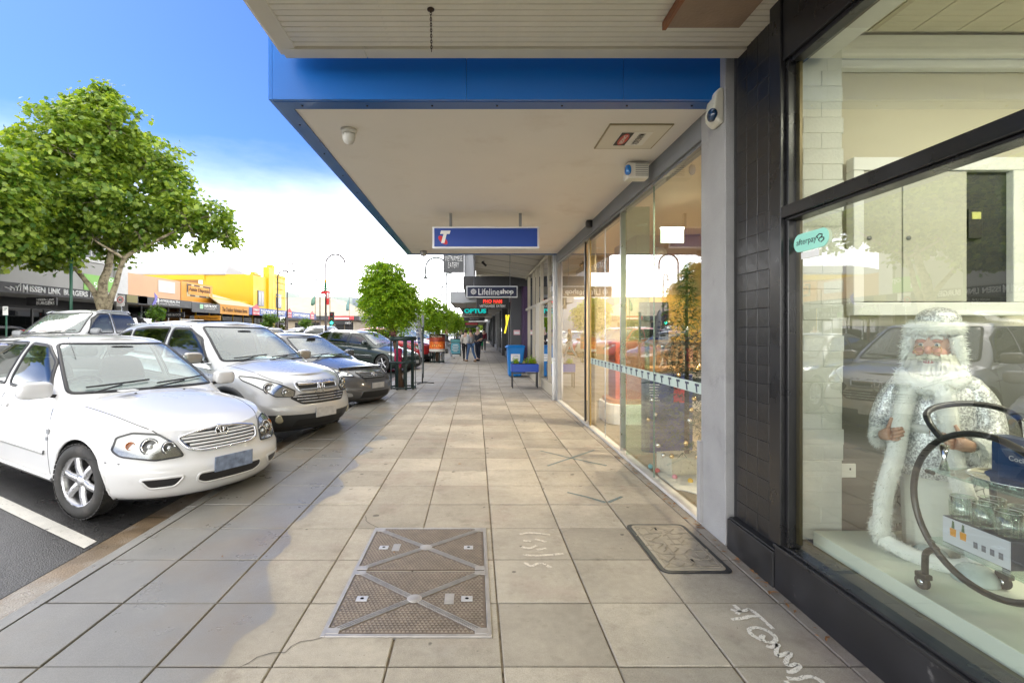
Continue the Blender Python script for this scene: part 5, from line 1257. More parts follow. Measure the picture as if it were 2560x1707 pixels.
SUV = dict(axle_f=1.31, axle_r=-1.31, R=.348, ww=.225, rim=.225, spokes=5, track=1.565, arch=.055, flare=.07,
    xf=[(0, 2.02), (.12, 2.12), (.25, 2.17), (.38, 2.19), (.5, 2.175), (.60, 2.14), (.72, 2.10), (.85, 2.04), (.94, 1.97), (1, 1.86)],
    xr=[(0, -2.15), (.2, -2.27), (.4, -2.31), (.6, -2.27), (.8, -2.24), (1, -2.2)],
    w=[(0, .80), (.06, .85), (.15, .885), (.3, .90), (.5, .912), (.65, .905), (.78, .89), (.9, .862), (1, .80)],
    z0=[(-2.4, .32), (-1.6, .24), (0, .21), (1.6, .22), (2.2, .24)], zs=[(-2.3, 1.12), (-1, 1.10), (.3, 1.06), (1.0, 1.03), (1.5, .995), (1.8, .955), (2.05, .92), (2.2, .90)],
    zd=[(-2.4, 1.12), (-1, 1.14), (.6, 1.15), (1.0, 1.125), (1.4, 1.07), (1.75, 1.0), (1.95, .945), (2.2, .90)], lf=.80, lr=.45, pf=2.3, pr=3.2, capexp=2.8,
    cxf=[(0, 1.18), (.25, .98), (.5, .765), (.75, .55), (.93, .365), (1, .27)], cxr=[(0, -2.25), (.3, -2.21), (.6, -2.10), (.85, -1.95), (1, -1.82)],
    cw=[(0, .835), (.2, .815), (.5, .765), (.8, .69), (.93, .64), (1, .585)], czb=[(-2.3, 1.07), (-1, 1.07), (.4, 1.03), (1.0, 1.0), (1.2, 1.0)], czr=[(-1.9, 1.50), (-1.4, 1.57), (-.6, 1.625), (0, 1.625), (.4, 1.585)],
    cap=[(-1.9, 1.53), (-1.2, 1.625), (-.4, 1.67), (.1, 1.66), (.4, 1.61)], clf=.30, clr=.45, cpf=2.8, cpr=2.7, tint='rear',
    windows=[('windscreen', 'front', [(-.71, 1.115), (.71, 1.115), (.66, 1.30), (.56, 1.575), (-.56, 1.575), (-.66, 1.30)]), ('rear_window', 'rear', [(-.6, 1.15), (.6, 1.15), (.5, 1.47), (-.5, 1.47)]),
        ('front_side_window', 'side', [(.80, 1.09), (-.20, 1.125), (-.25, 1.535), (.15, 1.535), (.45, 1.41)]), ('rear_side_window', 'side', [(-.30, 1.128), (-1.14, 1.16), (-1.28, 1.49), (-.90, 1.53), (-.34, 1.54)]), ('quarter_window', 'side', [(-1.22, 1.165), (-1.92, 1.22), (-1.86, 1.30), (-1.60, 1.42), (-1.36, 1.48)])],
    dash_x=.60, dash_z=1.0, cw_in=.66, seat_z=.72, mirror_in=(.42, 1.50), mirror=(.68, 1.13, M('champagne', (.40, .37, .31), .25, .4, coat=1)), wiper_z=1.135, clad=lambda m: (.485 - .02 * abs(m.y) if m.x > 1.62 else .50 if m.x < -1.8 else .34),
    seams=[('body', 'side', [(.92, .24), (.92, .7), (.86, 1.04)]), ('body', 'side', [(-.24, .24), (-.24, 1.08)]), ('body', 'side', [(-1.30, 1.10), (-1.12, .75), (-.9, .3)]), ('body', 'top', [(1.03, .70), (1.4, .68), (1.72, .62), (1.9, .50)]), ('body', 'side', [(1.0, .85), (-1.3, .90)])],
    strips=[('sill_strip', 'body', 'side', [(.85, .30), (-.85, .30)], .10, .015, CLAD), ('chrome_belt', 'cab', 'side', [(.86, 1.075), (-.2, 1.105), (-1.2, 1.14), (-1.95, 1.20)], .018, .012, ALU)],
    lamps=[('headlight', 'front', [(.40, .77), (.44, .70), (.64, .705), (.83, .90), (.82, .95), (.72, .935), (.55, .86)], [(.67, .81, .068, None), (.52, .755, .048, None)]), ('tail_light', 'rear', [(.62, .85), (.62, 1.05), (.82, 1.05), (.84, .85)], [(.72, .95, .05, REDL)])],
    patches=[('lower_intake', 'body', 'front', [(-.42, .40), (-.45, .30), (.45, .30), (.42, .40)], .004, M('grille_dark'), None, False)],
    handles=[(-.12, .94), (-1.0, .97)], plates=[('front', .0, .475, .37, .13, PLATEW), ('rear', 0, .9, .37, .13, PLATEW)], extra=suv_extra)
car('parked_car', 'silver compact SUV with grey lower bumper parked beside the white sedan', SUV, (-3.94, 7.64), -28, paint('silver', (.58, .585, .585), .25, .3), 'cars angle parked along the kerb', steer=R(4), scale=.98)
# ------------------------------------------------------------------ dark grey sedan
def sedan2_extra(t, body, cab, pnt):
    gp_ = round_poly([(-.40, .755), (-.34, .63), (.34, .63), (.40, .755)], .04)
    mb = MB(); patch(mb, body, gp_, 'front', .025, .004); g = mb.build('grille', M('grille_dark'), t, world=False)
    for z in (.66, .69, .72):
        mb = MB(); w = .32 + (z - .66) * .9; ribbon(mb, body, [(-w, z), (w, z)], 'front', .014, .014); mb.build('grille_bar', GREYM, g, world=False)
    mb = MB(); ribbon(mb, body, [(-.38, .75), (.38, .75)], 'front', .035, .02); mb.build('chrome_bar', CHROME, g, world=False)
    p, n = body.hit(0, .70, 'front'); emblem('ovals', p.x + .03, 0, .70, .075, g, R(-12))
    mb = MB(); ribbon(mb, body, [(-.62, .80), (-.3, .815), (.3, .815), (.62, .80)], 'front', .06, .05); mb.build('bonnet_guard', M('smoked_guard', (.02, .022, .022), .08, coat=1), t, world=False)
SEDAN2 = dict(SEDAN); SEDAN2.update(axle_f=1.39, axle_r=-1.385, R=.325, rim=.215, spokes=10, track=1.57,
    xf=[(0, 2.20), (.10, 2.28), (.25, 2.33), (.40, 2.345), (.5, 2.335), (.62, 2.31), (.75, 2.27), (.88, 2.20), (1, 2.08)], xr=[(0, -2.30), (.2, -2.40), (.45, -2.45), (.7, -2.43), (1, -2.36)],
    w=[(0, .80), (.06, .85), (.15, .88), (.3, .90), (.5, .912), (.65, .905), (.78, .89), (.9, .86), (1, .80)],
    z0=[(-2.4, .24), (-1.6, .17), (0, .16), (1.6, .16), (2.3, .18)], zs=[(-2.45, 1.0), (-1.6, 1.01), (-.6, .97), (.4, .92), (1.0, .89), (1.5, .845), (1.85, .80), (2.1, .77), (2.4, .75)],
    zd=[(-2.4, 1.04), (-1.6, 1.08), (-1, 1.02), (.6, 1.02), (1.05, .99), (1.4, .935), (1.8, .855), (2.1, .785), (2.4, .75)],
    cxf=[(0, 1.22), (.25, 1.0), (.5, .765), (.75, .52), (.93, .32), (1, .22)], cxr=[(0, -1.95), (.3, -1.72), (.6, -1.45), (.85, -1.18), (1, -1.0)], cw=[(0, .83), (.2, .81), (.5, .74), (.8, .65), (.93, .595), (1, .54)],
    czb=[(-2, .98), (-.6, .95), (.4, .91), (1.2, .90)], czr=[(-1.1, 1.40), (-.6, 1.44), (-.2, 1.445), (.2, 1.425), (.5, 1.39)], cap=[(-1.1, 1.425), (-.5, 1.475), (-.1, 1.48), (.3, 1.44)],
    windows=[('windscreen', 'front', [(-.69, 1.0), (.69, 1.0), (.64, 1.14), (.53, 1.39), (-.53, 1.39), (-.64, 1.14)]), ('rear_window', 'rear', [(-.6, 1.1), (.6, 1.1), (.48, 1.37), (-.48, 1.37)]),
        ('front_side_window', 'side', [(.78, 1.0), (-.20, 1.03), (-.24, 1.39), (.14, 1.38), (.45, 1.24)]), ('rear_side_window', 'side', [(-.30, 1.03), (-1.1, 1.07), (-1.4, 1.16), (-1.05, 1.32), (-.34, 1.39)])],
    dash_x=.66, dash_z=.88, cw_in=.66, mirror_in=(.40, 1.35), mirror=(.66, 1.03, None), wiper_z=1.02, tint='rear', handles=[(-.12, .86), (-1.05, .90)],
    seams=[('body', 'side', [(.95, .20), (.95, .5), (.90, .72), (.82, .92)]), ('body', 'side', [(-.26, .20), (-.26, .95)]), ('body', 'top', [(1.1, .70), (1.5, .66), (1.85, .60), (2.05, .5)])], strips=[],
    patches=[('lower_intake', 'body', 'front', [(-.40, .40), (-.44, .25), (.44, .25), (.40, .40)], .004, M('grille_dark'), (.02, 'paint', .004), False), ('fog_recess', 'body', 'front', [(.56, .30), (.60, .37), (.78, .40), (.80, .30)], .003, ALU, None, True)],
    lamps=[('headlight', 'front', [(.48, .68), (.50, .75), (.70, .83), (.87, .86), (.86, .79), (.70, .69)], [(.66, .755, .045, None), (.55, .725, .035, None), (.78, .80, .03, None)]), ('tail_light', 'rear', [(.5, .8), (.5, .95), (.82, .95), (.84, .8)], [(.65, .87, .05, REDL)])],
    plates=[('front', 0, .50, .37, .11, PLATEW), ('rear', 0, .75, .37, .13, PLATEW)], extra=sedan2_extra)
car('parked_car', 'dark grey sedan with a smoked bonnet guard parked beyond the silver SUV', SEDAN2, (-3.94, 10.74), -28, paint('graphite', (.12, .122, .125), .4, .3), 'cars angle parked along the kerb', scale=.97)
# ------------------------------------------------------------------ dark green wagon
def bar_grille(z0, z1, w, em=None):
    def f(t, body, cab, pnt):
        mb = MB(); patch(mb, body, round_poly([(-w, z1), (-w * .9, z0), (w * .9, z0), (w, z1)], .04), 'front', .03, .004); g = mb.build('grille', M('grille_dark'), t, world=False)
        mb = MB(); ribbon(mb, body, [(-w * .95, (z0 + z1) / 2), (w * .95, (z0 + z1) / 2)], 'front', .03, .012); mb.build('grille_bar', CHROME, g, world=False)
    return f
WAGON = dict(SEDAN2); WAGON.update(axle_f=1.46, axle_r=-1.48, R=.33, rim=.225, spokes=5, track=1.57, tint='rear',
    xf=[(0, 2.22), (.12, 2.32), (.3, 2.37), (.45, 2.37), (.65, 2.33), (.85, 2.26), (1, 2.12)], xr=[(0, -2.50), (.2, -2.60), (.45, -2.64), (.7, -2.62), (1, -2.56)],
    zs=[(-2.6, .99), (-1.6, .97), (-.6, .95), (.4, .91), (1.0, .87), (1.5, .81), (2.0, .72), (2.4, .68)], zd=[(-2.6, 1.0), (-1, 1.0), (.6, 1.0), (1.05, .965), (1.4, .90), (1.8, .81), (2.1, .735), (2.4, .68)],
    cxr=[(0, -2.56), (.3, -2.47), (.6, -2.33), (.85, -2.14), (1, -2.0)], czb=[(-2.6, .95), (-.6, .93), (.4, .90), (1.2, .88)], czr=[(-2.1, 1.42), (-1, 1.47), (-.2, 1.46), (.2, 1.43), (.5, 1.39)], cap=[(-2.1, 1.45), (-1, 1.51), (-.1, 1.50), (.3, 1.45)],
    windows=[('windscreen', 'front', [(-.69, .98), (.69, .98), (.64, 1.12), (.53, 1.39), (-.53, 1.39), (-.64, 1.12)]), ('rear_window', 'rear', [(-.6, 1.05), (.6, 1.05), (.5, 1.38), (-.5, 1.38)]),
        ('front_side_window', 'side', [(.78, .98), (-.24, 1.0), (-.28, 1.40), (.14, 1.38), (.45, 1.22)]), ('rear_side_window', 'side', [(-.34, 1.0), (-1.30, 1.02), (-1.24, 1.42), (-.38, 1.41)]), ('quarter_window', 'side', [(-1.40, 1.025), (-2.38, 1.05), (-2.18, 1.36), (-1.36, 1.42)])],
    strips=[('door_moulding', 'body', 'side', [(.95, .52), (-1.05, .52)], .045, .014, TRIMB), ('chrome_belt', 'body', 'side', [(1.0, .60), (-1.1, .60)], .012, .016, ALU)],
    lamps=[('headlight', 'front', [(.46, .60), (.48, .69), (.70, .735), (.84, .72), (.83, .64), (.68, .585)], [(.66, .655, .05, None)]), ('tail_light', 'rear', [(.55, .7), (.55, .95), (.84, .95), (.86, .7)], [(.7, .83, .05, REDL)])],
    plates=[('front', 0, .42, .37, .11, PLATEW), ('rear', 0, .75, .37, .13, PLATEW)], patches=SEDAN2['patches'][:1], extra=bar_grille(.60, .68, .38))
car('parked_car', 'dark green station wagon parked past the empty bay behind the tree guard', WAGON, (-4.27, 19.16), -28, paint('green', (.022, .036, .030), .3, .3), 'cars angle parked along the kerb', scale=.98)
# ------------------------------------------------------------------ silver dual cab ute
def ute_extra(t, body, cab, pnt):
    gp_ = round_poly([(-.62, 1.04), (-.55, .80), (.55, .80), (.62, 1.04)], .05)
    mb = MB(); patch(mb, body, gp_, 'front', .04, .004); g = mb.build('grille', M('grille_dark'), t, world=False)
    for z in (.86, .92, .98):
        mb = MB(); ribbon(mb, body, [(-.56, z), (.56, z)], 'front', .03, .014); mb.build('grille_bar', GREYM, g, world=False)
    p, n = body.hit(0, .92, 'front'); emblem('oval', p.x + .03, 0, .92, .14, g)
    for s in (-1, 1):
        pts = []
        for k in range(10):
            x = .45 - 1.35 * k / 9; h, n = cab.hit(x, 1.66, 'side' if s > 0 else 'sideR')
            if h: pts.append(h + Vector((0, -s * .03, .13 if 0 < k < 9 else .085)))
        MB().tube(pts, .02, 6).build('roof_rail', ALU, t, world=False)
    sb = MB(); 
    for s in (-1, 1): sb.beam((-1.38, s * .68, 1.15), (-1.25, s * .62, 1.68), .09, .05); sb.beam((-1.3, s * .66, 1.6), (-2.0, s * .72, 1.16), .08, .05)
    sb.beam((-1.26, -.62, 1.66), (-1.26, .62, 1.66), .07, .05); sb.build('sports_bar', TRIMB, t, world=False)
UTE = dict(SUV); UTE.update(cat='ute', axle_f=1.62, axle_r=-1.60, R=.385, ww=.25, rim=.24, spokes=6, track=1.57, arch=.07, flare=.06, tint='rear', clad=None,
    xf=[(0, 2.38), (.12, 2.46), (.3, 2.51), (.42, 2.50), (.6, 2.46), (.8, 2.43), (.93, 2.38), (1, 2.25)], xr=[(0, -2.7), (.2, -2.78), (.5, -2.80), (.8, -2.79), (1, -2.77)],
    w=[(0, .84), (.06, .88), (.15, .91), (.35, .925), (.6, .925), (.8, .91), (.92, .88), (1, .83)], z0=[(-2.8, .5), (-1.6, .36), (0, .33), (1.6, .34), (2.5, .36)], zs=[(-2.8, 1.16), (-1, 1.15), (0, 1.13), (1.0, 1.10), (1.7, 1.08), (2.2, 1.05), (2.5, 1.02)],
    zd=[(-2.8, 1.17), (-1.3, 1.16), (-1, 1.18), (.8, 1.20), (1.2, 1.19), (1.7, 1.155), (2.1, 1.10), (2.5, 1.03)],
    cxf=[(0, 1.42), (.25, 1.22), (.5, 1.02), (.75, .80), (.93, .60), (1, .48)], cxr=[(0, -1.22), (.3, -1.19), (.6, -1.13), (.85, -1.06), (1, -.95)], cw=[(0, .85), (.2, .83), (.5, .77), (.8, .70), (.93, .65), (1, .60)],
    czb=[(-1.3, 1.10), (.4, 1.08), (1.5, 1.06)], czr=[(-1.2, 1.74), (-.3, 1.78), (.3, 1.77), (.7, 1.73)], cap=[(-1.2, 1.77), (-.2, 1.835), (.3, 1.82), (.7, 1.75)], clr=.3,
    windows=[('windscreen', 'front', [(-.73, 1.19), (.73, 1.19), (.68, 1.38), (.58, 1.72), (-.58, 1.72), (-.68, 1.38)]), ('rear_window', 'rear', [(-.6, 1.25), (.6, 1.25), (.53, 1.68), (-.53, 1.68)]),
        ('front_side_window', 'side', [(1.02, 1.16), (.10, 1.18), (.05, 1.70), (.40, 1.70), (.68, 1.56)]), ('rear_side_window', 'side', [(-.0, 1.18), (-.92, 1.20), (-.88, 1.68), (-.02, 1.70)])],
    dash_x=.86, dash_z=1.05, seat_z=.8, mirror_in=(.62, 1.62), mirror=(.95, 1.2, GREYM), wiper_z=1.215, seams=[('body', 'side', [(1.1, .4), (1.1, .8), (1.05, 1.1)]), ('body', 'side', [(.08, .4), (.08, 1.1)]), ('body', 'side', [(-1.25, .45), (-1.25, 1.13)])],
    strips=[], lamps=[('headlight', 'front', [(.64, .84), (.62, 1.02), (.88, 1.05), (.90, .92)], [(.74, .95, .07, None)]), ('tail_light', 'rear', [(.74, .8), (.74, 1.1), (.88, 1.1), (.9, .8)], [(.8, .95, .05, REDL)])],
    patches=[('lower_bumper', 'body', 'front', [(-.75, .62), (-.7, .42), (.7, .42), (.75, .62)], .005, TRIMB, None, False)], handles=[(.2, .98), (-.8, 1.0)], plates=[('front', 0, .58, .37, .11, PLATEW)], extra=ute_extra)
car('silver_ute', 'silver dual cab ute facing the camera in the middle of the road', UTE, (-11.3, 14.2), -88.5, paint('pale_silver', (.50, .51, .52), .35, .28), scale=1.05)
# ------------------------------------------------------------------ cars further off (few pixels each)
def simple(sp, **k): d = dict(sp); d.update(k); d.pop('extra', None); return d
FARSUV = simple(SUV, spokes=5); FARSEDAN = simple(SEDAN, extra=None); FARWAG = simple(WAGON)
G1 = 'cars angle parked along the kerb'; G2 = 'cars parked across the road'
for nm, lab, sp, pos, hd, pn, g in (
    ('parked_car', 'red SUV parked behind the dark green wagon', FARSUV, (-4.0, 23.6), -29, paint('red', (.42, .012, .015), .1), G1),
    ('parked_car', 'white SUV nosed in beside the red SUV', FARSUV, (-4.0, 26.6), -29, paint('white', ()), G1),
    ('parked_car', 'second red car in the kerb row, beyond the white SUV', FARSEDAN, (-4.0, 29.6), -29, paint('red', ()), G1),
    ('parked_car', 'white wagon far along the kerb row past the second red car', FARWAG, (-4.0, 32.8), -29, paint('white', ()), G1),
    ('parked_car', 'silver car far along the kerb row by the distant tree', FARSEDAN, (-4.0, 38.6), -29, paint('silver', ()), G1),
    ('parked_car', 'white car at the far end of the kerb row', FARSEDAN, (-4.0, 44.5), -29, paint('white', ()), G1),
    ('parked_car', 'red hatchback parked in front of the burger shop', FARSEDAN, (-14.3, 16.0), 150, paint('red', ()), G2),
    ('parked_car', 'white four wheel drive parked under the chemist sign', simple(SUV, spokes=5), (-13.7, 30.5), 148, paint('white', ()), G2),
    ('parked_car', 'silver sedan parked past the white four wheel drive', FARSEDAN, (-14.2, 36.5), 148, paint('silver', ()), G2),
    ('parked_car', 'black SUV parked by the small round street tree', FARSUV, (-14.6, 42.6), 148, paint('black', (.012, .012, .014), .2), G2),
    ('moving_car', 'white SUV waiting at the traffic light', FARSUV, (-13.0, 38.5), 60, paint('white', ()), None),
    ('moving_car', 'silver SUV seen from behind heading for the traffic light', FARSUV, (-10.3, 33.5), 88, paint('silver', ()), None)):
    car(nm, lab, sp, pos, hd, pn, g, detail=False, slope=g is not None and pos[0] > -9)
# ================================================================== across the road
XW, XA = -21.2, -19.0
GLSDARK = glass_mat('far_glass', (.22, .25, .25), 1.0)
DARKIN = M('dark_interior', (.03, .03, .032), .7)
def yw(px, X=XW): return xat(px, X)
AZ_ = (0, 0, 1); AYm = (0, -1, 0); AYp = (0, 1, 0); FX = (1, 0, 0)
def ftext(s, y0, y1, z0, z1, x, mat, parent, bold=.0, ext=.01, stretch=True): return text(s, (x, (y0 + y1) / 2, (z0 + z1) / 2), AYp, AZ_, abs(y1 - y0), z1 - z0, mat, parent, ext, bold=bold, stretch=stretch)
def figure_row(y0, dy, z, s, x, mat, parent):
    """small walking figures, each a little more upright"""
    for k in range(4):
        b = MB(); h = s * (.45 + .18 * k); y = y0 + dy * k; lean = (3 - k) * .28 * s
        b.tube([(x, y, z), (x, y + .02, z + h * .45)], s * .06, 5); b.tube([(x, y + .10 * s, z), (x, y + .02, z + h * .45)], s * .06, 5)
        b.tube([(x, y + .02, z + h * .45), (x, y + .02 - lean * (1 if dy < 0 else -1) * -1, z + h * .85)], s * .09, 5); b.sup((x, y + .02 + lean * (1 if dy > 0 else -1), z + h), (.02, s * .09, s * .1), 1, 8, 6)
        b.build('figure', mat, parent)
CONC = M('render_grey', (.32, .315, .30), .7, var=.10, vs=.7, dirt=(.27, .26, .25), ds=1.1, dt=(.55, .8)); CONC2 = M('render_pale', (.50, .50, .49), .7, var=.06, vs=1)
SIGNW = M('sign_white', (.78, .78, .76), .5); SIGNK = M('sign_black', (.02, .02, .022), .5, var=.1); ANTH = M('anthracite', (.05, .052, .056), .5, var=.08)
def shopfront(t, y0, y1, x, zt, n, dark=SIGNK, frame=ALU):
    """glazed shopfront between y0 and y1: stall board, mullions, panes, dark room behind"""
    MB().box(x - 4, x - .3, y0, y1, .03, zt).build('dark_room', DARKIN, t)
    MB().box(x - .06, x + .02, y0, y1, .02, .35).build('stall_board', dark, t)
    for k in range(n + 1):
        y = y0 + (y1 - y0) * k / n; MB().box(x - .04, x + .04, y - .035, y + .035, .351, zt).build('mullion', frame, t)
        if k < n: MB().quad((x, y + .035, .351), (x, y + (y1 - y0) / n - .035, .351), (x, y + (y1 - y0) / n - .035, zt), (x, y + .035, zt)).build('glass_pane', GLSDARK, t)
# ---- grey two storey building with the burger shop
gb = thing('corner_building', 'grey rendered two storey building above the black burger shop fascia', 'building', (XW, 20, 0))
Y0, Y1 = 9.0, 29.6
MB().box(XW - 9, XW, Y0, Y1 - 1.0, 3.42, 7.9).build('upper_wall', CONC, gb); MB().box(XW, XW + .10, Y0, Y1 - 1.6, 3.62, 5.2).build('spandrel', CONC, gb, bevel=.03)
MB().box(XW, XW + .16, Y0, Y1 - 1.3, 5.21, 5.32).build('sill_course', CONC2, gb, bevel=.02)
pl = MB().box(XW - 9, XW + .12, Y1 - .98, Y1, .02, 8.1).build('end_pier', CONC2, gb)
for k in range(66):
    MB().box(XW + .1205, XW + .145, Y1 - .98, Y1, .1 + .12 * k, .1 + .12 * k + .10).build('brick', M('white_brick', (.56, .56, .56), .6, var=.08), pl)
for k in range(7):
    y = Y0 + 1.0 + 2.65 * k
    w = MB().box(XW + .001, XW + .07, y, y + 2.0, 5.35, 7.3).build('window', M('win_frame', (.62, .62, .6), .5), gb)
    for q in (0, 1): MB().box(XW + .0705, XW + .085, y + .08 + q * .96, y + .96 + q * .94, 5.45, 7.2).build('pane', M('upper_glass', (.03, .04, .05), .25, spec=.3), w)
MB().box(XW - .05, XA, Y0, Y1 - 1.2, 2.99, 3.40).build('awning', CONC2, gb)
MB().box(XW - .3, XW - .05, Y0, 17.0, .02, 2.985).build('shop_wall', SIGNK, gb); shopfront(gb, 17.0, 19.6, XW, 2.75, 2); MB().box(XW - .2, XW + .02, 19.6, 29.0, 2.5, 2.985).build('shop_wall', SIGNK, gb); shopfront(gb, 19.64, 28.9, XW, 2.49, 5, SIGNK, BLACKM); MB().box(XW - .2, XW + .02, 17.0, 19.6, 2.76, 2.985).build('shop_wall', SIGNK, gb)
tag(MB().box(XW + .02, XW + .05, 17.05, 19.5, 2.3, 2.74).build('door_header', SIGNW, gb), None)
for z, ch_ in ((2.5, 'B'), (1.9, 'R'), (1.3, 'G')): text(ch_, (XW - .04, 16.6, z), AYp, AZ_, .30, .40, SIGNW, gb, .01)
for z, ch_ in ((2.05, 'B'),): text(ch_, (XW + .05, 24.3, z), AYp, AZ_, .30, .40, SIGNW, gb, .01)
fs = thing('burger_sign', 'long black fascia sign reading MISSEN LINK BURGERS with walking figures', 'sign', (XA, 22, 3.2))
MB().box(XA + .002, XA + .06, 9.2, Y1 - 1.4, 2.99, 3.42).build('board', SIGNK, fs)
ftext('M', 20.43, 20.66, 3.05, 3.38, XA + .062, SIGNW, fs, .04); ftext('ISSEN', 20.74, 21.5, 3.09, 3.35, XA + .062, SIGNW, fs, .04)
ftext('LINK', 21.64, 22.3, 3.08, 3.35, XA + .062, SIGNW, fs, .04); ftext('BURGERS', 22.45, 23.85, 3.08, 3.35, XA + .062, SIGNW, fs, .04)
figure_row(19.88, .14, 3.08, .30, XA + .07, SIGNW, fs); figure_row(24.42, -.14, 3.08, .30, XA + .07, SIGNW, fs)
us = thing('hanging_burger_sign', 'small black under awning sign repeating MISSEN LINK BURGERS', 'sign', (XA - .5, 21.0, 2.7))
MB().box(-20.2, -18.85, 21.95, 22.05, 2.58, 2.94).build('board', SIGNK, us, bevel=.01)
text('MISSEN LINK', (-19.32, 21.943, 2.84), (1, 0, 0), AZ_, .82, .11, SIGNW, us, .005, bold=.02); text('BURGERS', (-19.32, 21.943, 2.68), (1, 0, 0), AZ_, .82, .14, SIGNW, us, .005, bold=.02)
ls = thing('green_wall_sign', 'lime green wall sign half hidden behind the plane tree trunk', 'sign', (XW, 26, 4.2))
MB().box(XW + .101, XW + .14, yw(204), yw(286), 3.66, 4.52).build('board', M('lime_green', (.18, .42, .06), .5), ls)
text('51', (XW + .145, yw(236), 3.98), AYp, AZ_, .5, .3, SIGNW, ls, .004); text('op', (XW + .145, yw(276), 4.3), AYp, AZ_, .6, .3, SIGNW, ls, .004)
ws = thing('blank_sign', 'blank white and olive awning sign beside the speed limit sign', 'sign', (XA, 27, 3.2))
MB().box(XA + .062, XA + .075, yw(262, XA), yw(290, XA), 3.0, 3.41).build('white_panel', SIGNW, ws); MB().box(XA + .062, XA + .075, yw(314, XA), yw(341, XA), 3.0, 3.40).build('olive_panel', M('olive', (.22, .19, .05), .5), ws)
# ---- peach single storey shop with two fascias
pb = thing('peach_shop', 'peach rendered single storey shop with a bare pale panel on its parapet', 'shop', (XW, 33, 0))
PEACH = M('peach_render', (.58, .36, .22), .7, var=.06, vs=.8, dirt=(.5, .34, .22), ds=1.5, dt=(.6, .85))
MB().box(XW - 12, XW, Y1 + .01, 35.1, 3.42, 5.0).build('parapet', PEACH, pb); MB().box(XW, XW + .04, 32.6, 34.4, 4.05, 4.85).build('bare_panel', M('bare_panel_mat', (.60, .58, .54), .7, var=.1, vs=2), pb)
MB().box(XW, XA, Y1 - 1.15, 35.1, 3.05, 3.41).build('awning', CONC2, pb); shopfront(pb, Y1 + .05, 35.05, XW, 3.04, 4, ANTH)
hf = thing('nutrition_sign', 'dark grey awning fascia reading HYPERHEALTH with a white H mark', 'sign', (XA, 30, 3.2))
MB().box(XA + .002, XA + .06, yw(343, XA), 32.6, 2.95, 3.41).build('board', ANTH, hf)
ftext('HYPERHEALTH', yw(396, XA), yw(446, XA), 3.16, 3.33, XA + .062, SIGNW, hf, .03); ftext('SPORTS NUTRITION', yw(396, XA), yw(446, XA), 3.04, 3.10, XA + .062, SIGNW, hf, .02)
ftext('H', yw(384, XA), yw(394, XA), 3.0, 3.38, XA + .062, SIGNW, hf, .05); MB().prism([(0, 0), (.35, .1), (.5, .55), (.2, .75), (.25, .4)], (XA + .064, yw(380, XA) - .1, 2.95), AYp, AZ_, FX, .01).build('mark', M('blue_violet', (.12, .1, .5), .4), hf)
hb_ = thing('tax_sign', 'charcoal awning fascia reading H&R BLOCK with a green square', 'sign', (XA, 34, 3.1))
MB().box(XA + .002, XA + .07, 32.62, 36.2, 2.72, 3.38).build('board', ANTH, hb_); MB().box(XA + .0705, XA + .08, 33.55, 33.95, 2.98, 3.28).build('green_square', M('mint_green', (.35, .62, .38), .5), hb_)
ftext('H&R BLOCK', 34.05, 35.75, 3.09, 3.29, XA + .073, SIGNW, hb_, .04); ftext('TAX ACCOUNTANTS', 34.05, 35.5, 2.95, 3.04, XA + .073, SIGNW, hb_, .02)
u2 = thing('hanging_tax_sign', 'black under awning sign reading H&R BLOCK with a green panel', 'sign', (XA - 1, 31, 2.6))
MB().box(XA - 2.1, XA - .1, 32.0, 32.1, 2.32, 2.68).build('board', SIGNK, u2); MB().box(XA - 1.65, XA - 1.3, 31.985, 31.999, 2.33, 2.67).build('green_panel', M('leaf_green', (.12, .4, .05), .5), u2); text('H&R BLOCK', (XA - .75, 31.99, 2.5), (1, 0, 0), AZ_, .95, .14, SIGNW, u2, .005)
# ---- orange outdoor shop
ob_ = thing('orange_shop', 'orange fronted disposals shop with a cream roof and hanging flower baskets', 'shop', (XW, 38, 0))
ORG = M('orange_paint', (.62, .27, .02), .55, var=.05, vs=1); YEL = M('yellow_paint', (.60, .39, .006), .55, var=.05, vs=.7, dirt=(.50, .31, .01), ds=1.1, dt=(.6, .85))
MB().box(XW - 12, XW + .05, 35.11, 39.3, 3.42, 5.05).build('parapet', ORG, ob_); MB().box(XW, XA, 36.2, 40.9, 3.3, 3.42).build('awning', CREAM, ob_)
shopfront(ob_, 35.15, 46.4, XW, 3.2, 6, YEL, YEL)
MB().add([(XA, 36.3, 3.46), (XA, 43.4, 3.46), (XW - 5, 46.5, 5.3), (XW - .5, 39.4, 4.4)], [(0, 1, 2, 3)]).build('cream_roof', M('cream_roof_mat', (.55, .46, .30), .6, var=.1), ob_, solid=.05)
MB().box(XW - 12, XW - .4, 39.31, 46.55, 3.42, 4.2).build('rear_wall', YEL, ob_)
ds_ = thing('disposals_sign', 'orange parapet sign reading Aussie Disposals in a broken brown border', 'sign', (XW, 37, 4.4))
MB().box(XW + .052, XW + .07, 35.75, 38.9, 4.0, 4.92).build('board', M('sage_panel', (.45, .40, .22), .6), ds_); MB().box(XW + .0705, XW + .09, 35.95, 38.75, 4.16, 4.78).build('face', ORG, ds_)
BRW = M('brown_print', (.07, .03, .012), .6)
ftext('Aussie Disposals', 36.0, 38.7, 4.32, 4.70, XW + .092, BRW, ds_, .02)
for a in ((35.76, 36.3, 4.79, 4.9), (36.7, 37.4, 4.79, 4.9), (37.9, 38.9, 4.79, 4.9), (36.2, 36.8, 4.02, 4.13), (37.4, 38.3, 4.02, 4.13), (38.78, 38.89, 4.4, 4.78), (35.76, 35.9, 4.3, 4.78)): MB().box(XW + .0705, XW + .088, *a).build('border_bar', BRW, ds_)
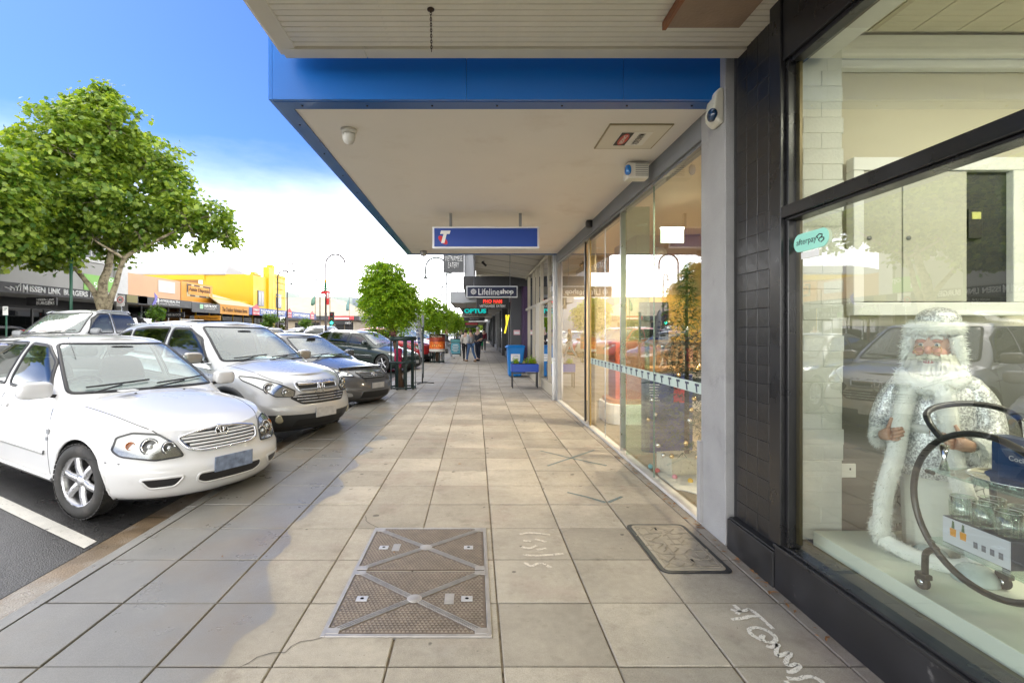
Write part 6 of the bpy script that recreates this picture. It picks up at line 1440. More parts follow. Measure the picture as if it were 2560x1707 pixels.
os_ = thing('outdoor_sign', 'orange awning fascia reading The Outdoor Adventure Stores', 'sign', (XA, 38.5, 3))
MB().box(XA + .002, XA + .07, 36.22, 40.8, 2.72, 3.44).build('board', ORG, os_); ftext('The Outdoor Adventure Stores', 36.5, 40.5, 2.92, 3.24, XA + .072, BRW, os_, .01)
u3 = thing('hanging_disposals_sign', 'orange under awning board below the outdoor fascia', 'sign', (XA - 1, 36.5, 2.4))
MB().box(XA - 2.0, XA - .1, 36.5, 36.6, 2.15, 2.6).build('board', ORG, u3); text('Aussie Disposals', (XA - 1.0, 36.49, 2.37), (1, 0, 0), AZ_, 1.5, .18, BRW, u3, .005)
# ---- yellow two storey corner building
yb = thing('yellow_building', 'bright yellow two storey corner building with a stepped parapet pier', 'building', (XW, 50, 0))
MB().box(XW - 16, XW, 46.6, 54.5, 0.02, 6.85).build('wall', YEL, yb)
MB().box(XW - 16, XW - 5.2, 46.55, 46.6, 3.4, 6.3).build('brick_gable', M('brown_brick', (.30, .155, .06), .75, var=.2, vs=6), yb); MB().box(XW - 16, XW - 4.6, 46.50, 46.549, 6.31, 6.88).build('gable_band', YEL, yb); MB().box(XW - 5.19, XW - 4.8, 46.53, 46.599, 3.4, 6.3).build('downpipe_strip', SIGNW, yb)
for a, z in ((46.58, 7.1), (47.4, 6.95)): MB().box(XW - .3, XW + .12, a, a + .8, 6.851, z).build('parapet_block', YEL, yb)
MB().box(XW - .4, XW + .22, 49.6, 50.4, .02, 7.95).build('pier', YEL, yb, bevel=.03); MB().box(XW - .4, XW + .2, 50.41, 51.3, .02, 8.3).build('pier', YEL, yb, bevel=.12)
for z in (5.05, 5.9, 6.6, 7.2): MB().box(XW + .001, XW + .09, 51.31, 54.5, z, z + .1).build('string_course', YEL, yb, bevel=.02)
MB().box(XW - .3, XW, 51.3, 54.5, 6.851, 7.5).build('parapet', YEL, yb)
for y in (47.5, 51.9):
    w = MB().box(XW + .001, XW + .07, y, y + 1.3, 3.9, 5.4).build('window', M('win_blue', (.03, .045, .10), .4), yb)
    for q in (0, 1): MB().box(XW + .0705, XW + .085, y + .1 + q * .58, y + .6 + q * .58, 4.0, 5.3).build('pane', M('far_pane', (.10, .11, .13), .25, spec=.3), w)
MB().add([(XW - 16.5, 46.45, 6.86), (XW - 2.6, 46.45, 6.86), (XW - 4.2, 50.5, 8.2), (XW - 15, 50.5, 8.2), (XW - 2.6, 54.5, 6.86), (XW - 16.5, 54.5, 6.86)], [(0, 1, 2, 3), (1, 4, 2), (3, 2, 4, 5), (0, 3, 5)]).build('roof', M('grey_roof', (.34, .33, .32), .6, var=.1), yb, solid=.08)
MB().box(XW, XA, 40.9, 58.0, 3.3, 3.42).build('awning', CREAM, yb); shopfront(yb, 46.65, 54.4, XW + .03, 3.1, 5, YEL, BRW)
cs_ = thing('chemist_sign', 'long blue awning fascia reading DISCOUNT CHEMIST and CHEMIST WAREHOUSE with red house marks', 'sign', (XA, 49, 3.1))
CBL = M('chemist_blue', (.03, .09, .34), .5); CRD = M('chemist_red', (.62, .07, .08), .5)
MB().box(XA + .002, XA + .07, 40.85, 58.0, 2.82, 3.45).build('board', CBL, cs_)
for y in (42.1, 49.6, 56.6):
    MB().prism([(-.65, -.36), (.65, -.36), (.65, .28), (.72, .28), (.25, .52), (.25, .62), (.1, .62), (0, .55), (-.72, .28), (-.65, .28)], (XA + .071, y, 3.17), AYp, AZ_, FX, .03).build('house_mark', CRD, cs_)
    ftext('CHEMIST', y - .55, y + .55, 3.14, 3.34, XA + .103, SIGNW, cs_, .03); ftext('WAREHOUSE', y - .55, y + .55, 2.9, 3.04, XA + .103, SIGNW, cs_, .03)
ftext('DISCOUNT CHEMIST', 43.1, 48.6, 2.95, 3.33, XA + .072, SIGNW, cs_, .04); ftext('CHEMIST WAREHOUSE', 50.6, 55.7, 2.95, 3.30, XA + .072, SIGNW, cs_, .04)
# ---- cream bank building beyond the side street
cb = thing('cream_building', 'low cream corner building with a sloping hip roof beyond the crossing', 'building', (-22, 90, 0))
CRM = M('cream_wall', (.44, .37, .27), .6, var=.08, vs=.4); CRR = M('cream_tile_roof', (.50, .43, .31), .7, var=.15, vs=.8)
MB().box(-60, -21, 84, 100, 0, 4.0).build('wall', CRM, cb); MB().box(-62, -19.5, 82, 102, 3.3, 4.0).build('awning_fascia', ANTH, cb)
MB().add([(-62, 82, 4.01), (-19.5, 82, 4.01), (-27, 90, 7.6), (-62, 90, 7.6), (-19.5, 104, 4.01), (-27, 100, 7.6)], [(0, 1, 2, 3), (1, 4, 5, 2)]).build('roof', CRR, cb, solid=.1)
for x in (-34, -31, -28.2, -24, -22.4): MB().box(x, x + 1.4, 83.9, 83.99, .3, 2.9).build('window', DARKIN, cb)
MB().box(-26.7, -25.2, 83.8, 83.89, .1, 2.0).build('red_door', CRD, cb); MB().box(-60, -36, 90, 100, 7.5, 9.0).build('upper_block', M('sage_render', (.36, .42, .38), .7), cb)
bs = thing('bank_sign', 'red and black bank sign above the cream building entrance', 'sign', (-23, 82, 3)); MB().box(-24.6, -20.4, 81.9, 81.99, 3.35, 3.95).build('board', CRD, bs); MB().box(-24.4, -21.2, 81.85, 81.899, 3.45, 3.7).build('print', SIGNW, bs); MB().box(-24.0, -20.8, 81.88, 81.99, 2.55, 3.2).build('hanging_board', SIGNK, bs); text('nab', (-21.4, 81.87, 2.87), (1, 0, 0), AZ_, .9, .4, SIGNW, bs, .01)
nb = thing('bank_building', 'blue grey bank block with a black red star sign', 'building', (-24, 104, 0)); MB().box(-26.2, -14, 104, 125, 0, 8.4).build('wall', M('blue_grey_panel', (.20, .24, .29), .5, var=.05), nb)
sg = MB().box(-25.0, -22.6, 103.85, 103.99, 4.0, 7.2).build('star_sign', SIGNK, nb)
pts = []
for k in range(14): a = 2 * PI * k / 14 + .2; r_ = .95 if k % 2 == 0 else .5; pts.append((r_ * math.cos(a), r_ * math.sin(a)))
MB().prism(pts, (-23.8, 103.8, 6.1), (1, 0, 0), AZ_, (0, 1, 0), .05).build('star', M('star_red', (.75, .03, .02), .4), sg); text('nab', (-23.8, 103.83, 4.6), (1, 0, 0), AZ_, 1.6, .7, SIGNW, sg, .01)
gb2 = thing('sage_block', 'long pale sage warehouse roofline behind the cream corner building', 'building', (-45, 118, 0)); MB().box(-70, -28, 112, 135, 0, 9.3).build('wall', M('sage_render'), gb2); MB().box(-58, -52, 113, 118, 9.301, 10.4).build('roof_plant', CONC2, gb2)
# ================================================================== right hand row beyond the phone shop
BEI = M('beige_frame', (.55, .49, .37), .45, var=.05)
ll = thing('op_shop', 'charity shop with beige framed glazing and a sloping cream soffit', 'shop', (1.7, 13, 0))
MB().box(1.66, 1.76, 10.07, 10.16, 0, 3.3).build('post', WHITE, ll)
for y in (11.2, 12.5, 13.35, 14.2, 15.5): MB().box(1.66, 1.75, y - .04, y + .04, .25, 3.2).build('mullion', BEI, ll)
for z, h_ in ((.2, .06), (2.10, .07), (3.14, .08)): MB().box(1.67, 1.74, 10.17, 16.3, z, z + h_).build('rail', BEI, ll)
MB().box(1.67, 1.76, 10.17, 16.3, .0, .199).build('stall_board', BEI, ll); MB().box(1.64, 1.70, 12.54, 13.31, .0, 2.1).build('door', BEI, ll)
ys_ = (10.17, 11.16, 12.46, 13.39, 14.16, 15.46, 16.3)
for i, (a, c_) in enumerate(zip((10.17, 11.24, 12.54, 13.39, 14.24, 15.54), (11.16, 12.46, 13.31, 14.16, 15.46, 16.3))):
    for z0, z1 in ((.26, 2.10), (2.17, 3.14)): MB().quad((1.70, a, z0), (1.70, c_, z0), (1.70, c_, z1), (1.70, a, z1)).build('glass_pane', SHOPGLASS, ll)
MB().box(1.77, 6, 10.2, 16.3, 0, .05).build('shop_floor', M('shop_floor_mat'), ll); MB().box(6, 6.2, 10.1, 16.4, 0, 3.4).build('inner_wall', M('op_wall', (.3, .28, .25), .7), ll); MB().box(1.95, 6, 16.32, 16.45, 0, 3.4).build('inner_wall', M('op_wall'), ll)
MB().add([(0.0, 10.05, 3.85), (1.9, 10.05, 3.55), (1.9, 16.45, 3.15), (0.0, 16.45, 3.45)], [(0, 1, 2, 3)]).build('soffit', M('soffit_cream', (.66, .62, .52), .6, var=.06, vs=1.5), ll, solid=-.1)
for k in range(7): MB().beam((.0, 10.8 + .85 * k, 3.845 - .0530 * (k + .9)), (1.9, 10.8 + .85 * k, 3.545 - .0530 * (k + .9)), .012, .012).build('cover_strip', M('strip_grey', (.42, .4, .34), .6), ll)
MB().box(-.06, -.001, 10.05, 16.45, 3.35, 4.3).build('fascia', M('fascia_grey', (.33, .34, .36), .5), ll); MB().box(1.95, 6.2, 10.07, 16.45, 3.62, 6).build('upper_wall', UPW, ll)
text('pre loved, save more', (1.688, 10.9, 2.62), (0, -1, 0), AZ_, 1.3, .26, SIGNK, ll, .001); text('shop', (1.688, 10.65, 2.36), (0, -1, 0), AZ_, .75, .2, SIGNW, ll, .001)
for y in (12.2, 14.4):
    s_ = thing('track_spotlight', 'small black spotlight under the sloping cream soffit, ' + ('nearer the phone shop' if y < 13 else 'nearer the black beam'), 'light', (.25, y, 3.5), group='black spotlights under the charity shop soffit')
    zz = 3.81 - (y - 10.05) * .0625 - .04; MB().tube([(.25, y, zz), (.25, y, zz - .06)], .01, 6).build('stem', BLACKM, s_); MB().tube([(.2, y - .06, zz - .05), (.31, y + .05, zz - .14)], .035, 10).build('barrel', BLACKM, s_)
dp = thing('downpipe', 'white plastic downpipe at the corner between phone shop and charity shop', 'pipe', (1.62, 10.1, 0))
MB().tube([(1.625, 10.11, 0), (1.625, 10.11, .85)], .04, 12).build('pipe', WHITE, dp); MB().tube([(1.625, 10.11, .85), (1.625, 10.11, 3.3)], .028, 12).build('upper_pipe', WHITE, dp); MB().tube([(1.625, 10.11, .80), (1.625, 10.11, .87)], .047, 12).build('collar', WHITE, dp)
# charity sign
lf_ = thing('charity_sign', 'dark navy hanging sign reading Lifeline shop with a dotted ring mark', 'sign', (.6, 13, 2.5))
x0, x1, z0, z1 = at(1166, 0, 13).x, at(1294, 0, 13).x, at(0, 743.6, 13).z, at(0, 715, 13).z
MB().box(x0, x1, 13.0, 13.1, z0, z1).build('cabinet', M('sign_white_frame'), lf_, bevel=.004); MB().box(x0 + .025, x1 - .025, 12.992, 12.999, z0 + .025, z1 - .025).build('face', M('navy', (.008, .014, .045), .4), lf_)
zc = (z0 + z1) / 2; cx_ = x0 + .19
text('Lifeline', (x0 + .60, 12.99, zc), (1, 0, 0), AZ_, .56, .17, SIGNW, lf_, .003, bold=0); text('shop', (x0 + 1.075, 12.99, zc - .01), (1, 0, 0), AZ_, .36, .17, SIGNW, lf_, .003, bold=.035)
b = MB()
for k in range(12): a = 2 * PI * k / 12; b.sup((cx_ + .065 * math.cos(a), 12.99, zc + .065 * math.sin(a)), (.012, .003, .012), 1, 8, 6)
for r_ in (.045, .018): b.tube([(cx_ + r_ * math.cos(2 * PI * k / 20), 12.99, zc + r_ * math.sin(2 * PI * k / 20)) for k in range(20)], .007, 5, closed=True)
b.build('ring_mark', SIGNW, lf_)
for x in (x0 + .2, x1 - .2): MB().tube([(x, 13.05, z1), (x, 13.05, 3.62)], .008, 6).build('hanger', GREYM, lf_)
# restaurant
pn = thing('restaurant', 'black painted restaurant front with a dark beam and pier', 'shop', (1.7, 18, 0))
MB().box(-.42, 1.72, 16.46, 16.6, 2.93, 3.27).build('beam', SIGNK, pn, bevel=.01); MB().box(-.42, -.3, 16.601, 22.5, 2.93, 3.27).build('fascia', SIGNK, pn); MB().box(-.299, 1.9, 16.601, 22.5, 3.1, 3.2).build('soffit', M('soffit_grey', (.4, .39, .36), .6), pn)
MB().box(.01, 1.72, 16.48, 16.54, 3.271, 3.62).build('infill_panel', CREAM, pn); MB().box(-.38, -.0, 16.47, 16.53, 3.271, 4.2).build('parapet_panel', M('fascia_grey'), pn)
MB().box(1.25, 1.9, 17.2, 17.5, 0, 3.09).build('pier', ANTH, pn); MB().box(1.62, 1.9, 16.48, 17.19, 0, 3.09).build('side_wall', M('plum', (.05, .02, .07), .5), pn)
MB().box(1.70, 1.78, 17.51, 22.4, 2.3, 3.09).build('transom_wall', SIGNK, pn)
for y in (17.55, 18.8, 20.2, 21.4, 22.3): MB().box(1.66, 1.76, y, y + .09, 0, 2.29).build('mullion', BLACKM, pn)
for a, c_ in ((17.65, 18.79), (18.9, 20.19), (20.3, 21.39), (21.5, 22.29)): MB().quad((1.71, a, .2), (1.71, c_, .2), (1.71, c_, 2.29), (1.71, a, 2.29)).build('glass_pane', GLSDARK, pn)
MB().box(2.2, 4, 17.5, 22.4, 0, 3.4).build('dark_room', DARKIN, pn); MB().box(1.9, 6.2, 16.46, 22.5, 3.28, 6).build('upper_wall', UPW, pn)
p1 = thing('vertical_sign', 'tall charcoal projecting sign reading VIETNAMESE EATERY in white capitals', 'sign', (-.75, 16.3, 3.5))
x0, x1, z0 = at(1108, 0, 16.3).x, at(1160, 0, 16.3).x, at(0, 681, 16.3).z
MB().box(x0, x1, 16.3, 16.4, z0, z0 + 1.4).build('board', M('charcoal_sign', (.06, .062, .065), .5), p1, bevel=.006)
text('VIETNAMESE', ((x0 + x1) / 2, 16.29, z0 + .46), (1, 0, 0), AZ_, .58, .18, SIGNW, p1, .004, bold=-.01); text('EATERY', ((x0 + x1) / 2, 16.29, z0 + .24), (1, 0, 0), AZ_, .36, .18, SIGNW, p1, .004, bold=-.01); text('PHO NAM', ((x0 + x1) / 2, 16.29, z0 + .72), (1, 0, 0), AZ_, .56, .18, SIGNW, p1, .004)
MB().box(x1, -.3, 16.33, 16.37, z0 + .6, z0 + .66).build('bracket', BLACKM, p1)
def hsign(name, lab, px0, px1, py0, py1, Y, mat, top=3.1):
    t = thing(name, lab, 'sign', (0, Y, 2.5)); a, c_ = at(px0, py1, Y), at(px1, py0, Y); MB().box(a.x, c_.x, Y, Y + .1, a.z, c_.z).build('board', mat, t, bevel=.004)
    for x in (a.x + .2, c_.x - .2): MB().tube([(x, Y + .05, c_.z), (x, Y + .05, top)], .008, 6).build('hanger', GREYM, t)
    return t, (a.x + c_.x) / 2, c_.x - a.x, a.z, c_.z
REDG = M('sign_red_glow', (.7, .03, .02), .5, emit=(1, .05, .03), es=.6)
t, xc_, w_, za, zb_ = hsign('restaurant_sign', 'black hanging sign with red PHO NAM and white VIETNAMESE EATERY', 1191, 1272, 744.5, 772, 18, SIGNK)
h_ = zb_ - za
for s, dx in (('PHO', -.19), ('NAM', .19)): text(s, (xc_ + dx, 17.99, zb_ - h_ * .32), (1, 0, 0), AZ_, .31, h_ * .32, REDG, t, .004, bold=.02); MB().box(xc_ + dx - .16, xc_ + dx + .16, 17.988, 17.998, zb_ - h_ * .56, zb_ - h_ * .53).build('underline', M('line_yellow', (.7, .5, .02), .5), t)
text('VIETNAMESE  EATERY', (xc_, 17.99, zb_ - h_ * .75), (1, 0, 0), AZ_, .97, h_ * .22, SIGNW, t, .004, bold=.02)
t, xc_, w_, za, zb_ = hsign('telecom_sign', 'black hanging sign with teal OPTUS lettering', 1156, 1220, 770, 784.5, 24, SIGNK)
text('OPTUS', (xc_, 23.99, (za + zb_) / 2), (1, 0, 0), AZ_, w_ * .86, (zb_ - za) * .78, M('teal', (.0, .30, .28), .5, emit=(0, .5, .45), es=.35), t, .004, bold=.05)
t, xc_, w_, za, zb_ = hsign('bakery_sign', 'cream hanging sign reading TRARALGON BAKERY in dark capitals', 1155, 1229, 783, 793, 27, M('cream_sign', (.55, .52, .45), .5))
text('TRARALGON BAKERY', (xc_ - .1, 26.99, (za + zb_) / 2), (1, 0, 0), AZ_, w_ * .78, (zb_ - za) * .6, SIGNK, t, .004, bold=.02)
t, xc_, w_, za, zb_ = hsign('black_hanging_sign', 'plain black hanging sign under the bakery sign with tiny pale print', 1160, 1212, 793, 802.5, 31, SIGNK)
text('BLACKWOODS', (xc_, 30.99, (za + zb_) / 2 + .03), (1, 0, 0), AZ_, w_ * .45, (zb_ - za) * .22, SIGNW, t, .003)
t, xc_, w_, za, zb_ = hsign('red_hanging_sign', 'red lettered dark hanging sign deep in the row of awnings', 1162, 1196, 806, 813, 38, SIGNK)
MB().box(xc_ - w_ * .45, xc_ + w_ * .45, 37.98, 37.995, za + .04, zb_ - .04).build('red_print', CRD, t)
t, xc_, w_, za, zb_ = hsign('small_hanging_sign', 'farthest small black hanging sign under the row of awnings', 1166, 1194, 814, 819, 46, SIGNK)
# the further shops of the row
def row_shop(name, lab, y0, y1, xa, zf0, zf1, wallc, fasc, soff, yel=False):
    t = thing(name, lab, 'shop', (1.7, (y0 + y1) / 2, 0))
    MB().box(xa, 1.75, y0 + .02, y0 + .12, zf0, zf1).build('end_fascia', fasc, t); MB().box(xa - .06, xa - .001, y0 + .02, y1 - .02, zf0, zf1).build('fascia', fasc, t); MB().box(xa, 1.9, y0 + .121, y1 - .02, zf0 + .02, zf0 + .08).build('soffit', soff, t)
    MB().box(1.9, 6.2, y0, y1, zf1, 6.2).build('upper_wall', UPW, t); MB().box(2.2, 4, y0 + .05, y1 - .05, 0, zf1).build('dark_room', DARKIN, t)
    n = max(2, int((y1 - y0) / 2.2))
    for k in range(n):
        y = y0 + (y1 - y0) * k / n; MB().box(1.55 if k == 0 else 1.66, 1.85, y, y + (.5 if k == 0 else .1), 0, zf0 + .02).build('pier' if k == 0 else 'mullion', wallc, t)
        a, c_ = y + (.51 if k == 0 else .11), y + (y1 - y0) / n - .01; MB().box(1.70, 1.78, a, c_, 0, .3).build('stall_board', wallc, t); MB().quad((1.72, a, .3), (1.72, c_, .3), (1.72, c_, zf0), (1.72, a, zf0)).build('glass_pane', GLSDARK, t)
    return t
SOF = M('soffit_grey')
t = row_shop('telecom_shop', 'dark fronted telecom shop with a yellow script mark on its window', 22.6, 28.4, -1.12, 2.75, 3.25, ANTH, M('fascia_grey'), SOF)
text('y', (1.45, 22.6, 1.75), (1, 0, 0), AZ_, .26, .85, M('neon_yellow', (.8, .6, .02), .5, emit=(1, .8, .05), es=.5), t, .02, bold=.06, shear=.3)
MB().add([(-1.12, 22.6, 3.25), (-.5, 22.6, 2.72), (1.7, 22.6, 2.72), (1.7, 22.6, 2.749), (-1.12, 22.6, 2.749)], [(0, 1, 4)]).build('shade_triangle', M('fascia_grey'), t)  # flat triangle stands in for shading on the end fascia
row_shop('bakery_shop', 'grey piered bakery front under a dark awning edge', 28.5, 36, -.9, 2.8, 3.2, ANTH, ANTH, SOF); row_shop('row_shop', 'narrow shop with a charcoal awning edge deep in the row', 36.1, 44, -.9, 2.85, 3.3, GREYR, SIGNK, SOF); row_shop('row_shop', 'last visible shop of the row with a pale awning edge', 44.1, 58, -1.0, 2.8, 3.2, ANTH, CONC2, SOF)
row_shop('row_shop', 'far shop past the crossing at the end of the row', 70, 110, -1.0, 2.8, 3.3, ANTH, CONC2, SOF)
pk = thing('notice_poster', 'small pink and white notice on the black restaurant pier', 'poster', (1.5, 17.15, 1.0)); a, c_ = at(1284, 837, 17.19), at(1300, 825, 17.19); MB().box(a.x, c_.x, 17.185, 17.199, a.z, c_.z).build('sheet', M('pink_paper', (.7, .4, .42), .6), pk); MB().box(a.x + .02, c_.x - .02, 17.181, 17.184, a.z + .03, c_.z - .06).build('print_panel', SIGNW, pk)
# ================================================================== trees
def leaf_mat(name, c0, c1, trans=.35):
    m = bpy.data.materials.new(name); m.use_nodes = True; t = m.node_tree; L = t.links.new; b = t.nodes['Principled BSDF']; b.inputs['Roughness'].default_value = .45
    g = t.nodes.new('ShaderNodeNewGeometry'); r = t.nodes.new('ShaderNodeValToRGB'); L(g.outputs['Random Per Island'], r.inputs[0]); r.color_ramp.elements[0].color = (*c0, 1); r.color_ramp.elements[1].color = (*c1, 1)
    L(r.outputs[0], b.inputs['Base Color']); tr = t.nodes.new('ShaderNodeBsdfTranslucent'); mx = t.nodes.new('ShaderNodeMix'); mx.data_type = 'RGBA'; mx.blend_type = 'MULTIPLY'; mx.inputs[0].default_value = 1; L(r.outputs[0], mx.inputs[6]); mx.inputs[7].default_value = (1.6, 1.5, .6, 1); L(mx.outputs[2], tr.inputs[0])
    ms = t.nodes.new('ShaderNodeMixShader'); ms.inputs[0].default_value = trans; L(b.outputs[0], ms.inputs[1]); L(tr.outputs[0], ms.inputs[2]); L(ms.outputs[0], t.nodes['Material Output'].inputs[0]); MATS[name] = m; return m
PLANE = leaf_mat('plane_leaf', (.055, .14, .018), (.33, .43, .07), .48); LOCUST = leaf_mat('locust_leaf', (.12, .26, .018), (.36, .50, .03), .48); BOXL = leaf_mat('clipped_leaf', (.05, .13, .012), (.16, .28, .03), .4)
def leaves(name, P, N, size, shape, mat, parent, rng, world=True):
    """one mesh of many single leaves: P centres, N facing normals, shape = outline in leaf space"""
    n = len(P); S = np.array(shape, float); k = len(S)
    N = N / np.linalg.norm(N, axis=1, keepdims=True); A = rng.normal(size=(n, 3)); A -= N * (A * N).sum(1, keepdims=True); A /= np.linalg.norm(A, axis=1, keepdims=True); B = np.cross(N, A)
    sz = size * rng.uniform(.65, 1.25, n)
    V = P[:, None, :] + (A[:, None, :] * S[None, :, 0:1] + B[:, None, :] * S[None, :, 1:2] + N[:, None, :] * (np.abs(S[None, :, 0:1]) * -.25)) * sz[:, None, None]
    me = bpy.data.meshes.new(name); me.vertices.add(n * k); me.vertices.foreach_set('co', V.astype(np.float32).ravel()); me.loops.add(n * k); me.loops.foreach_set('vertex_index', np.arange(n * k, dtype=np.int32)); me.polygons.add(n)
    me.polygons.foreach_set('loop_start', np.arange(0, n * k, k, dtype=np.int32)); me.polygons.foreach_set('loop_total', np.full(n, k, np.int32)); me.materials.append(mat); me.update(); me.validate()
    return link(name, me, parent, world)
MAPLE = [(0, -.5), (.22, -.38), (.5, -.2), (.34, .0), (.46, .3), (.16, .22), (0, .55), (-.16, .22), (-.46, .3), (-.34, 0), (-.5, -.2), (-.22, -.38)]
def crown_points(lobes, n, rng, clump=.21, per=30):
    """leaf positions in tufts near the skins of the lobes"""
    W = np.array([l[3] ** 2 for l in lobes]); W /= W.sum(); nt_ = n // per; idx = rng.choice(len(lobes), nt_, p=W); C = np.array([l[:3] for l in lobes]); Rr = np.array([l[3] for l in lobes])
    d = rng.normal(size=(nt_, 3)); d /= np.linalg.norm(d, axis=1, keepdims=True); rad = Rr[idx] * rng.uniform(.55, 1.2, nt_) ** .8
    T = C[idx] + d * rad[:, None] * np.array([1, 1, .92]); P = np.repeat(T, per, 0) + rng.normal(size=(nt_ * per, 3)) * clump * np.array([1, 1, .6]); D = np.repeat(d, per, 0)
    N = D * .55 + rng.normal(size=P.shape) * .5 + np.array([0, 0, .75]); return P, N
def bark(name, col, dirt): return M(name, col, .8, var=.2, vs=6, dirt=dirt, ds=5, dt=(.48, .6), bump=.6, bs=25)
PBARK = bark('plane_bark', (.42, .36, .24), (.17, .14, .09)); DBARK = bark('dark_bark', (.16, .10, .065), (.08, .05, .03))
def lob(px, py, r, Y, dy=0): p = at(px, py, Y); return (p.x, Y + dy, p.z, r * Y / F)
def plane_tree(label, limbs, lobes, n, seed, size=.26):
    rng = np.random.default_rng(seed); base = limbs[0][0][0]; t = thing('plane_tree', label, 'tree', (base[0], base[1], 0), group='plane trees along the far kerb')
    tr = MB().tube(limbs[0][0], limbs[0][1], 14).build('trunk', PBARK, t)
    for pts, r in limbs[1:]: MB().tube(curve([tuple(p) for p in pts], 4), list(np.interp(np.linspace(0, 1, (len(pts) - 1) * 4 + 1), np.linspace(0, 1, len(r)), r)), 10).build('limb', PBARK, t)
    br = MB(); r2 = random.Random(seed)
    tip = limbs[-1][0][-1]
    for l in lobes:
        c = Vector(l[:3]); src = min((Vector(p) for lm in limbs[1:] for p in lm[0][1:]), key=lambda q: (q - c).length)
        mid = (src + c) / 2 + Vector((r2.uniform(-.3, .3), r2.uniform(-.3, .3), .2)); br.tube(curve([tuple(src), tuple(mid), tuple(c)], 3), list(np.linspace(.07, .02, 7)), 6)
        for k in range(5):
            e = c + Vector((r2.gauss(0, 1), r2.gauss(0, 1), r2.gauss(.3, 1))).normalized() * l[3] * .8; br.tube([tuple(c), tuple((c + e) / 2 + Vector((0, 0, .1))), tuple(e)], [.022, .015, .006], 5)
    br.build('branches', PBARK, t)['kind'] = 'stuff'
    P, N = crown_points(lobes, n, rng); leaves('crown', P, N, size, MAPLE, PLANE, t, rng); return t
Yt = 21.0
L_ = [lob(*q) for q in ((230, 290, 66, Yt, 0), (160, 330, 72, Yt, .8), (95, 380, 52, Yt, -.3), (300, 340, 70, Yt, -.6), (350, 400, 78, Yt, .5), (230, 410, 105, Yt, -1.2), (230, 420, 110, Yt, 1.8), (120, 450, 78, Yt, .4), (420, 470, 52, Yt, .2), (180, 540, 88, Yt, -1.3), (120, 560, 66, Yt, .3), (300, 520, 85, Yt, -1.0), (330, 560, 60, Yt, 1.2), (400, 545, 50, Yt, .0), (470, 545, 52, Yt, -.3), (530, 545, 44, Yt, 0), (560, 590, 28, Yt, .3), (505, 600, 34, Yt, -.5), (130, 620, 50, Yt, -.6), (205, 625, 52, Yt, -1.4), (250, 600, 50, Yt, .8), (370, 590, 32, Yt, -.6), (170, 655, 34, Yt, -1.2), (235, 648, 36, Yt, -1.6), (290, 612, 36, Yt, -1.2), (195, 255, 30, Yt, .2), (265, 250, 34, Yt, -.2))]
def P3(px, py, dy=0): p = at(px, py, Yt); return (p.x, Yt + dy, p.z)
plane_tree('big plane tree with mottled pale forked trunk beyond the silver ute', [([P3(256, 902), P3(256, 830), P3(257, 775), P3(256, 742)], [.30, .24, .22, .24]),
    ([P3(250, 765), P3(236, 730), P3(214, 692, -.2), P3(190, 650, -.5)], [.16, .12, .09, .06]), ([P3(257, 750), P3(258, 705), P3(262, 668, .2), P3(255, 600, .5), P3(240, 500, .3)], [.21, .18, .15, .11, .07]), ([P3(264, 800), P3(283, 755, -.2), P3(302, 715, -.3), P3(328, 650, -.4), P3(380, 620, -.4), P3(470, 570, -.3)], [.16, .14, .11, .09, .07, .03])], L_, 33000, 5, .20)
Yt = 16.7
L2 = [lob(*q) for q in ((-30, 430, 70, Yt, 0), (25, 470, 48, Yt, .2), (-60, 520, 100, Yt, .5), (30, 540, 50, Yt, -.3), (20, 600, 48, Yt, 0), (-40, 600, 80, Yt, -.4), (-120, 480, 110, Yt, .6))]
plane_tree('plane tree at the left edge with low hanging crown over the burger shop', [([P3(-90, 940), P3(-88, 800), P3(-88, 740)], [.3, .24, .22]), ([P3(-88, 745), P3(-70, 660), P3(-40, 590)], [.16, .11, .06]), ([P3(-88, 745), P3(-110, 640), P3(-100, 520)], [.18, .14, .08])], L2, 14000, 8, .2)
Yt = 9.5
L3 = [(-16.3 + dx, 9.0 + dy, z, r) for dx, dy, z, r in ((0, 0, 7.5, 2.0), (1.2, .8, 6.2, 1.5), (-1.2, -.5, 6.4, 1.6), (.3, -1.4, 6.0, 1.5), (0, .5, 9.2, 1.4))]
plane_tree('plane tree further left on the far footpath outside the burger shop wall', [([(-16.3, 9, 0), (-16.3, 9, 3.0)], [.3, .24]), ([(-16.3, 9, 2.9), (-16.2, 9.1, 4.5), (-16.2, 9, 6.5)], [.2, .15, .08])], L3, 6000, 9, .26)
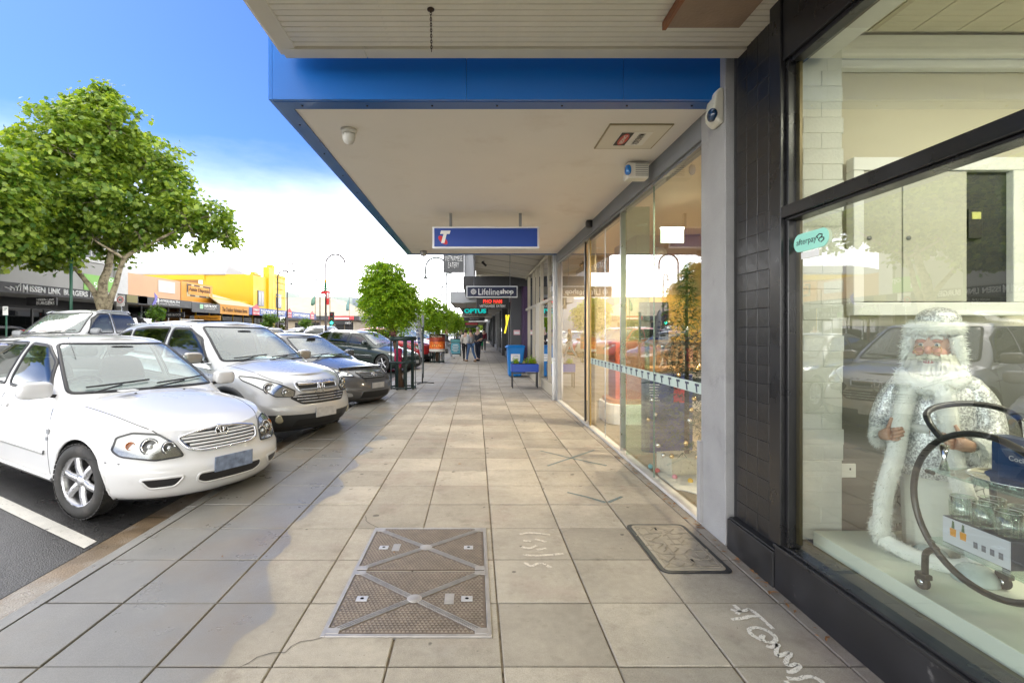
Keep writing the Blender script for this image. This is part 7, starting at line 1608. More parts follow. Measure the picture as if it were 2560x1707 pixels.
def mop_tree(label, x, y, lobes, n, seed, trunk, size=.055, nl=8):
    """grafted mop top street tree: feather shaped leaves of many leaflets"""
    rng = np.random.default_rng(seed); t = thing('street_tree', label, 'tree', (x, y, 0), group='small mop topped trees along the kerb')
    MB().tube(trunk[0], trunk[1], 12).build('trunk', DBARK, t); top = Vector(trunk[0][-1]); MB().sup(top, (.10, .10, .09), .9, 14, 10).build('graft_knuckle', bark('burr_bark', (.14, .06, .05), (.06, .03, .03)), t)
    br = MB()
    for l in lobes: c = Vector(l[:3]); br.tube(curve([tuple(top), tuple((top + c) / 2 + Vector((0, 0, .1))), tuple(c)], 3), list(np.linspace(.03, .008, 7)), 6)
    br.build('branches', DBARK, t)['kind'] = 'stuff'
    W = np.array([l[3] ** 2 for l in lobes]); W /= W.sum(); idx = rng.choice(len(lobes), n, p=W); C = np.array([l[:3] for l in lobes]); Rr = np.array([l[3] for l in lobes])
    d = rng.normal(size=(n, 3)); d /= np.linalg.norm(d, axis=1, keepdims=True); S = C[idx] + d * (Rr[idx] * rng.uniform(.55, 1.0, n))[:, None]
    out = d * np.array([1, 1, .5]) + rng.normal(size=(n, 3)) * .35; out /= np.linalg.norm(out, axis=1, keepdims=True); side = np.cross(out, [0, 0, 1.0]); side /= np.linalg.norm(side, axis=1, keepdims=True) + 1e-6
    PP, NN = [], []; ln = size * 4.2
    for k in range(nl):
        f = (k + .5) / nl; c = S + out * (ln * f) + np.array([0, 0, -1]) * (ln * .55 * f * f)
        for s in (-1, 1): PP.append(c + side * s * size * .55 + rng.normal(size=(n, 3)) * size * .1); NN.append(np.cross(out, side) * .5 + np.array([0, 0, 1.0]) + rng.normal(size=(n, 3)) * .3)
    leaves('crown', np.concatenate(PP), np.concatenate(NN), size, [(0, -.55), (.26, -.2), (.24, .25), (0, .55), (-.24, .25), (-.26, -.2)], LOCUST, t, rng); return t
def lc(x, y, r, Y, dy=0): return lob(860 + x / 3.92, 600 + y / 3.92, r / 3.92, Y, dy)
Y1 = 12.12
mop_tree('mop topped street tree inside the dark green slatted guard', -1.8, Y1, [lc(*q) for q in ((330, 330, 105, Y1, 0), (450, 330, 105, Y1, .1), (280, 470, 100, Y1, -.1), (420, 480, 165, Y1, 0), (570, 500, 110, Y1, .1), (330, 620, 130, Y1, -.15), (520, 630, 150, Y1, -.1), (650, 580, 85, Y1, 0), (400, 750, 115, Y1, .05), (560, 770, 95, Y1, -.1), (300, 750, 70, Y1, 0), (660, 720, 60, Y1, .1), (380, 270, 60, Y1, 0))], 2300, 11, ([at(1003, 970, Y1), at(995, 900, Y1), at(983, 832, Y1)], [.075, .06, .055]))
Y1 = 22.3
mop_tree('mop topped street tree rising from the candle poster guard', -1.75, Y1, [lc(*q) for q in ((820, 640, 75, Y1, 0), (880, 610, 60, Y1, 0), (920, 700, 90, Y1, .2), (830, 750, 100, Y1, -.1), (930, 800, 90, Y1, 0), (770, 660, 60, Y1, .1), (990, 720, 60, Y1, .2), (860, 840, 60, Y1, -.1))], 1100, 12, ([(-1.75, Y1, 0), (-1.75, Y1, 1.5)], [.07, .06]), .075, 6)
Y1 = 34
mop_tree('third mop topped tree further along the kerb', -2.0, Y1, [lc(*q) for q in ((1050, 770, 60, Y1, 0), (1020, 820, 55, Y1, .2), (1080, 830, 45, Y1, 0))], 600, 13, ([(-2.0, Y1, 0), (-2.0, Y1, 1.7)], [.07, .06]), .11, 5)
Y1 = 48
mop_tree('furthest mop topped tree of the row near the crossing', -1.9, Y1, [(-1.9, 48, 2.5, .8), (-1.5, 48.3, 2.2, .6), (-2.3, 48, 2.2, .6)], 400, 14, ([(-1.9, Y1, 0), (-1.9, Y1, 1.7)], [.08, .06]), .15, 5)
def ball_tree(label, x, y, zc, r, seed, n=900):
    rng = np.random.default_rng(seed); t = thing('clipped_tree', label, 'tree', (x, y, 0), group='small clipped trees across the road'); MB().tube([(x, y, 0), (x, y, zc)], [.07, .05], 8).build('trunk', DBARK, t)
    P, N = crown_points([(x, y, zc, r), (x + r * .3, y, zc + r * .3, r * .7), (x - r * .3, y, zc - r * .2, r * .75)], n, rng, r * .22, 12); leaves('crown', P, N, r * .26, MAPLE, BOXL, t, rng)
for lab, px, py, r, X, s in (('small clipped tree below the nutrition sign', 392, 783, 18, -14.5, 21), ('small round tree in front of the yellow building', 674, 801, 17, -14.0, 22), ('smallest round tree beside the far traffic light', 763.5, 807, 12, -13.0, 23)):
    Y = xat(px, X); ball_tree(lab, X, Y, at(px, py, Y).z, r * Y / F, s)
# far off trees closing the street
rng = np.random.default_rng(31)
lobes = [(x + rng.uniform(-2, 2), 215 + rng.uniform(-8, 8), rng.uniform(2, 6), rng.uniform(3, 5)) for x in range(-75, 60, 4)]
P, N = crown_points(lobes, 16000, rng, 1.0, 20); tag(leaves('distant_trees', P, N, 1.3, MAPLE, PLANE, None, rng), kind='stuff')
# ================================================================== street furniture
LAMPG = M('lamp_post_green', (.02, .035, .03), .4, var=.1); LAMPB = M('lamp_post_brown', (.045, .03, .028), .45, var=.1); DKG = M('guard_green', (.012, .03, .026), .4, var=.15)
def lamp(label, px, ytop, Y, dpx, mat=LAMPB, bell=True, group='tall hooked street lamps'):
    p = at(px, ytop, Y); d = dpx * Y / F; r = abs(d) / 2; sg = 1 if d > 0 else -1; t = thing('street_lamp', label, 'street lamp', (p.x, Y, 0), group=group); zt = p.z - r
    MB().tube([(p.x, Y, -.05), (p.x, Y, 2.6)], .075, 10).build('base_post', mat, t); MB().tube([(p.x, Y, 2.6), (p.x, Y, zt - .2)], .055, 8).build('post', mat, t)
    pts = [(p.x, Y, zt - .2)] + [(p.x + sg * (r - r * math.cos(a)), Y, zt + r * math.sin(a)) for a in [PI * k / 14 for k in range(15)]] + [(p.x + d, Y, zt - r * .55)]
    MB().tube(pts, .055, 8).build('hook', mat, t)
    if bell: MB().lathe([(.025, .02), (.05, -.06), (.06, -.16), (.20, -.26), (.21, -.29), (.0, -.25)], 16, (p.x + d, Y, zt - r * .55)).build('lamp_head', LAMPG, t)
    return t, p.x, zt
t, x_, z_ = lamp('tallest hooked lamp post with a christmas tree motif and red banner', 814.5, 636, 31.3, 48, bell=False)
mo = thing('christmas_motif', 'green tinsel christmas tree motif with a gold star on the lamp post', 'decoration', (x_, 31.2, 4.2)); zb_ = at(0, 731, 31.2).z; b = MB()
for k, (w, z) in enumerate(((.42, 0), (.33, .14), (.25, .27), (.18, .39), (.11, .5))): b.prism([(-w, 0), (-w * .5, .07), (0, .19), (w * .5, .07), (w, 0), (0, .05)], (x_, 31.2 - .02, zb_ + z), (1, 0, 0), (0, 0, 1), (0, 1, 0), .04)
b.build('tinsel_tree', M('tinsel_green', (.01, .16, .05), .35, var=.4, vs=30), mo)
pts = [((.14 if k % 2 == 0 else .06) * math.sin(k * PI / 5), (.14 if k % 2 == 0 else .06) * math.cos(k * PI / 5)) for k in range(10)]; MB().prism(pts, (x_, 31.17, zb_ + .72), (1, 0, 0), (0, 0, 1), (0, 1, 0), .03).build('star', M('gold_star', (.75, .4, .03), .3), mo)
MB().sup((x_, 31.19, zb_ - .02), (.3, .03, .1), .6).build('bow', M('bow_red', (.6, .02, .03), .5), mo)
bn = thing('red_banner', 'tall red festive banner hanging beside the motif lamp post', 'banner', (x_ + .3, 31.2, 3)); a, c_ = at(816, 762, 31.1), at(823, 728, 31.1); MB().box(a.x, c_.x, 31.1, 31.12, a.z, c_.z).build('cloth', M('banner_red', (.65, .03, .03), .6, var=.1), bn); MB().box(a.x + .04, c_.x - .04, 31.085, 31.099, c_.z - .45, c_.z - .1).build('print', SIGNW, bn)
lamp('hooked lamp in front of the yellow building, its hook bending right', 694, 677, 39, 34); lamp('highest hooked lamp at the yellow building corner', 718, 658, 42.2, 17); lamp('hooked lamp bending left towards the cream building', 800, 686, 50.5, -10)
lamp('green hooked lamp behind the vertical eatery sign', 1117, 644, 32, -53, LAMPG); lamp('hooked lamp beyond the eatery sign bending left', 1144, 683, 46, -38, LAMPG); lamp('most distant hooked lamp over the footpath', 1136, 708, 58, -32, LAMPG)
gp2 = thing('green_pole', 'plain green pole rising into the plane tree crown', 'pole', (-16.1, 19.4, 0)); MB().tube([(-16.1, 19.45, 0), (-16.1, 19.45, 5.2)], .055, 8).build('shaft', M('pole_green', (.02, .10, .06), .4), gp2)
def flag(label, px, y0, y1, Y, col, side, fy0, fy1, w):
    p = at(px, y0, Y); t = thing('flag_pole', label, 'flag', (p.x, Y, 0), group='feather flags across the road'); MB().tube([(p.x, Y, -.05), (p.x, Y, p.z)], .03, 6).build('pole', LAMPB, t)
    z0, z1 = at(0, fy1, Y).z, at(0, fy0, Y).z; ww = w * Y / F * side
    MB().add([(p.x, Y, z1), (p.x + ww * .3, Y + .05, z1 - .2), (p.x + ww * .8, Y - .06, (z0 + z1) / 2), (p.x + ww, Y + .08, z0 + .1), (p.x + ww * .5, Y, z0), (p.x, Y, z0 + .2)], [(0, 1, 5), (1, 2, 5), (2, 3, 4), (2, 4, 5)], True).build('cloth', col, t, solid=.01)
FLG = M('flag_green', (.22, .42, .32), .6, var=.35, vs=3); flag('green feather flag on a black pole at the crossing', 788, 715, 0, 44, FLG, -1, 735, 765, 12); flag('teal feather flag in front of the bank block', 873, 740, 0, 60, M('flag_teal', (.25, .45, .45), .6, var=.3, vs=3), -1, 745, 778, 9); flag('thin red flag pole beside the motif lamp', 825, 710, 0, 40, M('banner_red'), -1, 722, 735, 5)
tl = thing('traffic_light', 'traffic light on a dark pole showing green', 'traffic light', (-10.7, 36, 0)); p = at(831, 797, 36)
MB().tube([(p.x - .12, 36, 0), (p.x - .12, 36, p.z + .3)], .05, 8).build('pole', LAMPG, tl); MB().box(p.x - .17, p.x + .17, 35.8, 35.95, p.z - .45, p.z + .5).build('housing', SIGNK, tl, bevel=.03)
for k, (cc, es) in enumerate((((.2, .01, .01), 0), ((.2, .1, .01), 0), ((.02, .9, .55), 4))): MB().lathe([(.1, 35.795), (0, 35.78)], 16, (p.x, 0, p.z + .3 - .3 * k), 'Y').build('lamp', M('signal_%d' % k, cc, .3, emit=cc, es=es), tl)
MB().box(p.x + .05, p.x + .3, 35.8, 35.95, p.z - 1.0, p.z - .5).build('pedestrian_head', SIGNK, tl, bevel=.02)
sp_ = thing('speed_sign', 'white speed limit sign with 40 in a red ring beside the plane tree', 'road sign', (-15.8, 21.6, 0)); p = at(303, 752, 21.6)
MB().tube([(p.x, 21.6, 0), (p.x, 21.6, p.z)], .03, 8).build('post', ALU, sp_); MB().box(p.x - .17, p.x + .17, 21.55, 21.568, p.z - .25, p.z + .24).build('plate', SIGNW, sp_)
MB().tube([(p.x + .125 * math.cos(2 * PI * k / 28), 21.545, p.z + .04 + .125 * math.sin(2 * PI * k / 28)) for k in range(28)], .018, 6, closed=True).build('red_ring', CRD, sp_); text('40', (p.x, 21.544, p.z + .04), (1, 0, 0), AZ_, .16, .12, SIGNK, sp_, .002, bold=.02)
ps_ = thing('parking_sign', 'small white and green 2P parking sign in front of the burger shop', 'road sign', (-16, 16.7, 0)); p = at(16, 777, 16.7); MB().tube([(p.x, 16.7, 0), (p.x, 16.7, p.z + .15)], .025, 8).build('post', M('pole_green'), ps_); MB().box(p.x - .09, p.x + .09, 16.66, 16.67, p.z - .15, p.z + .15).build('plate', SIGNW, ps_); text('2P', (p.x, 16.655, p.z + .06), (1, 0, 0), AZ_, .13, .1, M('pole_green'), ps_, .002)
gpst = thing('sign_post', 'dark green square sign post standing behind the feather flag', 'post', (-1.6, 14.9, 0)); MB().box(-1.63, -1.575, 14.87, 14.925, 0, 2.0).build('post', DKG, gpst); MB().box(-1.64, -1.565, 14.84, 14.869, 1.55, 1.98).build('bracket', GREYM, gpst)
# tree guard
def guard(label, x, y, r=.31, h=1.29, wrap=False):
    t = thing('tree_guard', label, 'tree guard', (x, y, 0), group='round slatted tree guards')
    for k in range(9):
        a = 2 * PI * (k + .3) / 9; c = Vector((x + r * math.cos(a), y + r * math.sin(a), h / 2)); MB().obox(c, (-math.sin(a), math.cos(a), 0), (math.cos(a), math.sin(a), 0), (0, 0, 1), .028, .006, h / 2).build('slat', DKG, t)
    for z0, z1 in ((.02, .06), (h * .49, h * .53), (h - .10, h)):
        MB().lathe([(r + .008, z0), (r + .022, z0), (r + .022, z1), (r + .008, z1), (r + .008, z0)], 32, (x, y, 0), cap=False).build('hoop', DKG, t)
    if wrap: return t
    return t
guard('dark green slatted guard round the first mop topped tree', -1.80, 12.12)
pr = thing('pink_ribbon', 'bright pink ribbon knitted round the trunk inside the tree guard', 'ribbon', (-1.83, 12.1, .8)); MB().lathe([(.085, .68), (.10, .72), (.095, .85), (.105, .95), (.08, 1.0)], 14, (-1.92, 12.12, 0)).build('band', M('pink_knit', (.6, .03, .12), .8, var=.2, vs=40, bump=.6, bs=120), pr); MB().sup((-1.85, 12.0, .62), (.03, .03, .1), .8).build('tail', M('pink_knit'), pr)
guard('slatted tree guard carrying the christmas candle poster', -1.75, 22.3, .33, 1.25)
po = thing('wrapped_poster', 'red and black Merry Christmas candle poster wrapped round a tree guard', 'poster', (-1.75, 22.3, .5)); b = MB(); n = 20; vs = []
for k in range(n + 1):
    a = PI * 1.0 + PI * k / n; vs += [(-1.75 + .36 * math.cos(a), 22.3 + .36 * math.sin(a), z) for z in (.50, .62, .95, 1.15, 1.30)]
bands = [M('poster_white', (.7, .66, .6), .5), M('poster_orange', (.75, .16, .02), .5, var=.4, vs=7), M('poster_darkred', (.30, .04, .015), .5, var=.4, vs=7), M('poster_black', (.04, .015, .012), .5)]
for j in range(4): b.mat(bands[j]); b.add(vs, [(k * 5 + j, (k + 1) * 5 + j, (k + 1) * 5 + j + 1, k * 5 + j + 1) for k in range(n)], True)
b.build('sheet', None, po); text('Merry Christmas', (-1.75, 21.92, 1.18), (1, 0, 0), AZ_, .5, .10, M('poster_gold', (.7, .6, .4), .5), po, .002, shear=.3)
b = MB()
for k in range(5): b.sup((-1.93 + .09 * k, 21.93 + .02 * abs(k - 2), .76 + .03 * (k % 2)), (.022, .01, .035), .9, 10, 8)
b.build('candle_flames', M('flame_print', (.9, .55, .12), .5), po)
# feather flag on the footpath
ff = thing('feather_flag', 'white feather flag with blue letters on a cross base by the kerb', 'flag', (-1.44, 13.34, 0)); Yf = 13.34
b = MB(); pole = [at(1056, 958, Yf), at(1056, 900, Yf), at(1055, 850, Yf), at(1051, 810, Yf), at(1045, 785, Yf), at(1038, 774, Yf)]; b.tube(curve([tuple(p) for p in pole], 4), .012, 8); b.build('pole', GREYM, ff)
Lp = [at(*q, Yf) for q in ((1038, 774), (1034, 785), (1036, 800), (1039, 825), (1043, 850), (1048, 875), (1052, 893))]; Rp = [at(*q, Yf) for q in ((1038, 774), (1045, 786), (1050, 805), (1053, 828), (1055, 850), (1055.5, 875), (1055.5, 893))]
MB().add([v + Vector((0, -.02 + .015 * (i % 2), 0)) for i, v in enumerate(Lp)] + [v + Vector((0, -.02, 0)) for v in Rp], [(i, i + 1, 8 + i, 7 + i) for i in range(6)], True).build('sail', M('flag_white', (.62, .63, .68), .6, var=.1), ff, solid=.004)
for k, ch_ in enumerate('Lifeline'): q = at(1041.5 + k * 1.5, 808 + k * 9.6, Yf); text(ch_, (q.x, Yf - .045, q.z), (.25, 0, -1), (1, 0, .25), .08, .07, M('flag_ink', (.05, .09, .25), .6), ff, .002)
b = MB(); c = at(1056, 957, Yf); 
for dx, dy in ((.32, .0), (-.32, .05), (.1, .3), (-.1, -.3)): b.tube([(c.x, Yf, .025), (c.x + dx, Yf + dy, .012)], .012, 6)
b.build('cross_base', BLACKM, ff); MB().tube([(c.x, Yf, .02), (c.x, Yf, .28)], .018, 8).build('spigot', BLACKM, ff)
# A-frame board
af = thing('pavement_board', 'light blue A frame pavement board near the walking group', 'sign', (-1.1, 28, 0)); a, c_ = at(1127, 888, 28), at(1150.5, 847, 28); z0_, z1_ = .05, c_.z; ax = (a.x + c_.x) / 2; hw = (c_.x - a.x) / 2
b = MB(); 
for s in (-1, 1): b.beam((ax + s * hw, 27.9, 0), (ax + s * hw, 28.1, z1_), .05, .05); b.beam((ax + s * hw, 28.4, 0), (ax + s * hw, 28.12, z1_), .05, .05)
for z in (.12, z1_ * .78, z1_): b.beam((ax - hw, 27.9 + .2 * z / z1_, z), (ax + hw, 27.9 + .2 * z / z1_, z), .05, .05)
b.build('frame', DKG, af); MB().quad((ax - hw, 27.89, .14), (ax + hw, 27.89, .14), (ax + hw, 28.03, z1_ * .76), (ax - hw, 28.03, z1_ * .76)).build('poster', M('poster_cyan', (.12, .42, .52), .5), af, solid=.01); MB().quad((ax - hw, 28.03, z1_ * .8), (ax + hw, 28.03, z1_ * .8), (ax + hw, 28.07, z1_ * .97), (ax - hw, 28.07, z1_ * .97)).build('header', M('poster_teal', (.08, .3, .3), .5), af, solid=.01)
b = MB()
for k, w in enumerate((.5, .7, .6, .75, .4)): b.box(ax - hw * w, ax + hw * w, 27.87 - .0, 27.875, .62 - .09 * k, .66 - .09 * k)
b.build('print_lines', SIGNW, af)
# wheelie bin
bn_ = thing('wheelie_bin', 'bright blue wheelie bin with a white label outside the charity shop', 'bin', (1.27, 15.3, 0)); BLB = M('bin_blue', (.005, .19, .56), .4, var=.06)
def tap(x0, x1, y0, y1, z0, X0, X1, Y0, Y1_, z1): return MB().add([(x0, y0, z0), (x1, y0, z0), (x1, y1, z0), (x0, y1, z0), (X0, Y0, z1), (X1, Y0, z1), (X1, Y1_, z1), (X0, Y1_, z1)], [(3, 2, 1, 0), (4, 5, 6, 7), (0, 1, 5, 4), (1, 2, 6, 5), (2, 3, 7, 6), (3, 0, 4, 7)])
tap(1.03, 1.42, 15.1, 15.55, .03, .99, 1.52, 15.0, 15.65, .93).build('tub', BLB, bn_, bevel=.03, seg=3); tap(.965, 1.545, 14.97, 15.68, .931, 1.0, 1.51, 15.02, 15.64, .985).build('lid', BLB, bn_, bevel=.02, seg=3)
MB().box(.94, .985, 15.05, 15.6, .90, .94).build('rim_handle', BLB, bn_, bevel=.01); MB().tube([(1.05, 15.62, .965), (1.46, 15.62, .965)], .02, 8).build('hinge_bar', BLB, bn_)
MB().box(1.09, 1.37, 15.018, 15.028, .50, .72).build('label', SIGNW, bn_); text('CLOTHING', (1.23, 15.012, .66), (1, 0, 0), AZ_, .16, .045, M('flag_ink'), bn_, .001); text('donations', (1.23, 15.012, .58), (1, 0, 0), AZ_, .2, .04, M('flag_ink'), bn_, .001)
for x in (1.08, 1.44): MB().lathe([(.10, -.025), (.10, .025)], 18, (x, 15.62, .10), 'X').build('wheel', RUBBER, bn_)
# planter on legs
pl_ = thing('planter_trough', 'royal blue planter trough on thin black castor legs', 'planter', (1.24, 12.4, 0)); PBL = M('planter_blue', (.005, .06, .42), .35); 
MB().box(.90, 1.585, 12.2, 12.52, .40, .60).build('trough', PBL, pl_, bevel=.01); MB().box(.915, 1.57, 12.215, 12.505, .601, .607).build('soil', M('soil', (.03, .02, .012), .9, bump=1, bs=80), pl_)
for x in (.93, 1.555):
    for y in (12.23, 12.49): lg = MB().box(x - .014, x + .014, y - .014, y + .014, .05, .399).build('leg', BLACKM, pl_); MB().lathe([(.026, -.012), (.026, .012)], 14, (x, y, .026), 'X').build('castor', BLACKM, lg)
MB().beam((.93, 12.23, .37), (1.555, 12.23, .37), .02, .03).build('rail', BLACKM, pl_)
for k, (x, s, col) in enumerate(((1.02, .06, None), (1.24, .035, (.7, .25, .4)), (1.40, .085, None), (1.48, .065, (.6, .06, .05)))):
    rng = np.random.default_rng(50 + k); n = 160 if col is None or k == 3 else 60; pt = thing('potted_plant', ('low herb plant at the left end of the blue trough', 'tiny pink flowering plant in the middle of the blue trough', 'bushy pale green plant at the right of the blue trough', 'red flecked leafy plant at the right end of the blue trough')[k], 'plant', (x, 12.36, .6), group='plants in the blue trough')
    P = np.array([x, 12.36, .61]) + np.abs(rng.normal(size=(n, 3))) * np.array([0, 0, s]) + rng.normal(size=(n, 3)) * np.array([s * .6, .06, .015]); leaves('foliage', P, rng.normal(size=(n, 3)) + np.array([0, 0, .8]), .032, MAPLE, LOCUST, pt, rng)
    MB().tube([(x, 12.36, .6), (x + .01, 12.36, .6 + s * .8)], .005, 5).build('stem', M('stem_green', (.08, .2, .03), .6), pt)
    if col: b = MB(); r2 = random.Random(k); [b.sup((x + r2.gauss(0, s * .5), 12.30 + r2.random() * .08, .62 + r2.random() * s), (.014, .014, .01), 1, 8, 5) for _ in range(8)]; b.build('flowers', M('petal_%d' % k, col, .6), pt)['kind'] = 'stuff'
# ================================================================== people
SKIN = M('skin', (.54, .34, .25), .5, var=.05)
def skinmesh(name, joints, bones, mat, parent, root, sub=1):
    """one continuous surface grown round a skeleton: joints {name: (x, y, z, rx[, ry])}"""
    names = list(joints); me = bpy.data.meshes.new(name); me.from_pydata([joints[n][:3] for n in names], [(names.index(a), names.index(b_)) for a, b_ in bones], []); me.materials.append(mat)
    o = link(name, me, parent, False); md = o.modifiers.new('skin', 'SKIN'); md.use_smooth_shade = True
    for i, n in enumerate(names):
        v = me.skin_vertices[0].data[i]; r = joints[n][3]; v.radius = (r, joints[n][4] if len(joints[n]) > 4 else r); v.use_root = (n == root)
    s = o.modifiers.new('sub', 'SUBSURF'); s.levels = sub; s.render_levels = sub; return o
def person(label, x, y, rotz, h, top, legs, shoes, hair, stride=.0, arms=(0, 0), extra=None, group=None, top_len=.0, sleeves=True, hairlen=0):
    """standing or walking figure facing local -Y; h = height"""
    t = thing('person', label, 'person', (x, y, 0), rotz, group); k = h / 1.75; s = stride
    J = dict(pel=(0, 0, .95, .13, .10), wai=(0, .01, 1.10, .13, .095), che=(0, 0, 1.32, .155, .11), nk=(0, -.01, 1.47, .055), hd=(0, -.035, 1.60, .078, .09), crn=(0, -.02, 1.69, .06, .07))
    for sd, sg in (('L', 1), ('R', -1)):
        st = s * sg
        J.update({'hip' + sd: (.09 * sg, 0, .90, .085), 'kn' + sd: (.095 * sg, -.14 * st - .02, .50, .058), 'an' + sd: (.09 * sg, -.30 * st + (.10 if st < 0 else 0), .09 + (.05 if st < 0 else 0), .04), 'to' + sd: (.09 * sg, -.30 * st + (.10 if st < 0 else 0) - .14, .035 + (.0 if st < 0 else 0), .038)})
        a = arms[0 if sg > 0 else 1]
        J.update({'sh' + sd: (.19 * sg, 0, 1.39, .06), 'el' + sd: (.235 * sg, .03 - .12 * (-st) * .8, 1.12, .043), 'ha' + sd: (.21 * sg - a * .12 * sg, -.06 - .15 * a - .18 * (-st), .90 + .22 * a, .032), 'fi' + sd: (.20 * sg - a * .16 * sg, -.09 - .19 * a - .2 * (-st), .82 + .24 * a, .024)})
    J = {n: tuple(q * k for q in v) for n, v in J.items()}
    B = [('pel', 'wai'), ('wai', 'che'), ('che', 'nk'), ('nk', 'hd'), ('hd', 'crn')] + [(p + sd if p not in ('pel', 'che') else p, q + sd) for sd in 'LR' for p, q in (('pel', 'hip'), ('hip', 'kn'), ('kn', 'an'), ('an', 'to'), ('che', 'sh'), ('sh', 'el'), ('el', 'ha'), ('ha', 'fi'))]
    skinmesh('body', J, B, SKIN, t, 'pel')
    def grow(ns, f, d=None):
        o = {n: (J[n][0], J[n][1], J[n][2]) + tuple(r * f + .008 for r in J[n][3:]) for n in ns}
        for n, z in (d or {}).items(): o[n] = (o[n][0], o[n][1], z * k) + o[n][3:]
        return o
    q = grow(['pel', 'hipL', 'knL', 'anL', 'hipR', 'knR', 'anR'], 1.12); skinmesh('trousers', q, [b_ for b_ in B if b_[0] in q and b_[1] in q], legs, t, 'pel')
    ns = ['pel', 'wai', 'che', 'shL', 'elL', 'shR', 'elR'] + (['haL', 'haR'] if sleeves else []); q = grow(ns, 1.16); q['pel'] = (0, 0, (.93 - top_len) * k, q['pel'][3] * (1.1 + top_len), q['pel'][4] * (1.15 + top_len)); skinmesh('top', q, [b_ for b_ in B if b_[0] in q and b_[1] in q], top, t, 'che')
    for sd in 'LR':
        a, c_ = Vector(J['an' + sd][:3]), Vector(J['to' + sd][:3]); m = (a + c_) / 2; MB().sup((m.x, m.y - .01, min(a.z, c_.z) * .5 + .025), (.045 * k, .13 * k, .045 * k), .7, 14, 8).build('shoe', shoes, t, world=False)
    hd = Vector(J['hd'][:3]); hb = MB().sup(hd + Vector((0, .02, .035)) * k, (.092 * k, .10 * k, .095 * k), .95, 16, 10)
    if hairlen: hb.sup(hd + Vector((0, .06, -.05)) * k, (.09 * k, .055 * k, .14 * k), .9, 14, 10)
    hb.build('hair', hair, t, world=False)
    fb = MB().sup(hd + Vector((0, -.095, -.005)) * k, (.014 * k, .02 * k, .024 * k), 1, 8, 6)
    for sg in (-1, 1): fb.sup(hd + Vector((sg * .082, .0, 0)) * k, (.012 * k, .022 * k, .03 * k), 1, 8, 6)
    fb.build('nose_and_ears', SKIN, t, world=False)['kind'] = 'stuff'
    eb = MB()
    for sg in (-1, 1): eb.sup(hd + Vector((sg * .032, -.083, .022)) * k, (.011 * k, .008 * k, .007 * k), 1, 8, 6)
    eb.sup(hd + Vector((0, -.082, -.045)) * k, (.022 * k, .008 * k, .005 * k), 1, 8, 6); eb.build('eyes_and_mouth', M('eye_dark', (.06, .03, .025), .4), t, world=False)['kind'] = 'stuff'
    if extra: extra(t, J, k)
    return t
def gx(px, Y): return (px - CX) / F * Y
DEN = M('blue_denim', (.06, .12, .24), .8, var=.15, vs=15); DKD = M('dark_denim', (.015, .02, .04), .8, var=.1); BLT = M('black_knit', (.012, .012, .014), .8); GRYJ = M('grey_jumper', (.34, .35, .37), .85, var=.05); CRMT = M('cream_top', (.62, .58, .53), .85); PALE = M('pale_jeans', (.50, .54, .62), .8); BOOT = M('tan_boot', (.22, .13, .06), .6); HG = M('grey_hair', (.40, .39, .37), .7, bump=.6, bs=150); HB = M('brown_hair', (.05, .028, .015), .6, bump=.6, bs=150); WSH = M('white_shoe', (.65, .65, .65), .6); BURG = M('burgundy_top', (.16, .012, .03), .8); DGR = M('dark_jacket', (.10, .10, .11), .8)
G3 = 'people walking on the footpath'
person('woman in a long cream top and black leggings seen from behind', gx(1164, 23.3), 23.3, R(180), 1.52, CRMT, BLT, M('brown_shoe', (.10, .06, .04), .6), HB, .25, (.3, .3), None, G3, .16)
person('person in a grey jumper and blue jeans stepping left in front of the older man', gx(1177, 22.8), 22.8, R(215), 1.54, GRYJ, DEN, BOOT, HB, .8, (.4, .4), None, G3)
def collar(t, J, k): MB().lathe([(.075 * k, 1.40 * k), (.062 * k, 1.50 * k)], 14, (0, 0, 0), cap=False).build('collar', SIGNW, t, world=False)
person('grey haired man in a dark polo shirt and navy trousers facing the shops', gx(1195, 23.5), 23.5, R(-35), 1.66, M('navy_polo', (.015, .018, .026), .75), DKD, BLT, HG, .12, (.7, .9), collar, G3, 0, False)
person('woman in a dark grey jacket and pale jeans striding towards the shops', gx(1116, 25.5), 25.5, R(80), 1.56, DGR, PALE, WSH, M('auburn_hair', (.22, .09, .03), .6), 1.0, (.2, .2), None, G3, .05, True, 1)
def greenbag(t, J, k): MB().sup((J['haR'][0] - .02, J['haR'][1], .62 * k), (.16, .07, .17), .4).build('carry_bag', M('bag_green', (.01, .28, .10), .5), t, world=False)
person('woman in burgundy carrying a green bag further down the footpath', gx(1209, 34), 34, R(10), 1.6, BURG, DGR, WSH, HB, .3, (0, 0), greenbag, G3)
person('distant person in dark clothes by the far tree guard', gx(1153, 36), 36, R(0), 1.6, DGR, DKD, BLT, HB, .3, (0, 0), None, G3)
# man in hat across the road
person('person in a straw hat and pale shirt across the road behind the silver SUV', gx(483, 29), 29, R(60), 1.75, CRMT, DKD, BLT, M('straw_hat', (.45, .38, .26), .8), .2, (0, 0), None, None)
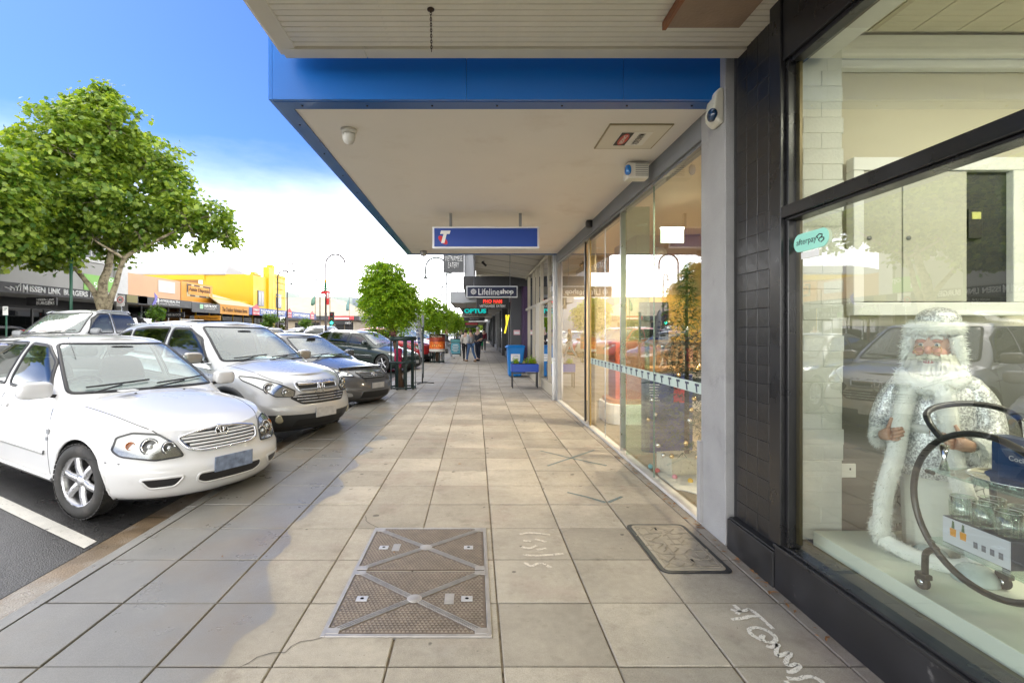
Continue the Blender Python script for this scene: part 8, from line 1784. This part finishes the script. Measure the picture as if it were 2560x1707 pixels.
# ================================================================== window display: bearded figure in a silver coat
def speckle(name, c0, c1, scale, rough, metal, thr=.5, bump=.8):
    m = bpy.data.materials.new(name); m.use_nodes = True; t = m.node_tree; L = t.links.new; b = t.nodes['Principled BSDF']; co = t.nodes.new('ShaderNodeTexCoord'); v = t.nodes.new('ShaderNodeTexVoronoi'); v.inputs['Scale'].default_value = scale; L(co.outputs['Object'], v.inputs['Vector'])
    r = t.nodes.new('ShaderNodeValToRGB'); r.color_ramp.elements[0].color = (*c0, 1); r.color_ramp.elements[1].color = (*c1, 1); r.color_ramp.elements[0].position = thr - .2; r.color_ramp.elements[1].position = thr + .2; L(v.outputs['Color'], r.inputs[0]); L(r.outputs[0], b.inputs['Base Color'])
    nm = t.nodes.new('ShaderNodeBump'); nm.inputs['Strength'].default_value = bump; nm.inputs['Distance'].default_value = .02; L(v.outputs['Color'], nm.inputs['Height']); L(nm.outputs[0], b.inputs['Normal']); b.inputs['Roughness'].default_value = rough; b.inputs['Metallic'].default_value = metal; return m
def brocade():
    m = bpy.data.materials.new('silver_brocade'); m.use_nodes = True; t = m.node_tree; L = t.links.new; b = t.nodes['Principled BSDF']; co = t.nodes.new('ShaderNodeTexCoord'); n = t.nodes.new('ShaderNodeTexNoise'); n.inputs['Scale'].default_value = 9; L(co.outputs['Object'], n.inputs['Vector'])
    v = t.nodes.new('ShaderNodeTexVoronoi'); v.feature = 'DISTANCE_TO_EDGE'; v.inputs['Scale'].default_value = 26; mx = t.nodes.new('ShaderNodeMix'); mx.data_type = 'VECTOR'; mx.inputs[0].default_value = .12; L(co.outputs['Object'], mx.inputs[4]); L(n.outputs['Color'], mx.inputs[5]); L(mx.outputs[1], v.inputs['Vector'])
    r = t.nodes.new('ShaderNodeValToRGB'); r.color_ramp.elements[0].color = (.16, .17, .18, 1); r.color_ramp.elements[1].color = (.66, .68, .68, 1); r.color_ramp.elements[0].position = .03; r.color_ramp.elements[1].position = .10; L(v.outputs[0], r.inputs[0]); L(r.outputs[0], b.inputs['Base Color']); b.inputs['Roughness'].default_value = .35; b.inputs['Metallic'].default_value = .25; return m
SEQ = speckle('silver_sequins', (.40, .41, .42), (.92, .93, .94), 150, .38, .35, .5, .4); BRO = brocade(); FUR = M('white_fur', (.80, .81, .77), .95, var=.05, vs=20, sheen=.4); RIBK = M('ribbed_knit', (.66, .67, .60), .9, bump=.2, bs=40)
sf = thing('display_figure', 'white bearded festive figure in a silver sequin coat with white fur trim', 'mannequin', (2.22, 2.36, .338), mat=Matrix.Translation((2.22, 2.36, .338)) @ Matrix.Rotation(R(-56), 4, 'Z') @ Matrix.Diagonal((.80, .9, .985, 1))); rs = random.Random(77)
def fur_tufts(mb, pts, r, n, ln, droop=.4):
    """fluffy rope: many tapering tufts around a path"""
    P = [Vector(p) for p in curve([tuple(p) for p in pts], 6)]
    mb.tube(P, r * .9, 10); ln *= .75
    for _ in range(int(n * 3.2)):
        i = rs.randrange(len(P) - 1); c = P[i].lerp(P[i + 1], rs.random()); d = Vector((rs.gauss(0, 1), rs.gauss(0, 1), rs.gauss(0, 1))).normalized(); q = c + d * r * .7; e = q + d * ln * rs.uniform(.5, 1.1) + Vector((0, 0, -droop * ln * rs.random())); s = d.cross(Vector((rs.random(), rs.random(), rs.random()))).normalized() * ln * .07
        mb.add([q - s, q + s, e], [(0, 1, 2)], True)
def ell(levels, n, a0, a1, mat_, name, parent, fold=0.0, nf=9):
    """draped cloth: elliptical section per level between two angles (0 = local -Y front, positive towards +X)"""
    vs = []; 
    for z, rx, ry, y0 in levels:
        for k in range(n + 1):
            a = R(a0 + (a1 - a0) * k / n); f = 1 + fold * math.sin(nf * a + z * 3) * (1 - min(1, z / .9)); vs.append((rx * math.sin(a) * f, -ry * math.cos(a) * f + y0, z))
    b = MB(); b.add(vs, [(j * (n + 1) + k, j * (n + 1) + k + 1, (j + 1) * (n + 1) + k + 1, (j + 1) * (n + 1) + k) for j in range(len(levels) - 1) for k in range(n)], True); return b.build(name, mat_, parent, world=False, solid=.008)
under = [(.02, .15, .12, .02), (.25, .16, .13, .02), (.46, .17, .14, .02)]
ell(under, 48, -180, 180, RIBK, 'robe', sf, .05, 14)
ell([(.40, .185, .15, .0), (.52, .195, .16, 0), (.62, .195, .155, 0), (.74, .185, .145, 0), (.84, .155, .12, 0)], 40, -180, 180, SEQ, 'tunic', sf)
ell([(.615, .20, .165, 0), (.655, .20, .165, 0)], 40, -180, 180, M('belt_white', (.7, .7, .68), .4), 'belt', sf)
MB().box(.02, .08, -.178, -.168, .605, .665).build('buckle', CHROME, sf, world=False, bevel=.006)
lv = [(.10, .285, .235, .05), (.3, .25, .205, .04), (.5, .225, .19, .02), (.68, .21, .175, .01), (.8, .195, .155, 0), (.87, .155, .115, 0), (.90, .08, .08, 0)]
ell(lv, 44, 52, 308, BRO, 'coat', sf, .06, 11)
ell([(.58, .222, .186, .012), (.68, .216, .18, .008), (.8, .20, .16, -.002), (.875, .16, .12, -.002)], 30, 28, 150, SEQ, 'coat_yoke', sf); ell([(.58, .222, .186, .012), (.68, .216, .18, .008), (.8, .20, .16, -.002), (.875, .16, .12, -.002)], 30, 210, 332, SEQ, 'coat_yoke', sf)
fb = MB()
for s in (-1, 1): fur_tufts(fb, [(s * .07, -.13, .86), (s * .10, -.175, .70), (s * .13, -.185, .5), (s * .19, -.17, .28), (s * .21, -.15, .08)], .05, 1500, .045)
fur_tufts(fb, [(.285 * math.sin(R(a)), .05 - .235 * math.cos(R(a)), .085 - .04 * math.cos(R(a))) for a in range(40, 325, 20)], .05, 1900, .045); fur_tufts(fb, [(-.21, -.15, .06), (-.05, -.19, .03), (.12, -.19, .03), (.21, -.15, .06)], .04, 700, .04)
fur_tufts(fb, [(-.13, -.05, .88), (-.1, -.12, .86), (0, -.15, .84), (.1, -.12, .86), (.13, -.05, .88)], .05, 700, .05); fb.build('fur_trim', FUR, sf, world=False)
for s in (-1, 1):
    sl_ = [(s * .145, 0, .84), (s * .21, .0, .75), (s * .245, -.03, .64), (s * .225, -.10, .575)]; MB().tube(curve(sl_, 5), list(np.interp(np.linspace(0, 1, 16), [0, .3, .7, 1], [.058, .068, .066, .058])), 16).build('sleeve', SEQ, sf, world=False); MB().sup((s * .155, 0, .835), (.06, .066, .052), 1).build('shoulder', SEQ, sf, world=False)
    cf = MB(); fur_tufts(cf, [(s * .238, -.09, .585), (s * .212, -.145, .565)], .058, 800, .04); cf.build('cuff', FUR, sf, world=False)
    # hand: palm, thumb up, four curled fingers
    hj = dict(w=(s * .20, -.165, .58, .022, .028), p=(s * .165, -.195, .592, .020, .034), q=(s * .135, -.215, .597, .016, .036)); hb_ = [('w', 'p'), ('p', 'q')]
    hm = MB(); wpt, ppt, qpt = Vector(hj['w'][:3]), Vector(hj['p'][:3]), Vector(hj['q'][:3]); hm.tube([wpt, ppt, qpt], [.024, .032, .030], 12)
    dr = (qpt - wpt).normalized(); upv = Vector((0, 0, 1))
    for k, l in enumerate((.066, .074, .07, .056)):
        z = .024 - .016 * k; b0 = qpt + upv * z - dr * .005; b1 = b0 + dr * l * .55; b2 = b1 + (dr * .6 + Vector((0, .7, 0))).normalized() * l * .4; b3 = b2 + (Vector((s * .6, .8, 0))).normalized() * l * .35; hm.tube([b0, b1, b2, b3], [.0105, .0098, .009, .007], 8)
    t0 = ppt + upv * .02; hm.tube([t0, t0 + dr * .018 + upv * .03, t0 + dr * .034 + upv * .058], [.012, .0105, .008], 8); hm.build('hand', SKIN, sf, world=False)
# head: face, features, beard, hair, cap
hc = Vector((0, -.015, 1.015)); SKF = M('doll_skin', (.60, .38, .29), .45, var=.06, vs=12)
MB().sup(hc, (.088, .095, .115), .95, 24, 18).build('head', SKF, sf, world=False)
ft = MB(); ft.sup(hc + Vector((0, -.10, -.008)), (.02, .026, .022), 1, 12, 10)
for s in (-1, 1): ft.sup(hc + Vector((s * .045, -.078, -.022)), (.034, .028, .026), 1, 14, 10); ft.sup(hc + Vector((s * .036, -.082, .038)), (.026, .018, .010), 1, 12, 8)
ft.build('cheeks_and_nose', M('rosy_skin', (.60, .31, .235), .45), sf, world=False)
for s in (-1, 1):
    e = hc + Vector((s * .036, -.084, .018)); o = MB().sup(e, (.014, .012, .011), 1, 14, 10).build('eye', M('eye_white', (.75, .74, .7), .2), sf, world=False); MB().sup(e + Vector((0, -.009, 0)), (.007, .005, .007), 1, 12, 8).build('iris', M('iris_blue', (.05, .09, .12), .1), o, world=False)
    br = MB(); fur_tufts(br, [e + Vector((-.025, -.004, .03)), e + Vector((0, -.012, .036)), e + Vector((.025, -.004, .03))], .008, 60, .016, .2); br.build('eyebrow', FUR, sf, world=False)
gb_ = MB()
for s in (-1, 1): gb_.tube([hc + Vector((s * .038 + .024 * math.cos(a), -.112, -.004 + .017 * math.sin(a))) for a in [2 * PI * k / 18 for k in range(18)]], .0016, 5, closed=True)
gb_.tube([hc + Vector((-.014, -.114, 0)), hc + Vector((.014, -.114, 0))], .0016, 5); gb_.build('spectacles', M('gold_wire', (.6, .42, .15), .25, 1), sf, world=False)
MB().sup(hc + Vector((.0, -.093, -.062)), (.028, .014, .012), 1, 14, 8).build('lips', M('lip_red', (.38, .07, .06), .4), sf, world=False)
bd = MB()
for s in (-1, 1): fur_tufts(bd, [hc + Vector((0, -.105, -.036)), hc + Vector((s * .04, -.10, -.045)), hc + Vector((s * .08, -.075, -.052))], .014, 200, .03, .6)
for k in range(900):
    a = rs.uniform(-1.7, 1.7); z = rs.uniform(-.02, -.16); r = .105 * (1 - max(0, (-z - .08)) * 3.2) + .02
    if abs(a) < .42 and z > -.078: continue
    q = hc + Vector((r * math.sin(a) * .95, -r * math.cos(a) * .92, z)); d = Vector((math.sin(a) * .35, -math.cos(a) * .4, -1)).normalized(); s = d.cross(Vector((math.cos(a), math.sin(a), 0))).normalized(); t2 = Vector((math.cos(a), math.sin(a), 0)) * .008; e = q + d * rs.uniform(.05, .10) + t2 * rs.uniform(-2, 2); bd.add([q - t2, q + t2, e + t2 * .2, e - t2 * .2], [(0, 1, 2, 3)], True)
bd.sup(hc + Vector((0, -.03, -.115)), (.10, .085, .085), 1, 18, 12); bd.build('beard', M('beard_cream', (.72, .71, .62), .9, var=.12, vs=30), sf, world=False)
hr = MB(); fur_tufts(hr, [hc + Vector((.105 * math.sin(R(a)), -.100 * math.cos(R(a)), .098)) for a in range(-180, 181, 20)], .036, 1700, .04)
for s in (-1, 1): fur_tufts(hr, [hc + Vector((s * .10, -.03, .06)), hc + Vector((s * .115, -.02, -.03)), hc + Vector((s * .11, -.01, -.12))], .035, 500, .045)
hr.build('fur_brim', FUR, sf, world=False); MB().sup(hc + Vector((.015, .01, .125)), (.105, .105, .075), .9, 20, 12).build('cap', SEQ, sf, world=False)
# ---- drinks trolley with two hoops
CART = M('trolley_black', (.012, .012, .012), .32, coat=.3); GLT = glass_mat('trolley_glass', (.86, .95, .91), 1.0, dens=.08, haze=(.6, .7, .65))
cart = thing('drinks_trolley', 'round black hooped drinks trolley with glass shelves in the shop window', 'trolley', (2.05, 1.8, .338))
for x in (1.88, 2.22):
    MB().tube([(x, 1.805 + .29 * math.cos(a), .746 + .29 * math.sin(a)) for a in [2 * PI * k / 48 for k in range(48)]], .0125, 10, closed=True).build('hoop', CART, cart)
    for y in (1.99, 1.62):
        s = 1 if y > 1.8 else -1
        lg = MB().tube(curve([(x, y, .535), (x, y + s * .045, .50), (x, y + s * .052, .455), (x, y + s * .052, .405)], 4), .0125, 10).build('leg', CART, cart); yy = y + s * .052 
        MB().lathe([(.028, -.010), (.03, -.006), (.03, .006), (.028, .010)], 18, (x, yy + .012, .368), 'X').build('castor_wheel', RUBBER, lg); MB().lathe([(.012, -.0115), (.012, .0115)], 12, (x, yy + .012, .368), 'X').build('castor_hub', CHROME, lg); MB().box(x - .016, x + .016, yy - .02, yy + .035, .385, .408).build('castor_fork', CART, lg, bevel=.005)
MB().tube(curve([(1.88, 1.965, .985), (1.885, 2.02, 1.03), (1.90, 2.055, 1.075), (1.96, 2.06, 1.105), (2.05, 2.03, 1.12), (2.15, 2.0, 1.105), (2.215, 1.985, 1.06), (2.22, 1.965, .985)], 5), .0125, 10).build('handle', CART, cart)
for z in (.56, .845): MB().box(1.87, 2.23, 1.60, 2.03, z, z + .008).build('shelf', GLT, cart, bevel=.002); [MB().tube([(x, y, z - .006), (x, y + (-.03 if y > 1.8 else .03), z - .006)], .009, 8).build('bracket', CART, cart) for x in (1.88, 2.22) for y in (2.035, 1.585)]
gbx = thing('glassware_box', 'white and grey whisky glass box on the lower trolley shelf', 'box', (2.0, 1.86, .568)); MB().box(1.905, 2.10, 1.735, 1.99, .5685, .672).build('carton', M('carton_dark', (.025, .03, .06), .4), gbx)
MB().box(1.9025, 1.9045, 1.737, 1.988, .57, .671).build('side_print', M('carton_white', (.62, .64, .68), .35, var=.06, vs=6), gbx)
for y in (1.945, 1.905): o = MB().prism([(-.011, 0), (.011, 0), (.013, .03), (-.013, .03)], (1.902, y, .605), (0, 1, 0), (0, 0, 1), (-1, 0, 0), .0008).build('drink_print', M('amber_print', (.75, .33, .03), .5), gbx); MB().prism([(-.006, 0), (.006, 0), (.003, .03), (-.004, .028)], (1.902, y, .636), (0, 1, 0), (0, 0, 1), (-1, 0, 0), .0008).build('sprig_print', M('sprig', (.1, .16, .08), .6), o)
for k in range(4): MB().box(1.9012, 1.902, 1.76 + .03 * k, 1.775 + .03 * k, .595, .618).build('barcode_print', M('barcode', (.18, .18, .2), .6), gbx)
TUM = glass_mat('tumbler_glass', (.90, .95, .93), 1.6)
for k, (x, y) in enumerate(((1.945, 1.95), (1.95, 1.87), (1.95, 1.785), (2.045, 1.93), (2.05, 1.83))):
    g = thing('tumbler', ('cut glass tumbler at the castor end of the glassware box, street side', 'middle cut glass tumbler on the street side of the glassware box', 'cut glass tumbler at the near end of the glassware box, street side', 'cut glass tumbler behind, at the castor end of the glassware box', 'cut glass tumbler behind, by the dried flowers')[k], 'glass', (x, y, .673), group='tumblers on the glassware box')
    MB().lathe([(.0, .6735), (.034, .6735), (.037, .70), (.039, .762), (.036, .762), (.033, .70), (.0, .692)], 24, (x, y, 0)).build('bowl', TUM, g)
    b = MB()
    for q in range(14): a = 2 * PI * q / 14; b.beam((x + .0365 * math.cos(a), y + .0365 * math.sin(a), .676), (x + .0395 * math.cos(a), y + .0395 * math.sin(a), .74), .004, .003)
    b.build('cut_flutes', TUM, g)['kind'] = 'stuff'; MB().tube([(x + .0375 * math.cos(q * PI / 10), y + .0375 * math.sin(q * PI / 10), .762) for q in range(20)], .0012, 5, closed=True).build('rim', ALU, g)
CB = M('cocktail_blue', (.015, .05, .14), .3, var=.3, vs=5)
for nm, lab, x0, x1, y0, y1, z0, z1 in (('gift_carton', 'dark blue cocktail set carton standing at the back of the top shelf', 2.06, 2.12, 1.60, 1.95, .8535, 1.01), ('gift_carton', 'lighter blue cocktail set carton leaning in front on the top shelf', 1.99, 2.05, 1.60, 1.86, .8535, .975)):
    t = thing(nm, lab, 'box', ((x0 + x1) / 2, (y0 + y1) / 2, z0), group='cocktail set cartons'); MB().box(x0, x1, y0, y1, z0, z1).build('carton', CB, t, bevel=.002); text('Cocktails', (x0 - .002, y1 - .09, z1 - .025), (0, -1, 0), AZ_, .1, .018, SIGNW, t, .0008); MB().box(x0 - .0018, x0 - .0005, y1 - .16, y1 - .13, z0 + .02, z0 + .10).build('tin_print', M('tin_print_mat', (.5, .52, .54), .4), t)
    for k in range(3): MB().box(x0 - .0018, x0 - .0005, y1 - .20 - .02 * k, y1 - .185 - .02 * k, z0 + .02, z0 + .04 + .008 * k).build('cup_print', M('copper_print', (.55, .28, .16), .4), t)
tr = thing('silver_tray', 'oval mirrored silver tray on the top trolley shelf', 'tray', (2.03, 1.8, .854)); MB().lathe([(0, .8545), (.14, .8545), (.155, .872), (.16, .872), (.158, .868)], 36, (2.04, 1.81, 0)).build('dish', CHROME, tr)
sh = thing('cocktail_shaker', 'polished steel ice bucket with a ring handle standing behind the blue cartons', 'shaker', (2.18, 1.86, .854)); MB().lathe([(0, .8545), (.045, .8545), (.05, .88), (.062, 1.06), (.065, 1.075), (.060, 1.075), (.057, 1.06), (0, .87)], 28, (2.185, 1.87, 0)).build('bucket', CHROME, sh); MB().tube([(2.125 + .018 * math.cos(q * PI / 8), 1.85, 1.03 + .018 * math.sin(q * PI / 8)) for q in range(16)], .003, 6, closed=True).build('ring_handle', CHROME, sh)
jg = thing('jigger', 'small double ended steel jigger at the end of the top shelf', 'jigger', (1.93, 2.0, .854)); MB().lathe([(.019, .8545), (.006, .90), (.018, .955), (.016, .955), (.004, .905), (0, .90)], 20, (1.915, 1.995, 0)).build('cup', CHROME, jg)
fl = thing('dried_flowers', 'small bunch of dried white flowers beside the tumblers', 'flowers', (2.16, 1.75, .6)); rng = np.random.default_rng(4); leaves('foliage', np.array([2.16, 1.75, .66]) + rng.normal(size=(160, 3)) * np.array([.035, .04, .045]), rng.normal(size=(160, 3)), .03, MAPLE, M('sage_leaf', (.16, .18, .12), .8), fl, rng)
b = MB(); [b.sup((2.15 + rs.gauss(0, .03), 1.75 + rs.gauss(0, .035), .68 + rs.gauss(0, .03)), (.012, .012, .009), 1, 8, 5) for _ in range(16)]; b.build('blooms', FUR, fl)['kind'] = 'stuff'; MB().lathe([(.03, .57), (.034, .62), (.03, .65)], 16, (2.16, 1.75, 0)).build('pot', M('pot_brass', (.4, .28, .1), .3, .8), fl)
for lab, x, y, r in (('pale blue grey dome bowl beside the figure\'s fur hem', 2.14, 2.30, .075), ('pale blue grey dome bowl under the trolley shelf', 2.17, 2.12, .078)):
    bl = thing('upturned_bowl', lab, 'bowl', (x, y, .338), group='upturned bowls on the platform'); MB().lathe([(r, .3385), (r + .003, .344), (r, .35), (r * .97, .365), (r * .8, .39), (r * .5, .407), (0, .412)], 30, (x, y, 0)).build('dome', M('glaze_blue_grey', (.42, .50, .50), .3, coat=.4, var=.04), bl)
